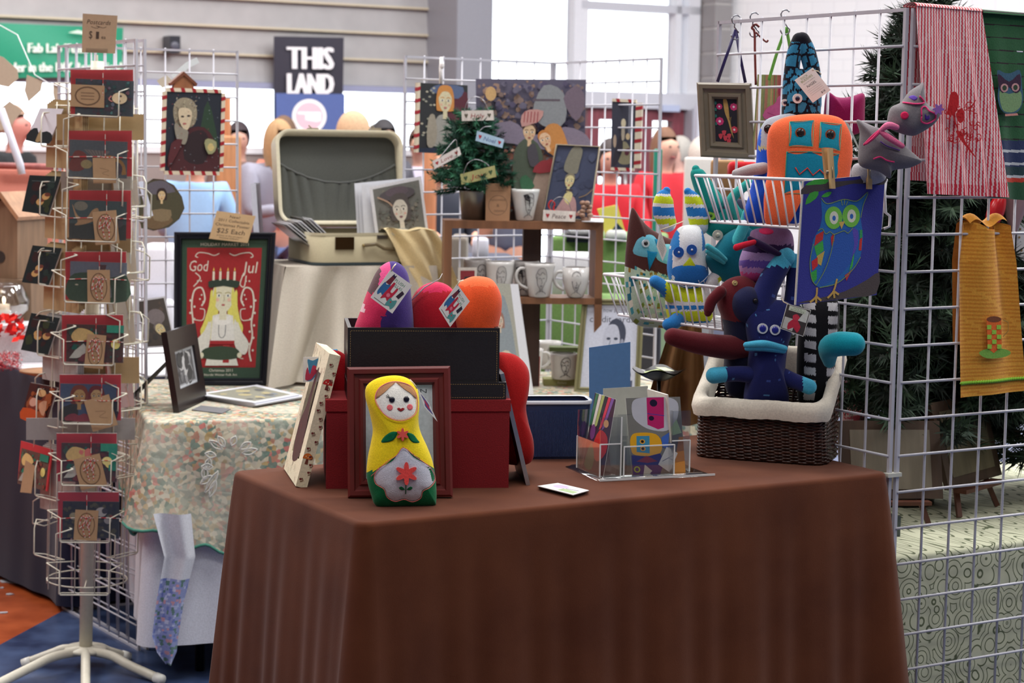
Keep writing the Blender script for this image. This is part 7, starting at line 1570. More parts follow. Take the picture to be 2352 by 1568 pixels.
mug('mug', 'rounded mug with a bow tied face drawing at the right of the middle shelf', onshelf(1325, zs2, .03), px2m(70, Y0), px2m(31, Y0), px2m(24, Y0), pi*1.0, True, 0, seed=3, prof=[(.018, 0), (.026, .004), (.036, .03), (.043, .06), (.0435, .098), (.0405, .098), (.039, .06), (.02, .01)])
mug('mug', 'mug half hidden behind the tapered mug on the middle shelf', onshelf(1207, zs2, .09), px2m(80, Y0), px2m(34, Y0), px2m(22, Y0), None, True, -.2, seed=4, dark=True)
mug('mug', 'wide mug with a small crowned head at the left of the middle shelf', onshelf(1150, zs2, .04), px2m(80, Y0), px2m(34, Y0), px2m(28, Y0), None, True, .1, seed=5)
mug('mug', 'mug behind the red tile at the far left of the middle shelf', onshelf(1098, zs2, .08), px2m(82, Y0), px2m(33, Y0), px2m(27, Y0), None, True, .3, seed=6)
def tile_art(A): A.rect(0, 0, 1, 1, (206, 200, 192)); A.rect(.12, .1, .88, .9, (130, 34, 44)); A.rect(.34, .2, .66, .7, (40, 34, 40)); A.face(.5, .4, .1, (200, 190, 160), (40, 30, 36), hairk=0)
tl_ = PL(onshelf(1072, zs2, .0), 6, 6); standing_print('picture_tile', 'small cream tile with a red portrait at the left end of the middle shelf', tl_, [(1052, 684), (1094, 684), (1096, 614), (1052, 614)], tile_art, .008, (206, 200, 192), 'tile')
# canvas of a long necked woman leaning in front of the shelf
def a_neck(A): A.rect(0, 0, 1, 1, (166, 166, 154)); A.poly([(0, 0), (.1, .5), (.5, .9), (.8, .7), (.9, .3), (1, 0)], (140, 150, 156), 3); A.face(.3, .66, .18, (206, 190, 170), (150, 110, 96), (176, 70, 70), hairk=1.2); A.poly([(0, .1), (.2, .35), (.6, .4), (.9, .25), (.95, 0), (0, 0)], (206, 196, 176), 3); A.poly([(.2, .0), (.3, .12), (.5, .1), (.6, .16), (.85, .08), (.9, 0)], (70, 68, 70), 3); A.poly([(0, 0), (.1, .15), (.8, .2), (.95, 0)], (120, 116, 120), 2)
nk = PL(on(1170, 908, Q), 8, 6); t, q = canvas('painting', 'white edged canvas of a long necked woman leaning left of the mugs', nk, [(1136, 908), (1204, 908), (1172, 652), (1130, 650)], a_neck, .025, (222, 224, 230)); m = MB(); m.prism(nk.Q([(1204, 908), (1226, 906), (1190, 652), (1172, 652)]), .0, .02, (222, 224, 230)); m.build('white_edge', 'canvas', t)
# mugs, olive box and red frame on the quilt
mug('mug', 'cream mug behind the red frame on the quilt', on(1218, 868, Q)+Vector((0, .1, .001)), .088, .045, .036, pi*0, True, .2, seed=7)
mug('mug', 'cream mug with a woman drawing sitting on the low olive box', on(1295, 872, Q+.022)+Vector((0, .02, .001)), .085, .046, .040, None, True, .1, seed=8)
mug('mug', 'cream mug with a grey haired drawing behind the other quilt mugs', on(1262, 858, Q)+Vector((0, .14, .001)), .098, .043, .036, None, True, .2, seed=9)
for k, (pts, lab, dz) in enumerate((([(1248, 886), (1332, 886), (1330, 872), (1250, 872)], 'low olive box with cream lettering under the mug on the quilt', 0), )):
    o_ = PL(on(1290, 886, Q), 3); x0_, x1_ = o_.q(1249, 886)[0], o_.q(1333, 886)[0]; t = thing('olive_box', lab, 'box', o_.M); m = MB(); m.box(x0_, x1_, 0, .07, 0, .0215, (150, 150, 92)); m.build('body', 'paper', t); m = MB(); m.text('Relaxx', (x0_+x1_)/2, .011, .008, -.0006, (226, 226, 200)); m.build('lettering', 'print', t)
o_ = PL(on(1290, 886, Q)+Vector((0, .03, 0)), 3); zt2 = o_.q(1300, 812)[1]; x0_, x1_ = o_.q(1262, 806)[0], o_.q(1345, 806)[0]; m = MB(); m.box(x0_, x1_, 0, .06, 0, .014, (96, 110, 62)); whole(m, 'olive_box', 'paper', 'dark olive slab lying across the top of the quilt mug', 'box', TR(o_.M.translation.x, o_.M.translation.y, Q+.0235+.0865))
def a_rf(A): A.rect(0, 0, 1, 1, (30, 30, 36)); A.poly([(.0, .1), (.3, .5), (.1, .8), (0, .8)], (160, 120, 90), 2); A.poly([(.0, .4), (.25, .6), (.1, .9), (0, .9)], (196, 170, 140), 2)
rf = PL(on(1225, 886, Q), 6, 5); picture_frame('photo_frame', 'small red framed dark picture standing on the quilt before the mugs', rf, [(1200, 886), (1238, 886), (1240, 818), (1200, 818)], 6, (190, 34, 34), 'gloss', .01, art=a_rf)
# credit card sign in olive-gold frame
def a_cc(A):
    A.rect(0, 0, 1, 1, (196, 200, 216)); c = (70, 70, 84); A.text('we now accept', .48, .94, .06, c, .62); A.text('credit cards!', .52, .83, .08, c, .9); A = Art(A.mb, [A.p(0, .09), A.p(1, .09), A.p(1, 1.02), A.p(0, 1.02)], A.y-.001); A.rect(.3, -.09, .95, 0, (70, 78, 104))
    A.poly([(.36, .0), (.4, .25), (.55, .34), (.8, .28), (.9, .0)], (70, 78, 104), 3); A.poly([(.42, .6), (.5, .78), (.68, .78), (.78, .66), (.76, .5), (.66, .42)], (60, 66, 84), 3); A.poly([(.38, .62), (.46, .72), (.62, .7), (.68, .5), (.6, .34), (.46, .3), (.38, .44)], (186, 190, 206), 3)
    A.ell(.46, .54, .04, .018, (60, 66, 84)); A.ell(.6, .54, .04, .018, (60, 66, 84)); A.line([(.5, .52), (.48, .45), (.53, .44)], .012, (110, 116, 136)); A.ell(.51, .39, .05, .012, (110, 110, 130)); A.ell(.72, .5, .03, .04, (150, 154, 172))
ccp = PL(on(1400, 900, Q), -4, 8); picture_frame('framed_sign', 'gold-green framed portrait sign reading credit cards behind the blue folder', ccp, [(1318, 902), (1470, 905), (1480, 688), (1338, 686)], 14, (128, 124, 90), 'satin', .016, art=a_cc)
# ---- tin bucket with little tree, card, ornaments on top of the shelf
bk_ = onshelf(1092, zs1, .06); t = thing('tin_bucket', 'dull tin bucket holding the small Christmas tree on the shelf', 'bucket', Matrix.Translation(bk_)); hh = px2m(64, Y0)
m = MB(); m.lathe([(px2m(32, Y0), 0), (px2m(38, Y0), hh), (px2m(39.5, Y0), hh+.003), (px2m(37, Y0), hh+.002), (px2m(34, Y0), hh-.01)], (120, 118, 114), 32); m.build('body', 'metal', t)
pine('small_christmas_tree', 'small bushy Christmas tree in a tin bucket hung with word signs', Vector((bk_.x-.012, bk_.y, bk_.z+hh-.02)), px2m(205, Y0), px2m(66, Y0), 90, 5, ((18, 66, 52), (24, 82, 60), (34, 96, 66)), (60, 50, 30), nl=.026, step=.0042, droop=.12, r_n=.0011)
def sign_block(label, pl, quad, text, col, tc, hearts=(170, 40, 50), wire=None):
    q = pl.Q(quad, 0); t = thing('word_sign', label, 'ornament', pl.M); m = MB(); m.prism(q, 0, .012, col); m.build('block', 'wood', t); a = MB(); A = Art(a, q, -.0002, 1e-4); A.text(text, .5, .48, .44, tc, .42, .2)
    for x in (.14, .86): A.poly([(x, .25), (x-.06, .6), (x-.03, .72), (x, .62), (x+.03, .72), (x+.06, .6)], hearts)
    a.build('lettering', 'print', t)
    if wire: m = MB(); m.tube(smooth2([pl.p3(*p) for p in wire], 6, False), .0012, (170, 170, 176), 5); m.build('wire', 'metal', t)
ty = bk_.y
sign_block('white word sign reading Holy near the top of the small tree', PL(at(1098, 265, ty-.07), 2), [(1061, 278), (1135, 276), (1133, 253), (1060, 254)], 'Holy', (214, 206, 198), (150, 60, 60), (90, 84, 70), [(1066, 256, .0), (1075, 232, .0), (1092, 222, 0), (1110, 230, 0), (1122, 254, 0)])
sign_block('pale blue word sign reading Noel on the right of the small tree', PL(at(1125, 320, ty-.105), 0), [(1092, 323), (1154, 340), (1158, 320), (1096, 300)], 'Noel', (170, 200, 222), (90, 110, 160), wire=[(1100, 302, 0), (1112, 292, 0), (1128, 290, 0)])
sign_block('white word sign reading Love tilted on the left of the small tree', PL(at(1027, 363, ty-.105), 0), [(998, 388), (1060, 356), (1054, 337), (993, 370)], 'Love', (220, 214, 210), (150, 70, 70), wire=[(1010, 362, 0), (1040, 326, 0), (1048, 322, 0), (1050, 340, 0)])
sign_block('olive word sign reading Joy low on the front of the small tree', PL(at(1098, 400, ty-.13), 0), [(1060, 424), (1140, 406), (1136, 380), (1057, 400)], 'Joy', (166, 164, 110), (160, 70, 60), (60, 84, 56), wire=[(1064, 400, 0), (1074, 376, 0), (1092, 366, 0), (1112, 372, 0), (1124, 382, 0)])
sign_block('white word sign reading Peace lying on the shelf before the lady painting', PL(onshelf(1283, zs1, .0), 3), [(1247, 507), (1321, 509), (1322, 486), (1248, 482)], 'Peace', (222, 214, 206), (110, 90, 90), wire=[(1262, 484, .006), (1270, 462, .006), (1286, 452, .006), (1304, 462, .006), (1312, 484, .006)])
m = MB(); c0 = onshelf(1268, zs1, .012); m.tube(smooth2([(0, 0, .03), (-.012, 0, .05), (-.004, 0, .066), (.008, 0, .056), (.004, 0, .04), (.02, 0, .024)], 4, False), .0025, (190, 34, 30), 6); m.tube(smooth2([(0, 0, .036), (-.008, 0, .012), (-.012, 0, .001)], 3, False), .0025, (190, 34, 30), 6); whole(m, 'red_bow', 'satin', 'thin red wire bow behind the Peace sign', 'ribbon', Matrix.Translation(c0))
def a_k(A): c = (110, 84, 66); A.line([(.5+.38*cos(t_/24*2*pi), .42+.26*sin(t_/24*2*pi)) for t_ in range(25)], .02, c, 0); A.text('HANDMADE', .5, .56, .05, c, .6); A.text('&', .5, .42, .09, c); A.text('DESIGN', .55, .27, .05, c, .4); A.line([(.2, .8), (.8, .8)], .014, c, 0)
standing_print('kraft_card', 'kraft card with an oval stamp between the bucket and the white mug', PL(onshelf(1143, zs1, .01), 4, 3), [(1115, 507), (1170, 508), (1174, 421), (1116, 421)], a_k, .004, (176, 136, 104), 'card')
flat_card([(1336, 509), (1386, 511), (1386, 504), (1340, 502)], zs1+.001, .003, (226, 228, 234), 'card', 'white card lying on the right end of the shelf top', 'card')
for k, px in enumerate((1338, 1352)):
    m = MB(); P = []; R = random.Random(k)
    for j in range(5): m.ball((R.uniform(-.008, .008), R.uniform(-.006, .006), .008+.013*j), (.010, .009, .008), (150, 116, 96), 8)
    whole(m, 'figurine', 'satin', ('brown lumpy figurine right of the Peace sign', 'second brown lumpy figurine at the foot of the lady painting')[k], 'ornament', Matrix.Translation(onshelf(px, zs1, .02)))
# octagonal painted box lid and print hanging at the left
def a_oct(A):
    pass
ocp = PL(at(368, 475, 5.95), 24); pts = [(418, 452), (424, 478), (412, 503), (388, 522), (352, 530), (330, 515), (318, 490), (320, 455), (330, 425), (352, 410), (375, 412), (400, 425)]
t = thing('painted_octagon', 'octagonal wooden plaque painted with a dark haired woman hung beside the rack', 'plaque', ocp.M); m = MB(); m.prism(ocp.Q(pts), 0, .045, (70, 52, 40)); m.build('board', 'wood', t)
a = MB(); A = Art(a, ocp.Q([(318, 530), (424, 530), (424, 410), (318, 410)]), -.0003, 1e-4)
A.poly([(.06, .05), (.0, .35), (.03, .7), (.15, .92), (.35, .97), (.6, .96), (.8, .8), (.95, .62), (.98, .42), (.85, .2), (.6, .06), (.3, .02)], (74, 70, 50)); A.poly([(.15, .85), (.35, .95), (.6, .94), (.8, .75), (.5, .72), (.3, .7)], (96, 90, 100), 2); A.poly([(.05, .3), (.3, .35), (.6, .3), (.75, .2), (.5, .05), (.2, .06)], (110, 88, 62), 2); A.poly([(.3, .4), (.7, .4), (.65, .2), (.35, .2)], (130, 112, 84), 2); A.face(.5, .68, .085, (214, 186, 140), (48, 32, 30), (160, 70, 56), hairk=1.3)
a.build('picture', 'print', t)
m = MB(); m.prism(PL(at(330, 450, 5.8), 30).Q([(340, 498), (352, 495), (330, 416), (318, 418)]), 0, .004, (216, 222, 240)); whole(m, 'sleeved_card', 'gloss', 'white sleeved card glinting between the rack and the octagonal plaque', 'card', PL(at(330, 450, 5.8), 30).M)
def a_w2(A): A.rect(0, 0, 1, 1, (200, 200, 204)); A.rect(.04, .03, .96, .97, (70, 62, 56)); A.blobs(14, [(84, 70, 60), (60, 56, 54)], .05, .14, 3, (.05, .05, .95, .95)); A.ell(.55, .62, .3, .16, (120, 110, 110)); A.face(.62, .36, .16, (206, 190, 140), (110, 100, 100), (160, 80, 70), hairk=0, tilt=.5)
standing_print('art_print', 'print of a lady in a grey cap standing behind the black photo frame', PL(at(350, 720, 5.75), 12, 10), [(330, 800), (405, 795), (378, 680), (314, 690)], a_w2, .003)
# ================================================================ postcard rack at the left
rb = on(196, 1528, 0); RY_ = rb.y; rt = at(224, 140, RY_)
lean = atan2(rt.x-rb.x, rt.z); RM = Matrix.Translation(rb)@RY(lean)@RZ(radians(9)); rack = thing('postcard_rack', 'cream revolving wire postcard rack on a five-legged stand at the left', 'display rack', RM)
IV = (206, 202, 186); RH = rt.z
m = MB(); m.tube([(0, 0, .05), (0, 0, RH)], .019, IV, 16); m.build('pole', 'satin', rack)
m = MB(); m.lathe([(.06, .045), (.062, .05), (.06, .056), (.02, .06)], IV, 28); m.build('hub_plate', 'satin', rack)
for (px, py) in ((68, 1519), (282, 1505), (360, 1556), (196, 1600), (-12, 1574)):
    e = on(px, py, .014); L_ = RM.inverted()@e; m = MB(); P = [(0, 0, .045), (L_.x*.35, L_.y*.35, .05), (L_.x*.6, L_.y*.6, .036), (L_.x, L_.y, L_.z)]; P = smooth2(P, 6, False); m.tube(P, .0135, IV, 12); o = m.build('leg', 'satin', rack)
    m = MB(); d = (Vector(P[-1])-Vector(P[-2])).normalized(); m.tube([Vector(P[-1])-d*.004, Vector(P[-1])+d*.022], .0155, (222, 222, 216), 12); m.build('cap', 'plastic', o)
m = MB()
cols = {}
for k, az in enumerate((0, -50, 50, 115, -115, 180)):
    a = radians(az); CM = RZ(a)@TR(0, -.115, 0); cols[az] = CM     # local -Y faces out
    for sx in (-.028, .028): m.tube([CM@Vector((sx, 0, .24)), CM@Vector((sx, 0, RH-.12))], .0019, IV, 5)
for z in (.26, .62, .98, 1.34, RH-.13): m.tube([(.115*cos(t_/24*2*pi), .115*sin(t_/24*2*pi), z) for t_ in range(24)], .002, IV, 5, True); [m.tube([(0, 0, z), (.115*cos(a), .115*sin(a), z)], .002, IV, 5) for a in (0, pi/2, pi, 3*pi/2)]
m.build('spine_wires', 'satin', rack)
def pocket_(CM, z, w, wf, h, d=.034):
    m = MB(); V = lambda x, y, zz: CM@Vector((x, y, z+zz))
    m.tube([V(-w, -.004, h), V(-wf, -d, h-.016), V(-wf, -d, 0), V(-wf+.004, -d+.002, -.004), V(wf-.004, -d+.002, -.004), V(wf, -d, 0), V(wf, -d, h-.016), V(w, -.004, h)], .0021, IV, 6)
    m.tube([V(-w, -.004, h), V(-.028, .002, h+.004)], .0019, IV, 5); m.tube([V(w, -.004, h), V(.028, .002, h+.004)], .0019, IV, 5)
    m.tube([V(-wf, -d, 0), V(-wf*.9, 0, -.006), V(wf*.9, 0, -.006), V(wf, -d, 0)], .0018, IV, 5); m.build('wire_pocket', 'satin', rack)
Ri = RM.inverted()
def zloc(CM, px, py):      # height on the rack's column front under a pixel
    P = RM@CM; o = P@Vector((0, 0, 1)); n = (P.to_3x3()@Vector((0, 1, 0))); d = ray(px, py); t = (o-EYE).dot(n)/d.dot(n); return (P.inverted()@(EYE+d*t))
CF = cols[0]
fy = [(162, 160, 306, 262), (158, 300, 303, 405), (158, 437, 301, 548), (150, 578, 290, 688), (142, 723, 283, 830), (137, 860, 278, 965), (130, 995, 268, 1105), (133, 1130, 273, 1235)]
for k, (x0, y0, x1, y1) in enumerate(fy): pocket_(CF, zloc(CF, (x0+x1)/2, y1+2).z, .107, .069, .082)
pocket_(CF, zloc(CF, 212, 1357).z, .107, .069, .082)
CL = cols[-50]; ly = (352, 512, 670, 828, 985, 1150, 1262)
for y in (332, 490, 648, 808, 965, 1130, 1265): pocket_(CL, zloc(CL, 95, y).z, .085, .052, .09)
CR2 = cols[50]
for y in (470, 620, 780, 930, 1080, 1258): pocket_(CR2, zloc(CR2, 320, y).z, .07, .048, .08)
for az in (115, -115):
    for z in (.42, .6, .78, .96, 1.14, 1.32): pocket_(cols[az], z, .085, .055, .08)
# sign on top
spn = PL(at(228, 122, RY_-.01), 4); t = thing('price_sign', 'kraft sign reading Postcards $1 ea clipped on top of the rack', 'sign', spn.M); m = MB(); q = spn.Q([(188, 120), (264, 123), (270, 36), (190, 31)]); m.prism(q, 0, .002, (176, 150, 122)); m.build('board', 'paper', t)
def a_pc(A): c = (70, 54, 44); A.text('Postcards', .48, .8, .12, c, .68, .2); A.line([(.25, .68), (.4, .64), (.5, .68), (.4, .7), (.6, .66), (.7, .69)], .012, c); A.text('$', .25, .47, .2, c, .1); A.text('1', .45, .46, .2, c, .09); A.text('ea', .63, .42, .1, c, .13)
a = MB(); a_pc(Art(a, q, -.0002)); a.build('lettering', 'print', t); m = MB(); m.prism(spn.Q([(197, 126), (246, 127), (248, 112), (198, 110)]), -.003, -.001, 'ffffff'); m.build('clip', SLEEVE(), t); m = MB(); m.tube([spn.p3(222, 126, .003), spn.p3(223, 158, .003)], .004, IV, 6); m.build('stem', 'satin', t)
# pictures
RE = (200, 60, 66)
def p_sleep(A): A.rect(0, 0, 1, 1, (88, 98, 106)); A.blobs(90, [(114, 80, 88), (74, 114, 114), (106, 88, 102), (92, 102, 118)], .02, .05, 1); A.ell(.76, .5, .13, .16, (228, 208, 168)); A.line([(.62, .56), (.58, .46), (.64, .4)], .02, (202, 132, 122)); A.ell(.78, .56, .02, .03, (112, 92, 82)); A.ell(.76, .42, .02, .03, (112, 92, 82))
def p_wing(A): A.rect(0, 0, 1, 1, (112, 122, 128)); A.poly([(.25, .75), (.7, .72), (.55, .45), (.45, .5)], (156, 150, 144)); [A.line([(.3+.06*k, .74), (.45+.03*k, .5)], .008, (102, 98, 98), 0) for k in range(6)]; A.line([(.5, .45), (.7, .55), (.9, .4), (.95, .1)], .08, (198, 152, 92)); A.poly([(0, .2), (.1, .7), (.3, .6), (.25, .2)], (152, 88, 82), 3); A.ell(.3, .35, .1, .12, (198, 182, 132)); A.ell(.8, .25, .12, .2, (106, 94, 106))
def p_merm(A): A.rect(0, 0, 1, 1, (92, 112, 114)); A.rect(0, 0, 1, .4, (82, 88, 86)); A.poly([(.05, .9), (.15, .6), (.3, .55), (.4, .75), (.5, .8), (.5, .55), (.3, .4), (.1, .35), (.15, .45), (.1, .6)], (218, 178, 134), 3); A.ell(.2, .85, .12, .12, (162, 160, 142)); A.poly([(.5, .55), (.8, .7), (.95, .4), (.7, .3)], (108, 106, 110), 3)
def p_hill(A): A.rect(0, 0, 1, 1, (134, 142, 156)); A.poly([(0, 0), (0, .6), (.3, .72), (.7, .6), (1, .66), (1, 0)], (82, 106, 86), 3); A.poly([(.52, .5), (.56, .72), (.66, .72), (.7, .5), (.74, .1), (.6, .1)], (152, 156, 162), 2); A.ell(.58, .8, .05, .08, (222, 192, 172)); A.poly([(.5, .8), (.52, .93), (.64, .93), (.62, .8)], (106, 74, 78)); A.ell(.12, .4, .03, .02, (236, 230, 200))
def p_gold(A): A.rect(0, 0, 1, 1, (106, 80, 72)); A.blobs(70, [(132, 74, 66), (52, 132, 110), (88, 112, 92), (112, 62, 66)], .02, .07, 6); A.poly([(.08, .7), (.2, .9), (.4, .85), (.5, .7), (.35, .6), (.15, .55)], (228, 198, 132), 3); A.ell(.86, .5, .08, .13, (228, 218, 132)); A.rect(.7, .8, 1, 1, (52, 138, 114)); A.poly([(.05, .1), (.3, .5), (.35, .2)], (172, 172, 162), 2); A.poly([(.2, .05), (.4, .3), (.5, .02)], (102, 56, 62), 2)
def p_two(A): A.rect(0, 0, 1, 1, (96, 114, 142)); A.poly([(0, 0), (.0, .3), (.15, .42), (.3, .45), (.3, 0)], (76, 76, 66), 2); A.poly([(.6, 0), (.65, .5), (1, .6), (1, 0)], (66, 66, 68), 2); A.face(.34, .66, .115, (226, 186, 120), (156, 84, 58), (132, 72, 72), hairk=1.35); A.poly([(.1, 0), (.14, .15), (.26, .2), (.34, .14), (.42, .2), (.55, .14), (.6, 0)], (172, 82, 88), 2); A.face(.64, .68, .105, (235, 202, 142), (142, 62, 56), (152, 72, 72), hairk=1.35)
def p_pink(A): p_gold(A); A.rect(.85, .3, 1, .9, (46, 132, 114)); A.ell(.82, .55, .09, .11, (228, 218, 142)); A.blobs(6, [(198, 112, 106), (182, 172, 162)], .05, .1, 9, (.05, .1, .6, .9))
def p_cats(A): A.rect(0, 0, 1, 1, (66, 66, 62)); A.blobs(60, [(92, 88, 66), (56, 56, 60), (112, 106, 72)], .02, .06, 2); A.ell(.68, .72, .1, .13, (218, 214, 206)); A.ell(.8, .5, .07, .1, (192, 188, 182)); A.ell(.74, .75, .05, .08, (82, 78, 82)); A.ell(.86, .6, .03, .04, (172, 82, 82)); A.ell(.2, .6, .08, .1, (192, 182, 142))
PIC = [p_sleep, p_wing, p_merm, p_hill, p_gold, p_two, p_pink, p_cats]
NM = ['a sleeping head turned sideways, topmost in the front column', 'grey wings and a golden arc, second in the front column', 'a reclining figure by water, third in the front column', 'a lady on a green hill, fourth in the front column', 'a golden haired reclining lady, fifth in the front column', 'two women side by side, sixth in the front column', 'a pink and teal reclining lady, seventh of the front column', 'black and white cats, lowest in the front column']
TG = [((165, 196), (238, 245), 0, True), ((215, 363), (265, 420), .05, False), ((217, 485), (270, 560), .12, True), ((202, 620), (252, 697), .03, True), ((198, 768), (240, 845), -.08, True), ((196, 905), (268, 990), .3, False), ((170, 1040), (245, 1125), .25, True), ((172, 1170), (224, 1240), -.04, True)]
def stamp(A, lines=3, c=(110, 84, 62)):
    A.line([(.5+.36*cos(t_/20*2*pi), .5+.4*sin(t_/20*2*pi)) for t_ in range(21)], .045, c, 0)
    for k in range(lines): A.line([(.3, .36+.14*k), (.7, .36+.14*k)], .025, mix3(c, (180, 150, 116), .3), 0)
for k, (x0, y0, x1, y1) in enumerate(fy):
    FPM = RM@CF@TR(0, -.014+.0, zloc(CF, (x0+x1)/2, y1).z); fp_ = PL(Vector((0, 0, 0))); fp_.M = FPM; fp_.I = FPM.inverted(); fp_.s = RY_/FPX
    t = thing('note_card_set', 'red edged note cards showing ' + NM[k], 'card', FPM, 'sleeved note card sets in the front column of the rack')
    q = fp_.Q([(x0, y1), (x1, y1), (x1, y0), (x0, y0)]); w_, h_ = q[1][0]-q[0][0], q[3][1]-q[0][1]
    m = MB(); m.prism(q, 0, .006, RE, (214, 210, 204)); m.build('red_envelope', 'paper', t)
    iq = [(q[0][0]+(.07 if k not in (2, 5, 1) else .0)*w_, q[0][1]), (q[1][0]-(.0 if k not in (2, 5, 1) else .08)*w_, q[0][1]), (q[1][0]-(.0 if k not in (2, 5, 1) else .08)*w_, q[3][1]-.19*h_), (q[0][0]+(.07 if k not in (2, 5, 1) else .0)*w_, q[3][1]-.19*h_)]
    m = MB(); m.prism(iq, -.0012, -.0002, (206, 200, 190)); PIC[k](Art(m, iq, -.0013)); m.build('picture_card', 'print', t)
    m = MB(); m.prism([(q[0][0]-.002, q[0][1]), (q[1][0]+.002, q[0][1]), (q[2][0]+.002, q[2][1]+.006), (q[3][0]-.002, q[3][1]+.006)], -.0042, -.0040, 'ffffff'); m.build('clear_sleeve', SLEEVE(), t)
    (a0, b0), (a1, b1), ro, tied = TG[k]; c = fp_.q((a0+a1)/2, (b0+b1)/2); hw = (a1-a0)/2*fp_.s*(.8 if ro > .2 else 1); hh_ = (b1-b0)/2*fp_.s*(.86 if ro > .2 else 1)
    tq2 = [(c[0]+x*cos(ro)-z*sin(ro), c[1]+x*sin(ro)+z*cos(ro)) for x, z in ((-hw, -hh_), (hw, -hh_), (hw, hh_), (-hw, hh_))]
    m = MB(); m.prism(tq2, -.0060, -.0052, (176, 144, 108)); A = Art(m, tq2, -.0061); (stamp(A) if tied else A.line([(.3, .6), (.7, .5), (.4, .4), (.7, .3)], .02, (140, 112, 84))); m.build('kraft_tag', 'paper', t)
    m = MB(); cx = c[0] if k else fp_.q(236, 200)[0]; zy = q[0][1]+h_*.45
    def twine(P, r=.0011): P = smooth2(P, 5, False); N_ = len(P); [m.tube([P[j], P[j+1]], r, ((206, 196, 186) if j % 2 else (186, 60, 60)), 5, cap=False) for j in range(N_-1)]
    twine([(cx, -.0048, q[3][1]+.004), (cx+.001, -.0052, zy+.01), (cx, -.0066, zy)]); 
    if k: twine([(q[0][0], -.0048, zy-.003), (cx-.02, -.0050, zy+.001), (cx, -.0066, zy), (cx+.03, -.005, zy+.001), (q[1][0], -.0048, zy)])
    if tied and k:
        for sg in (-1, 1): twine([(cx, -.0075, zy), (cx+sg*.012, -.008, zy+.004), (cx+sg*.012-.006, -.0085, zy-.03), (cx, -.0075, zy-.004)], .0013); twine([(cx, -.0075, zy), (cx+sg*.008, -.0085, zy-.03), (cx+sg*.006+.004, -.0085, zy-.056)], .0013)
    m.build('twine', 'cloth', t)
# left column: dark portrait cards with kraft backs
def d_card(seed, names):
    def f(A):
        A.rect(0, 0, 1, 1, (24, 36, 40)); R = random.Random(seed); A.blobs(10, [(34, 52, 50), (30, 28, 40), (50, 60, 40), (52, 30, 32)], .08, .2, seed)
        for k in range(R.randint(2, 3)): a, b = R.uniform(.3, .75), R.uniform(.25, .7); A.ell(a, b, .13, .09, (196, 160, 104)); A.ell(a+.04, b+.05, .1, .05, (110, 62, 50))
        A.rect(.12, .84, .88, .86, (70, 82, 84))
    return f
def d_glare(A): A.rect(0, 0, 1, 1, (226, 230, 240)); A.poly([(0, 0), (0, .32), (.25, .4), (.4, .26), (.7, .34), (1, .24), (1, 0)], (38, 46, 50), 2); A.poly([(.4, .02), (.42, .4), (.52, .3), (.6, .03)], (170, 150, 110), 2)  # pale area is window glare painted into the card's colour
def d_warm(A): A.rect(0, 0, 1, 1, (70, 30, 28)); A.blobs(60, [(120, 50, 34), (52, 26, 28), (150, 80, 44)], .07, .17, 3); A.ell(.55, .78, .14, .1, (206, 170, 120)); A.ell(.32, .5, .14, .12, (206, 160, 140)); A.poly([(.55, .5), (.8, .6), (.85, .2), (.65, .3)], (196, 150, 120), 2); A.poly([(0, 0), (0, .3), (.6, .28), (.5, 0)], (190, 80, 34), 2)
LQ_ = [([(60, 322), (112, 330), (146, 250), (92, 248)], d_glare, 'glossy card with window glare painted on, topmost in the left column', (176, 152, 112)),
       ([(50, 485), (112, 494), (140, 405), (68, 402)], d_card(3, 0), 'dark winter picture card with lettering, second in the left column', (176, 152, 112)),
       ([(50, 648), (112, 655), (142, 570), (75, 563)], d_card(8, 0), 'dark card with two pale faces, third in the left column', (176, 152, 112)),
       ([(48, 803), (110, 815), (138, 730), (72, 718)], d_card(12, 0), 'dark green nativity card, fourth in the left column', (170, 166, 164)),
       ([(48, 960), (106, 974), (132, 890), (70, 878)], d_warm, 'warm orange toned card of a couple, fifth in the left column', (170, 150, 120)),
       ([(40, 1110), (108, 1128), (120, 1032), (48, 1012)], p_gold, 'red edged card with a kraft tag, lowest in the left column', (170, 160, 156))]
for k, (qd, art, lab, kc_) in enumerate(LQ_):
    zb_ = zloc(CL, 90, qd[0][1]).z; FM2 = RM@CL@TR(0, -.012, zb_)@RX(-.12); p_ = PL(Vector((0, 0, 0))); p_.M = FM2; p_.I = FM2.inverted(); p_.s = RY_/FPX
    q = p_.Q(qd); t = thing('postcard', lab, 'card', FM2); m = MB(); m.prism(q, 0, .004, RE if k == 5 else (206, 202, 196)); m.build('card', 'gloss', t)
    if k == 5: q = [(q[0][0], q[0][1]), (q[1][0]-.008, q[1][1]), (q[2][0]-.008, q[2][1]-.02), (q[3][0]+.008, q[3][1]-.02)]
    a = MB(); art(Art(a, q, -.0002)); a.build('picture', 'gloss', t)
    if k == 5:
        c = p_.q(66, 1098); m = MB(); m.prism([(c[0]-.028, c[1]-.045), (c[0]+.026, c[1]-.04), (c[0]+.028, c[1]+.04), (c[0]-.02, c[1]+.05)], -.004, -.003, (176, 146, 112)); m.build('kraft_tag', 'paper', t)
    if k != 4:
        e = [(-.092, -.075), (.075, -.075), (.075, .105), (-.092, .105)]; dz_ = [.0, -.0, 0, -.01, 0, 0][k]; t = thing('kraft_envelope', ('kraft envelope stack behind the ' if k != 3 else 'grey envelope stack behind the ')+('topmost', 'second', 'third', 'fourth', 'fifth', 'lowest')[k]+' card of the left column', 'envelope', RM@CL@TR(0, .012, zb_+dz_)); m = MB()
        for j in range(4): m.prism([(x+.003*j, z+.004*j) for x, z in e], .004*j, .004*j+.003, tuple(c_-4*j for c_ in kc_))
        m.build('envelopes', 'paper', t)
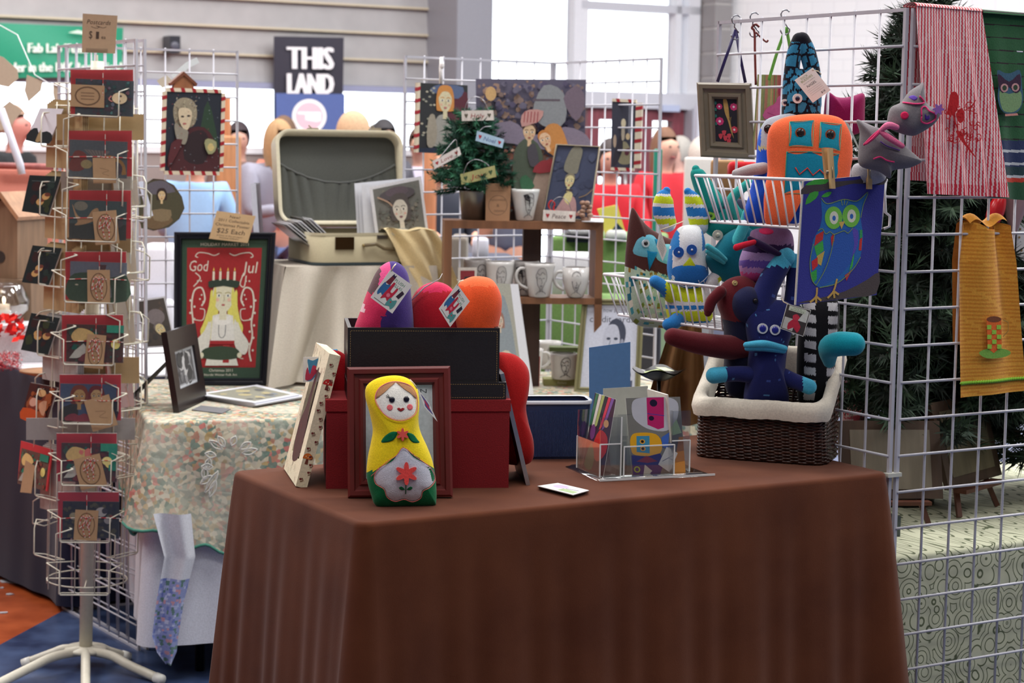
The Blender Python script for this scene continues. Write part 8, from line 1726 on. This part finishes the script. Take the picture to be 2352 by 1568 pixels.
# kraft envelopes behind the front column and in the right column
for k, (x0, y0, x1, y1) in enumerate(((130, 262, 330, 322), (140, 395, 300, 440), (150, 545, 300, 580), (160, 820, 320, 880), (60, 960, 310, 1010))):
    zc_ = zloc(CF, (x0+x1)/2, y1).z; t = thing('kraft_envelope', ('row of kraft envelopes between the first and second front cards', 'greyish envelope behind the second front card', 'kraft envelope below the third front card', 'kraft envelope below the fifth front card', 'grey envelope below the sixth front card')[k], 'envelope', RM@CF@TR(0, .02, zc_)); p_ = PL(Vector((0, 0, 0))); p_.M = RM@CF@TR(0, .02, zc_); p_.I = p_.M.inverted(); m = MB(); m.prism(p_.Q([(x0, y1), (x1, y1), (x1, y0), (x0, y0)]), 0, .004, ((178, 150, 106), (160, 150, 140), (150, 122, 86), (168, 140, 100), (160, 154, 150))[k]); m.build('envelopes', 'paper', t)
for k, (y, c_, lab) in enumerate(((470, (176, 150, 120), 'kraft card in the upper right pocket of the rack'), (640, (176, 146, 104), 'kraft envelope in the middle right pocket of the rack'), (790, (170, 142, 104), 'kraft envelope beside the fifth front card at the right of the rack'), (930, (186, 120, 110), 'pink card in the lower right pocket of the rack'))):
    zb_ = zloc(CR2, 315, y).z; t = thing('kraft_envelope', lab, 'envelope', RM@CR2@TR(0, -.008, zb_)@RX(-.15)); m = MB(); m.box(-.05, .05, 0, .006, 0, .14, c_); m.build('card', 'paper', t); m = MB(); m.prism([(-.052, 0), (.052, 0), (.052, .146), (-.052, .146)], -.0042, -.0040, 'ffffff'); m.build('clear_sleeve', SLEEVE(), t)
# ================================================================ neighbouring booth behind the rack
nb = on(138, 892, .75); NBM = Matrix.Translation((nb.x, nb.y+.17, 0))@RZ(radians(38))
nc = cloth_drape(1.3, 1.3, .75, .02, .03, .012, 44, sub=40, r=.02, corner=.03, freq=9); whole(nc, 'tablecloth', 'cloth', 'dark navy tablecloth hanging to the floor behind the postcard rack', 'tablecloth', NBM)
for i in range(1): pass
o = [o for o in C.objects if o.get('label', '').startswith('dark navy tablecloth')][0]
cn = o.data.color_attributes['Col']; cn.data.foreach_set('color', list(S((26, 30, 54)))*len(cn.data))
wc = cloth_drape(1.28, 1.28, .756, .60, .02, .006, 45, sub=30, r=.02, corner=.02, freq=9, n=6)
t = whole(wc, 'runner', 'cloth', 'white cloth over the navy tablecloth behind the rack', 'tablecloth', NBM@TR(.01, .01, 0)); cn = t.data.color_attributes['Col']; cn.data.foreach_set('color', list(S((214, 214, 220)))*len(cn.data))
for v in t.data.vertices:
    if v.co.z < .74 and v.co.x < .05: v.co.z = .745; v.co.x = max(v.co.x, .0)
ft = thing('folding_table', 'table under the navy and white cloths behind the rack', 'table', NBM); m = MB(); m.box(.03, 1.27, .03, 1.27, .70, .735, (200, 200, 196)); m.build('tabletop', 'plastic', ft)
for a in (.1, 1.2):
    for b_ in (.1, 1.2): m = MB(); m.tube([(a, b_, 0), (a, b_, .7)], .014, (60, 60, 62), 8); m.build('leg', 'metal', ft)
def onb(px, py, z=.757): return on(px, py, z)
# items: bowl, flowers, tinsel, plate, birdhouse
bo = onb(20, 790); bo = Vector((nb.x-.02, nb.y+.6, .757))
def pos(px, Y, z): p = at(px, 600, Y); return Vector((p.x, Y, z))
Yb = nb.y+.75
m = MB(); r_ = 62*Yb/FPX; m.lathe([(r_*.5, .0), (r_*.95, r_*.45), (r_, r_*.8), (r_*.75, r_*1.35), (r_*.72, r_*1.4), (r_*.70, r_*1.33), (r_*.95, r_*.8), (r_*.9, r_*.45), (r_*.45, .01)], 'ffffff', 32, cap=False)
bz = at(0, 738, Yb).z; whole(m, 'glass_bowl', ACRYL(), 'round clear glass bowl with a lit candle at the far left edge', 'bowl', Matrix.Translation(pos(5, Yb, bz)))
m = MB(); m.lathe([(.02, 0), (.02, .05), (.004, .052)], (236, 220, 190), 16); whole(m, 'candle', 'satin', 'short cream candle inside the clear glass bowl', 'candle', Matrix.Translation(pos(8, Yb, bz+.012)))
fm, nt_f, b_f = newmat('flame'); b_f.inputs['Emission Color'].default_value = (1, .72, .4, 1); b_f.inputs['Emission Strength'].default_value = 6
m = MB(); m.ball((0, 0, .012), (.006, .006, .013), (255, 200, 140), 8); whole(m, 'flame', fm, 'candle flame glowing in the glass bowl', 'flame', Matrix.Translation(pos(8, Yb, bz+.064)))
m = MB(); m.box(-.35, .3, -.14, .2, .757, bz-.001, (206, 206, 210)); whole(m, 'riser', 'cloth', 'white covered riser under the glass bowl and red flowers', 'riser', Matrix.Translation((pos(10, Yb, 0).x, Yb, 0))@RZ(.3))
R = random.Random(3)
m = MB()
for k in range(60):
    a, b_ = R.uniform(0, 2*pi), R.uniform(.01, .085); h = R.uniform(0, .08); c = Vector((b_*cos(a), b_*sin(a), h)); d = Vector((R.uniform(-1, 1), R.uniform(-1, 1), R.uniform(0, 1))).normalized()*.03; w = d.orthogonal().normalized()*.012
    m.add([c-d*.2, c+w+d*.4, c+d, c-w+d*.4], [(0, 1, 2, 3)], R.choice([(196, 20, 24), (160, 12, 18), (220, 40, 30)]))
whole(m, 'red_flowers', 'cloth', 'bunch of red cloth flowers below the glass bowl', 'flowers', Matrix.Translation(pos(30, Yb-.2, at(0, 760, Yb-.2).z-.03)))
m = MB()
for k in range(900):
    a = R.uniform(0, 2*pi); c = Vector((R.uniform(-.06, .05), R.uniform(-.04, .04), R.uniform(0.005, .06))); d = Vector((R.uniform(-1, 1), R.uniform(-1, 1), R.uniform(-1, 1))).normalized()*.012; w = d.orthogonal().normalized()*.0012
    m.add([c-w, c+w, c+d], [(0, 1, 2)], R.choice([(170, 14, 30), (200, 30, 50), (120, 8, 20)]))
whole(m, 'tinsel', 'gloss', 'heap of shiny red tinsel at the left edge on the white cloth', 'tinsel', Matrix.Translation(on(12, 850, .757)), kind='stuff')
m = MB(); m.lathe([(.07, 0), (.11, .012), (.11, .018), (.06, .008)], (150, 110, 76), 24, sx=1.1, sy=.8); whole(m, 'wooden_tray', 'wood', 'round brown wooden tray on the white cloth seen through the rack', 'tray', Matrix.Translation(on(130, 862, .757)))
m = MB(); m.lathe([(.05, 0), (.07, .012), (.07, .018), (.04, .008)], (220, 196, 176), 24); whole(m, 'plate', 'ceramic', 'small cream plate on the white cloth at the far left', 'plate', Matrix.Translation(on(20, 822, .757)))
for k, (x, Y, w, h, d, c_) in enumerate(((120, nb.y+1.0, .32, .05, .2, (170, 176, 160)), (118, nb.y+.95, .26, .03, .2, (96, 116, 88)))):
    zt_ = at(x, 690 if k == 0 else 662, Y).z; m = MB(); m.box(-w/2, w/2, 0, d, .757 if k == 0 else at(x, 690, nb.y+1.0).z+.051, zt_+h if k == 0 else at(x, 690, nb.y+1.0).z+.051+h, c_ if k else (196, 196, 198)); whole(m, 'display_riser', 'satin', ('white block riser behind the rack on the white cloth', 'green edged flat box on top of the white riser')[k], 'box', Matrix.Translation((at(x, 600, Y).x, Y, 0)))
# birdhouse
hp_ = PL(pos(15, Yb+.12, bz), -20); 
bq = PL(at(10, 640, Yb+.1), -18); t = thing('birdhouse', 'weathered wooden birdhouse with a pitched roof at the far left', 'birdhouse', bq.M)
m = MB(); m.prism(bq.Q([(-60, 640), (40, 640), (40, 500), (10, 455), (-60, 500)]), 0, .2, (122, 96, 74)); m.build('body', 'wood', t)
m = MB(); m.prism(bq.Q([(8, 440), (50, 498), (46, 506), (6, 452), (-70, 500), (-74, 490)]), -.02, .22, (166, 124, 92)); m.build('roof', 'wood', t)
m = MB(); c = bq.q(0, 590); m.prism(circ(c[0], c[1], .022, .022, 16), -.002, .002, (40, 30, 26)); m.build('entrance_hole', 'paper', t)
m = MB(); b0_ = bq.M.translation; m.box(-.12, .12, -.02, .22, .757, b0_.z, (120, 96, 76)); whole(m, 'wooden_crate', 'wood', 'rough wooden crate under the birdhouse', 'crate', Matrix.Translation((b0_.x, b0_.y, 0))@RZ(-.3))
# bunting of kraft pennants on a white ribbon, pole
bn = thing('bunting', 'white ribbon bunting with kraft paper pennants across the top left', 'bunting', at(60, 160, 7.2)); B0 = at(60, 160, 7.2)
m = MB(); P = [at(x, y, 7.2)-B0 for x, y in ((-60, 30), (0, 58), (40, 80), (80, 172), (110, 190), (160, 206))]; m.tube(P, .006, (226, 228, 232), 6, flat=.3); m.build('ribbon', 'satin', bn)
for pts in ([(-20, 120), (8, 132), (40, 160), (42, 180), (20, 200), (0, 196), (-20, 180)], [(62, 172), (98, 186), (94, 208), (65, 234), (56, 208)], [(122, 190), (140, 200), (140, 240), (128, 246), (122, 215)], [(-10, 290), (0, 250), (22, 232), (52, 254), (22, 290), (2, 300)]):
    m = MB(); pl0 = PL(B0); m.prism(pl0.Q(pts), 0, .002, (186, 170, 150)); m.build('pennant', 'paper', bn)
m = MB(); m.tube([at(2, 250, 7.0)-at(22, 320, 7.0), at(46, 378, 7.0)-at(22, 320, 7.0), at(50, 400, 7.0)-at(22, 320, 7.0)], .014, (206, 208, 222), 10); whole(m, 'tent_pole', 'white_metal', 'slanting white pole in front of the man at the far left', 'pole', Matrix.Translation(at(22, 320, 7.0)))
# pale bunting piece by the Christmas painting
m = MB(); pz = PL(at(400, 170, 6.36)); m.prism(pz.Q([(360, 185), (382, 172), (402, 190), (372, 202)]), 0, .002, (190, 182, 164)); m.ribbon(pz.Q([(398, 178), (430, 150), (455, 138)]), .02, -.002, (210, 220, 222)); whole(m, 'paper_pennant', 'paper', 'single kraft pennant with a pale ribbon behind the Christmas painting', 'bunting', pz.M)
# scraps on the floor
for k, (x, y, r) in enumerate(((40, 1335, .06), (22, 1365, .016), (3, 1350, .012), (8, 1407, .02), (15, 1336, .03))):
    c = on(x, y, .001); R = random.Random(k+5); m = MB(); pts = [(r*R.uniform(.6, 1.1)*cos(a/9*2*pi), r*.6*R.uniform(.6, 1.1)*sin(a/9*2*pi)) for a in range(9)]
    V = [(a, b_, .0015+.002*R.random()) for a, b_ in pts]; m.add(V+[(a, b_, 0) for a, b_ in pts], [tuple(range(9)), tuple(reversed(range(9, 18)))]+[(i+9, (i+1) % 9+9, (i+1) % 9, i) for i in range(9)], (176, 178, 186)); whole(m, 'paper_scrap', 'paper', ('largest white paper scrap on the orange floor by the rack', 'tiny white scrap just below the largest scrap', 'tiny white scrap at the left picture edge', 'thin white scrap lowest on the orange floor', 'small white scrap touching the left of the largest')[k], 'scrap', Matrix.Translation(c), 'paper scraps on the floor')
# ================================================================ people and stalls in the hall behind
def solid(c, rough=.85):
    k = 'plain_%02x%02x%02x' % tuple(int(v) for v in hx(c))
    if k not in MATS:
        m, nt, b = newmat(k); n = nd(nt, 'ShaderNodeTexNoise', i_Scale=40.0); mr = nd(nt, 'ShaderNodeMapRange'); mr.inputs[3].default_value = .88; mr.inputs[4].default_value = 1.08; nt.links.new(n.outputs[0], mr.inputs[0])
        vm = nd(nt, 'ShaderNodeVectorMath', operation='SCALE'); vm.inputs[0].default_value = S(hx(c))[:3]; nt.links.new(mr.outputs[0], vm.inputs[3]); nt.links.new(vm.outputs[0], b.inputs['Base Color']); b.inputs['Roughness'].default_value = rough; MATS[k] = m
    return MATS[k]
def skinned(name, V, E_, col, parent, root=0):
    me = bpy.data.meshes.new(name); me.from_pydata([v[0] for v in V], E_, []); me.materials.append(solid(col)); o = bpy.data.objects.new(name, me); C.objects.link(o); o.parent = parent
    o.modifiers.new('Skin', 'SKIN')
    for i, v in enumerate(V): r = v[1]; me.skin_vertices[0].data[i].radius = r if isinstance(r, tuple) else (r, r); me.skin_vertices[0].data[i].use_root = (i == root)
    o.modifiers['Skin'].use_smooth_shade = True; sb = o.modifiers.new('Sub', 'SUBSURF'); sb.levels = sb.render_levels = 1; return o
def person(label, px, Y, topy, yaw, skin, hair, top, pants, lean=0, side=0, arms='down', hairlen=0, sleeves=1, female=False):
    """standing figure; local -Y is the way the figure faces; lean/side = head offset forward/sideways in metres"""
    g = at(px, 700, Y); H = max(1.45, at(px, topy, Y).z+.25*abs(lean)); k = H/1.7; M = Matrix.Translation((g.x, Y, 0))@RZ(radians(yaw)); t = thing('person', label, 'person', M)
    dz = -.25*abs(lean); w = .9 if female else 1
    hip = (0, 0, .92*k); wst = (0, -.25*lean, 1.08*k); ch = (side*.5, -.6*lean, 1.28*k+dz*.5); nk = (side*.85, -.9*lean, 1.46*k+dz*.9); hd_ = (side, -1.05*lean-.01, 1.58*k+dz); cr = (side, -1.05*lean, 1.66*k+dz)
    sh = [(ch[0]+sx*.17*k*w, ch[1], ch[2]+.1*k) for sx in (-1, 1)]
    if arms == 'down': el = [(s_[0]+sx*.05, s_[1], s_[2]-.28*k) for s_, sx in zip(sh, (-1, 1))]; wr = [(e[0]+.0, e[1]-.06, e[2]-.24*k) for e in el]
    else: el = [(s_[0]+sx*.05, s_[1]-.06, s_[2]-.26*k) for s_, sx in zip(sh, (-1, 1))]; wr = [(e[0]-sx*.08, e[1]-.22, e[2]+.04) for e, sx in zip(el, (-1, 1))]
    V = [(hip, (.14*w, .10)), (wst, (.12*w, .09)), (ch, (.11*w, .07)), (nk, .046), ((hd_[0], hd_[1]-.015, hd_[2]-.06*k), (.064, .07)), (cr, (.088, .105)), ((hd_[0], hd_[1]-.105, hd_[2]), .016), (hd_, (.086, .10))]; E_ = [(0, 1), (1, 2), (2, 3), (3, 4), (4, 7), (7, 5), (7, 6)]
    for j, sx in enumerate((-1, 1)):
        b = len(V); ha = tuple(wr[j][i]*1.25-el[j][i]*.25 for i in range(3)); V += [(sh[j], .052), (el[j], .04), (wr[j], .027), (ha, (.034, .018))]; E_ += [(2, b), (b, b+1), (b+1, b+2), (b+2, b+3)]
        for q in range(4): f = len(V); V.append(((ha[0]+(q-1.5)*.018, ha[1]-.03, ha[2]-.06), .009)); E_.append((b+3, f))
        b = len(V); V += [((sx*.09, 0, .86*k), .085), ((sx*.10, -.01, .48*k), .058), ((sx*.10, .02, .09*k), .04), ((sx*.11, -.12, .035), (.04, .03))]; E_ += [(0, b), (b, b+1), (b+1, b+2), (b+2, b+3)]
    skinned('body', V, E_, skin, t)
    V = [((0, 0, .90*k), (.165*w, .125)), (wst, (.15*w, .115)), (ch, (.185*w, .13)), (tuple(nk[i]*.75+ch[i]*.25 for i in range(3)), .075)]; E_ = [(0, 1), (1, 2), (2, 3)]
    for j in range(2):
        b = len(V); V += [(sh[j], .072), (el[j], .055)]; E_ += [(2, b), (b, b+1)]
        if sleeves: V.append((tuple(wr[j][i]*.8+el[j][i]*.2 for i in range(3)), .04)); E_.append((b+1, b+2))
    skinned('shirt', V, E_, top, t)
    V = [((0, 0, .95*k), (.16*w, .12))]; E_ = []
    for sx in (-1, 1): b = len(V); V += [((sx*.09, 0, .84*k), .105), ((sx*.10, -.01, .48*k), .075), ((sx*.10, .02, .1*k), .06)]; E_ += [(0, b), (b, b+1), (b+1, b+2)]
    skinned('trousers', V, E_, pants, t)
    for sx in (-1, 1): m = MB(); m.ball((hd_[0]+sx*.03, hd_[1]-.096, hd_[2]+.02), (.010, .006, .007), (40, 34, 34), 6); m.build('eye', 'gloss', t)
    m = MB(); m.ball((hd_[0], hd_[1]-.088, hd_[2]-.045), (.022, .006, .006), (160, 84, 80), 6); m.build('mouth', 'skin', t)
    m = MB(); R_ = .098; cx, cy, cz = cr[0], cr[1]+.014, cr[2]-.045
    def hf(u, v): a = 2*pi*u; e = pi/2-v*(pi*.70+hairlen*.2 if sin(a) > -.45 else pi*.36); rr = R_*(1+.03*sin(9*a)*v); return (cx+rr*.86*cos(e)*cos(a), cy+rr*cos(e)*sin(a), cz+rr*sin(e)*1.2-(hairlen*.14*v*v if sin(a) > -.35 else 0))
    m.grid(hf, 28, 12, hair); m.build('hair', 'hair', t); return t
SK = (214, 160, 136); JN = (64, 74, 104)
person('man in a dark jacket seen in profile at the far left edge', 36, 12.2, 250, 75, (206, 140, 130), (170, 140, 120), (34, 36, 40), (40, 40, 46))
person('dark haired person in the distance above the tan panel', 548, 14.2, 288, 10, (206, 160, 144), (62, 50, 56), (120, 96, 90), JN)
person('blonde person in a grey shirt leaning forward to the left of the suitcase', 578, 12.0, 284, 55, (204, 140, 120), (176, 140, 100), (150, 150, 166), JN, .22, 0, 'bent', .8)
person('person in a salmon shirt directly behind the suitcase lid', 652, 12.8, 276, 160, (206, 150, 130), (110, 84, 66), (222, 138, 116), (90, 110, 160), .0, 0, 'down', .4)
person('sandy haired head rising above the middle of the suitcase lid', 812, 9.8, 268, 150, (206, 170, 140), (196, 160, 126), (120, 120, 130), JN)
person('dark haired distant person above the right end of the suitcase lid', 880, 13.6, 283, 30, (200, 156, 140), (60, 58, 62), (90, 90, 100), JN)
person('second dark head, lower, beside the one above the suitcase lid', 862, 14.4, 293, 200, (196, 150, 130), (84, 80, 74), (90, 90, 100), JN)
person('person in a light blue shirt with head hidden behind the Christmas painting', 448, 10.2, 312, 165, (196, 140, 116), (56, 44, 44), (150, 190, 232), (30, 34, 60), 0, 0, 'bent')
person('person in a pale shirt and dark trousers beyond the left post of the back grid', 960, 14.0, 300, 0, (206, 160, 140), (90, 66, 56), (206, 200, 222), (36, 34, 44))
person('person in dark clothes behind the small tree bucket', 1005, 10.5, 335, 20, SK, (50, 44, 44), (44, 48, 62), (36, 40, 56), 0, 0, 'bent')
person('person in blue-grey clothes behind the wooden shelf centre', 1165, 11.4, 300, 170, SK, (70, 54, 46), (100, 104, 122), (70, 84, 116), 0, 0, 'bent')
person('dark haired person in a red top with white bib behind the lady painting', 1395, 11.6, 330, 5, (196, 140, 120), (60, 50, 50), (196, 30, 44), (60, 60, 70), 0, 0, 'bent', .3)
person('brown haired person in a red coat behind the narrow green banner', 1518, 12.2, 302, 30, (206, 160, 140), (120, 84, 64), (206, 40, 52), (60, 60, 70), 0, 0, 'down', 1.2)
person('grey haired person beside the one in the red coat', 1550, 14.2, 322, -60, (214, 170, 156), (170, 166, 160), (220, 222, 232), (80, 84, 100))
person('pale haired person mostly hidden behind the bird picture frame', 1608, 13.0, 325, 60, (226, 190, 180), (206, 196, 186), (214, 206, 206), (80, 84, 100))
def block(nm, label, cat, px0, px1, py0, py1, Y, d, col, mat='cloth', yaw=0, foot=False):
    p = PL(at((px0+px1)/2, py1, Y), yaw); a, b = p.q(px0, py1), p.q(px1, py0); m = MB(); m.rbox(a[0], b[0], 0, d, (-p.M.translation.z if foot else a[1]), b[1], min(.02, (b[0]-a[0])/4, d/4), col); return whole(m, nm, mat, label, cat, p.M)
block('wood_partition', 'tan wooden partition to the right of the Christmas painting', 'partition', 496, 552, 312, 700, 11.2, .06, (186, 134, 92), 'wood', 0, True)
block('door_leaf', 'orange brown wooden post behind the girl painting', 'partition', 968, 1004, 232, 700, 10.2, .08, (206, 138, 98), 'wood', 0, True)
block('wood_partition', 'orange brown board rising just right of the Christmas painting', 'partition', 505, 528, 222, 700, 11.4, .05, (196, 132, 90), 'wood', 0, True)
block('stall_table', 'white clothed stall table behind the left grid', 'table', 285, 402, 690, 1000, 8.0, .8, (214, 214, 222), 'cloth', 12, True)
block('white_bag', 'white bundle heaped on the stall table behind the left grid', 'bag', 312, 400, 566, 690, 8.1, .3, (222, 222, 230), 'cloth')
block('stall_table', 'tall stall covered in green turf behind the brown bird toy', 'table', 1255, 1505, 548, 1000, 8.0, .6, (106, 138, 78), 'fleece', -10, True)
block('black_bowl', 'low black dish on the green turf stall', 'bowl', 1300, 1378, 530, 556, 7.95, .25, (24, 26, 30), 'gloss')
block('white_box', 'small white box on the green turf stall', 'box', 1392, 1440, 528, 549, 7.95, .2, (206, 210, 204), 'paper')
block('white_bag', 'white bag hanging low in front of the green turf behind the shelf', 'bag', 1252, 1385, 585, 690, 7.25, .2, (220, 220, 224), 'cloth')
block('stall_table', 'low stall table with green turf cover seen under the wooden shelf', 'table', 1225, 1450, 690, 1000, 7.2, .35, (106, 138, 78), 'fleece', 0, True)
block('stall_table', 'dark clothed stall table behind the wooden shelf at left', 'table', 1010, 1215, 600, 1000, 7.9, .6, (66, 70, 88), 'cloth', 8, True)
block('paper_box', 'tan box with green print seen through the wooden shelf', 'box', 1096, 1132, 505, 546, 7.9, .1, (176, 120, 96), 'paper'); block('paper_stack', 'stack of white papers seen through the left of the wooden shelf', 'paper', 1084, 1122, 546, 600, 7.85, .12, (214, 212, 226), 'paper')
block('green_banner_post', 'narrow teal green banner standing behind the striped donkey toy', 'banner', 1494, 1522, 342, 700, 7.7, .02, (34, 134, 112), 'satin', 0, True)
pk = PL(at(1400, 549, 7.97)); m = MB(); m.prism(pk.Q([(1372, 480), (1418, 470), (1440, 545), (1395, 552)]), 0, .02, (216, 206, 96)); m.prism(pk.Q([(1400, 535), (1418, 512), (1434, 530), (1420, 548)]), -.004, .0, (36, 52, 66)); whole(m, 'yellow_cloth', 'cloth', 'yellow cloth with a dark patch hung behind the right back grid', 'cloth', pk.M)
block('grey_chest', 'grey blanket covered seat low behind the left end of the shelf', 'seat', 1032, 1072, 545, 700, 7.5, .3, (120, 112, 104), 'cloth', 0, True)
block('salmon_chair', 'salmon cloth hung from a dark red rail at the far left', 'cloth', -20, 150, 388, 640, 8.3, .05, (214, 140, 124), 'cloth', 0, True)
m = MB(); m.tube([at(-20, 380, 8.25)-at(60, 380, 8.25), at(150, 384, 8.25)-at(60, 380, 8.25)], .014, (150, 84, 80), 8); whole(m, 'rail', 'wood', 'dark red horizontal rail above the salmon cloth', 'rail', Matrix.Translation(at(60, 380, 8.25)))
block('white_stall_panel', 'cream stall panel beneath the bird picture frame', 'partition', 1565, 1650, 362, 700, 8.9, .05, (206, 200, 196), 'paper', 0, True)
bg = block('gift_bag', 'brown paper bag behind the upper wire basket', 'bag', 1632, 1712, 368, 470, 4.75, .03, (176, 140, 98), 'paper'); block('red_cushion', 'red cloth item beside the pale arm over the upper basket', 'cushion', 1674, 1745, 372, 410, 4.60, .05, (196, 36, 44), 'felt')
block('dark_speaker', 'small black box standing on the floor behind the blue folder', 'box', 1460, 1520, 745, 840, 6.7, .12, (40, 42, 52), 'satin', 0, True)
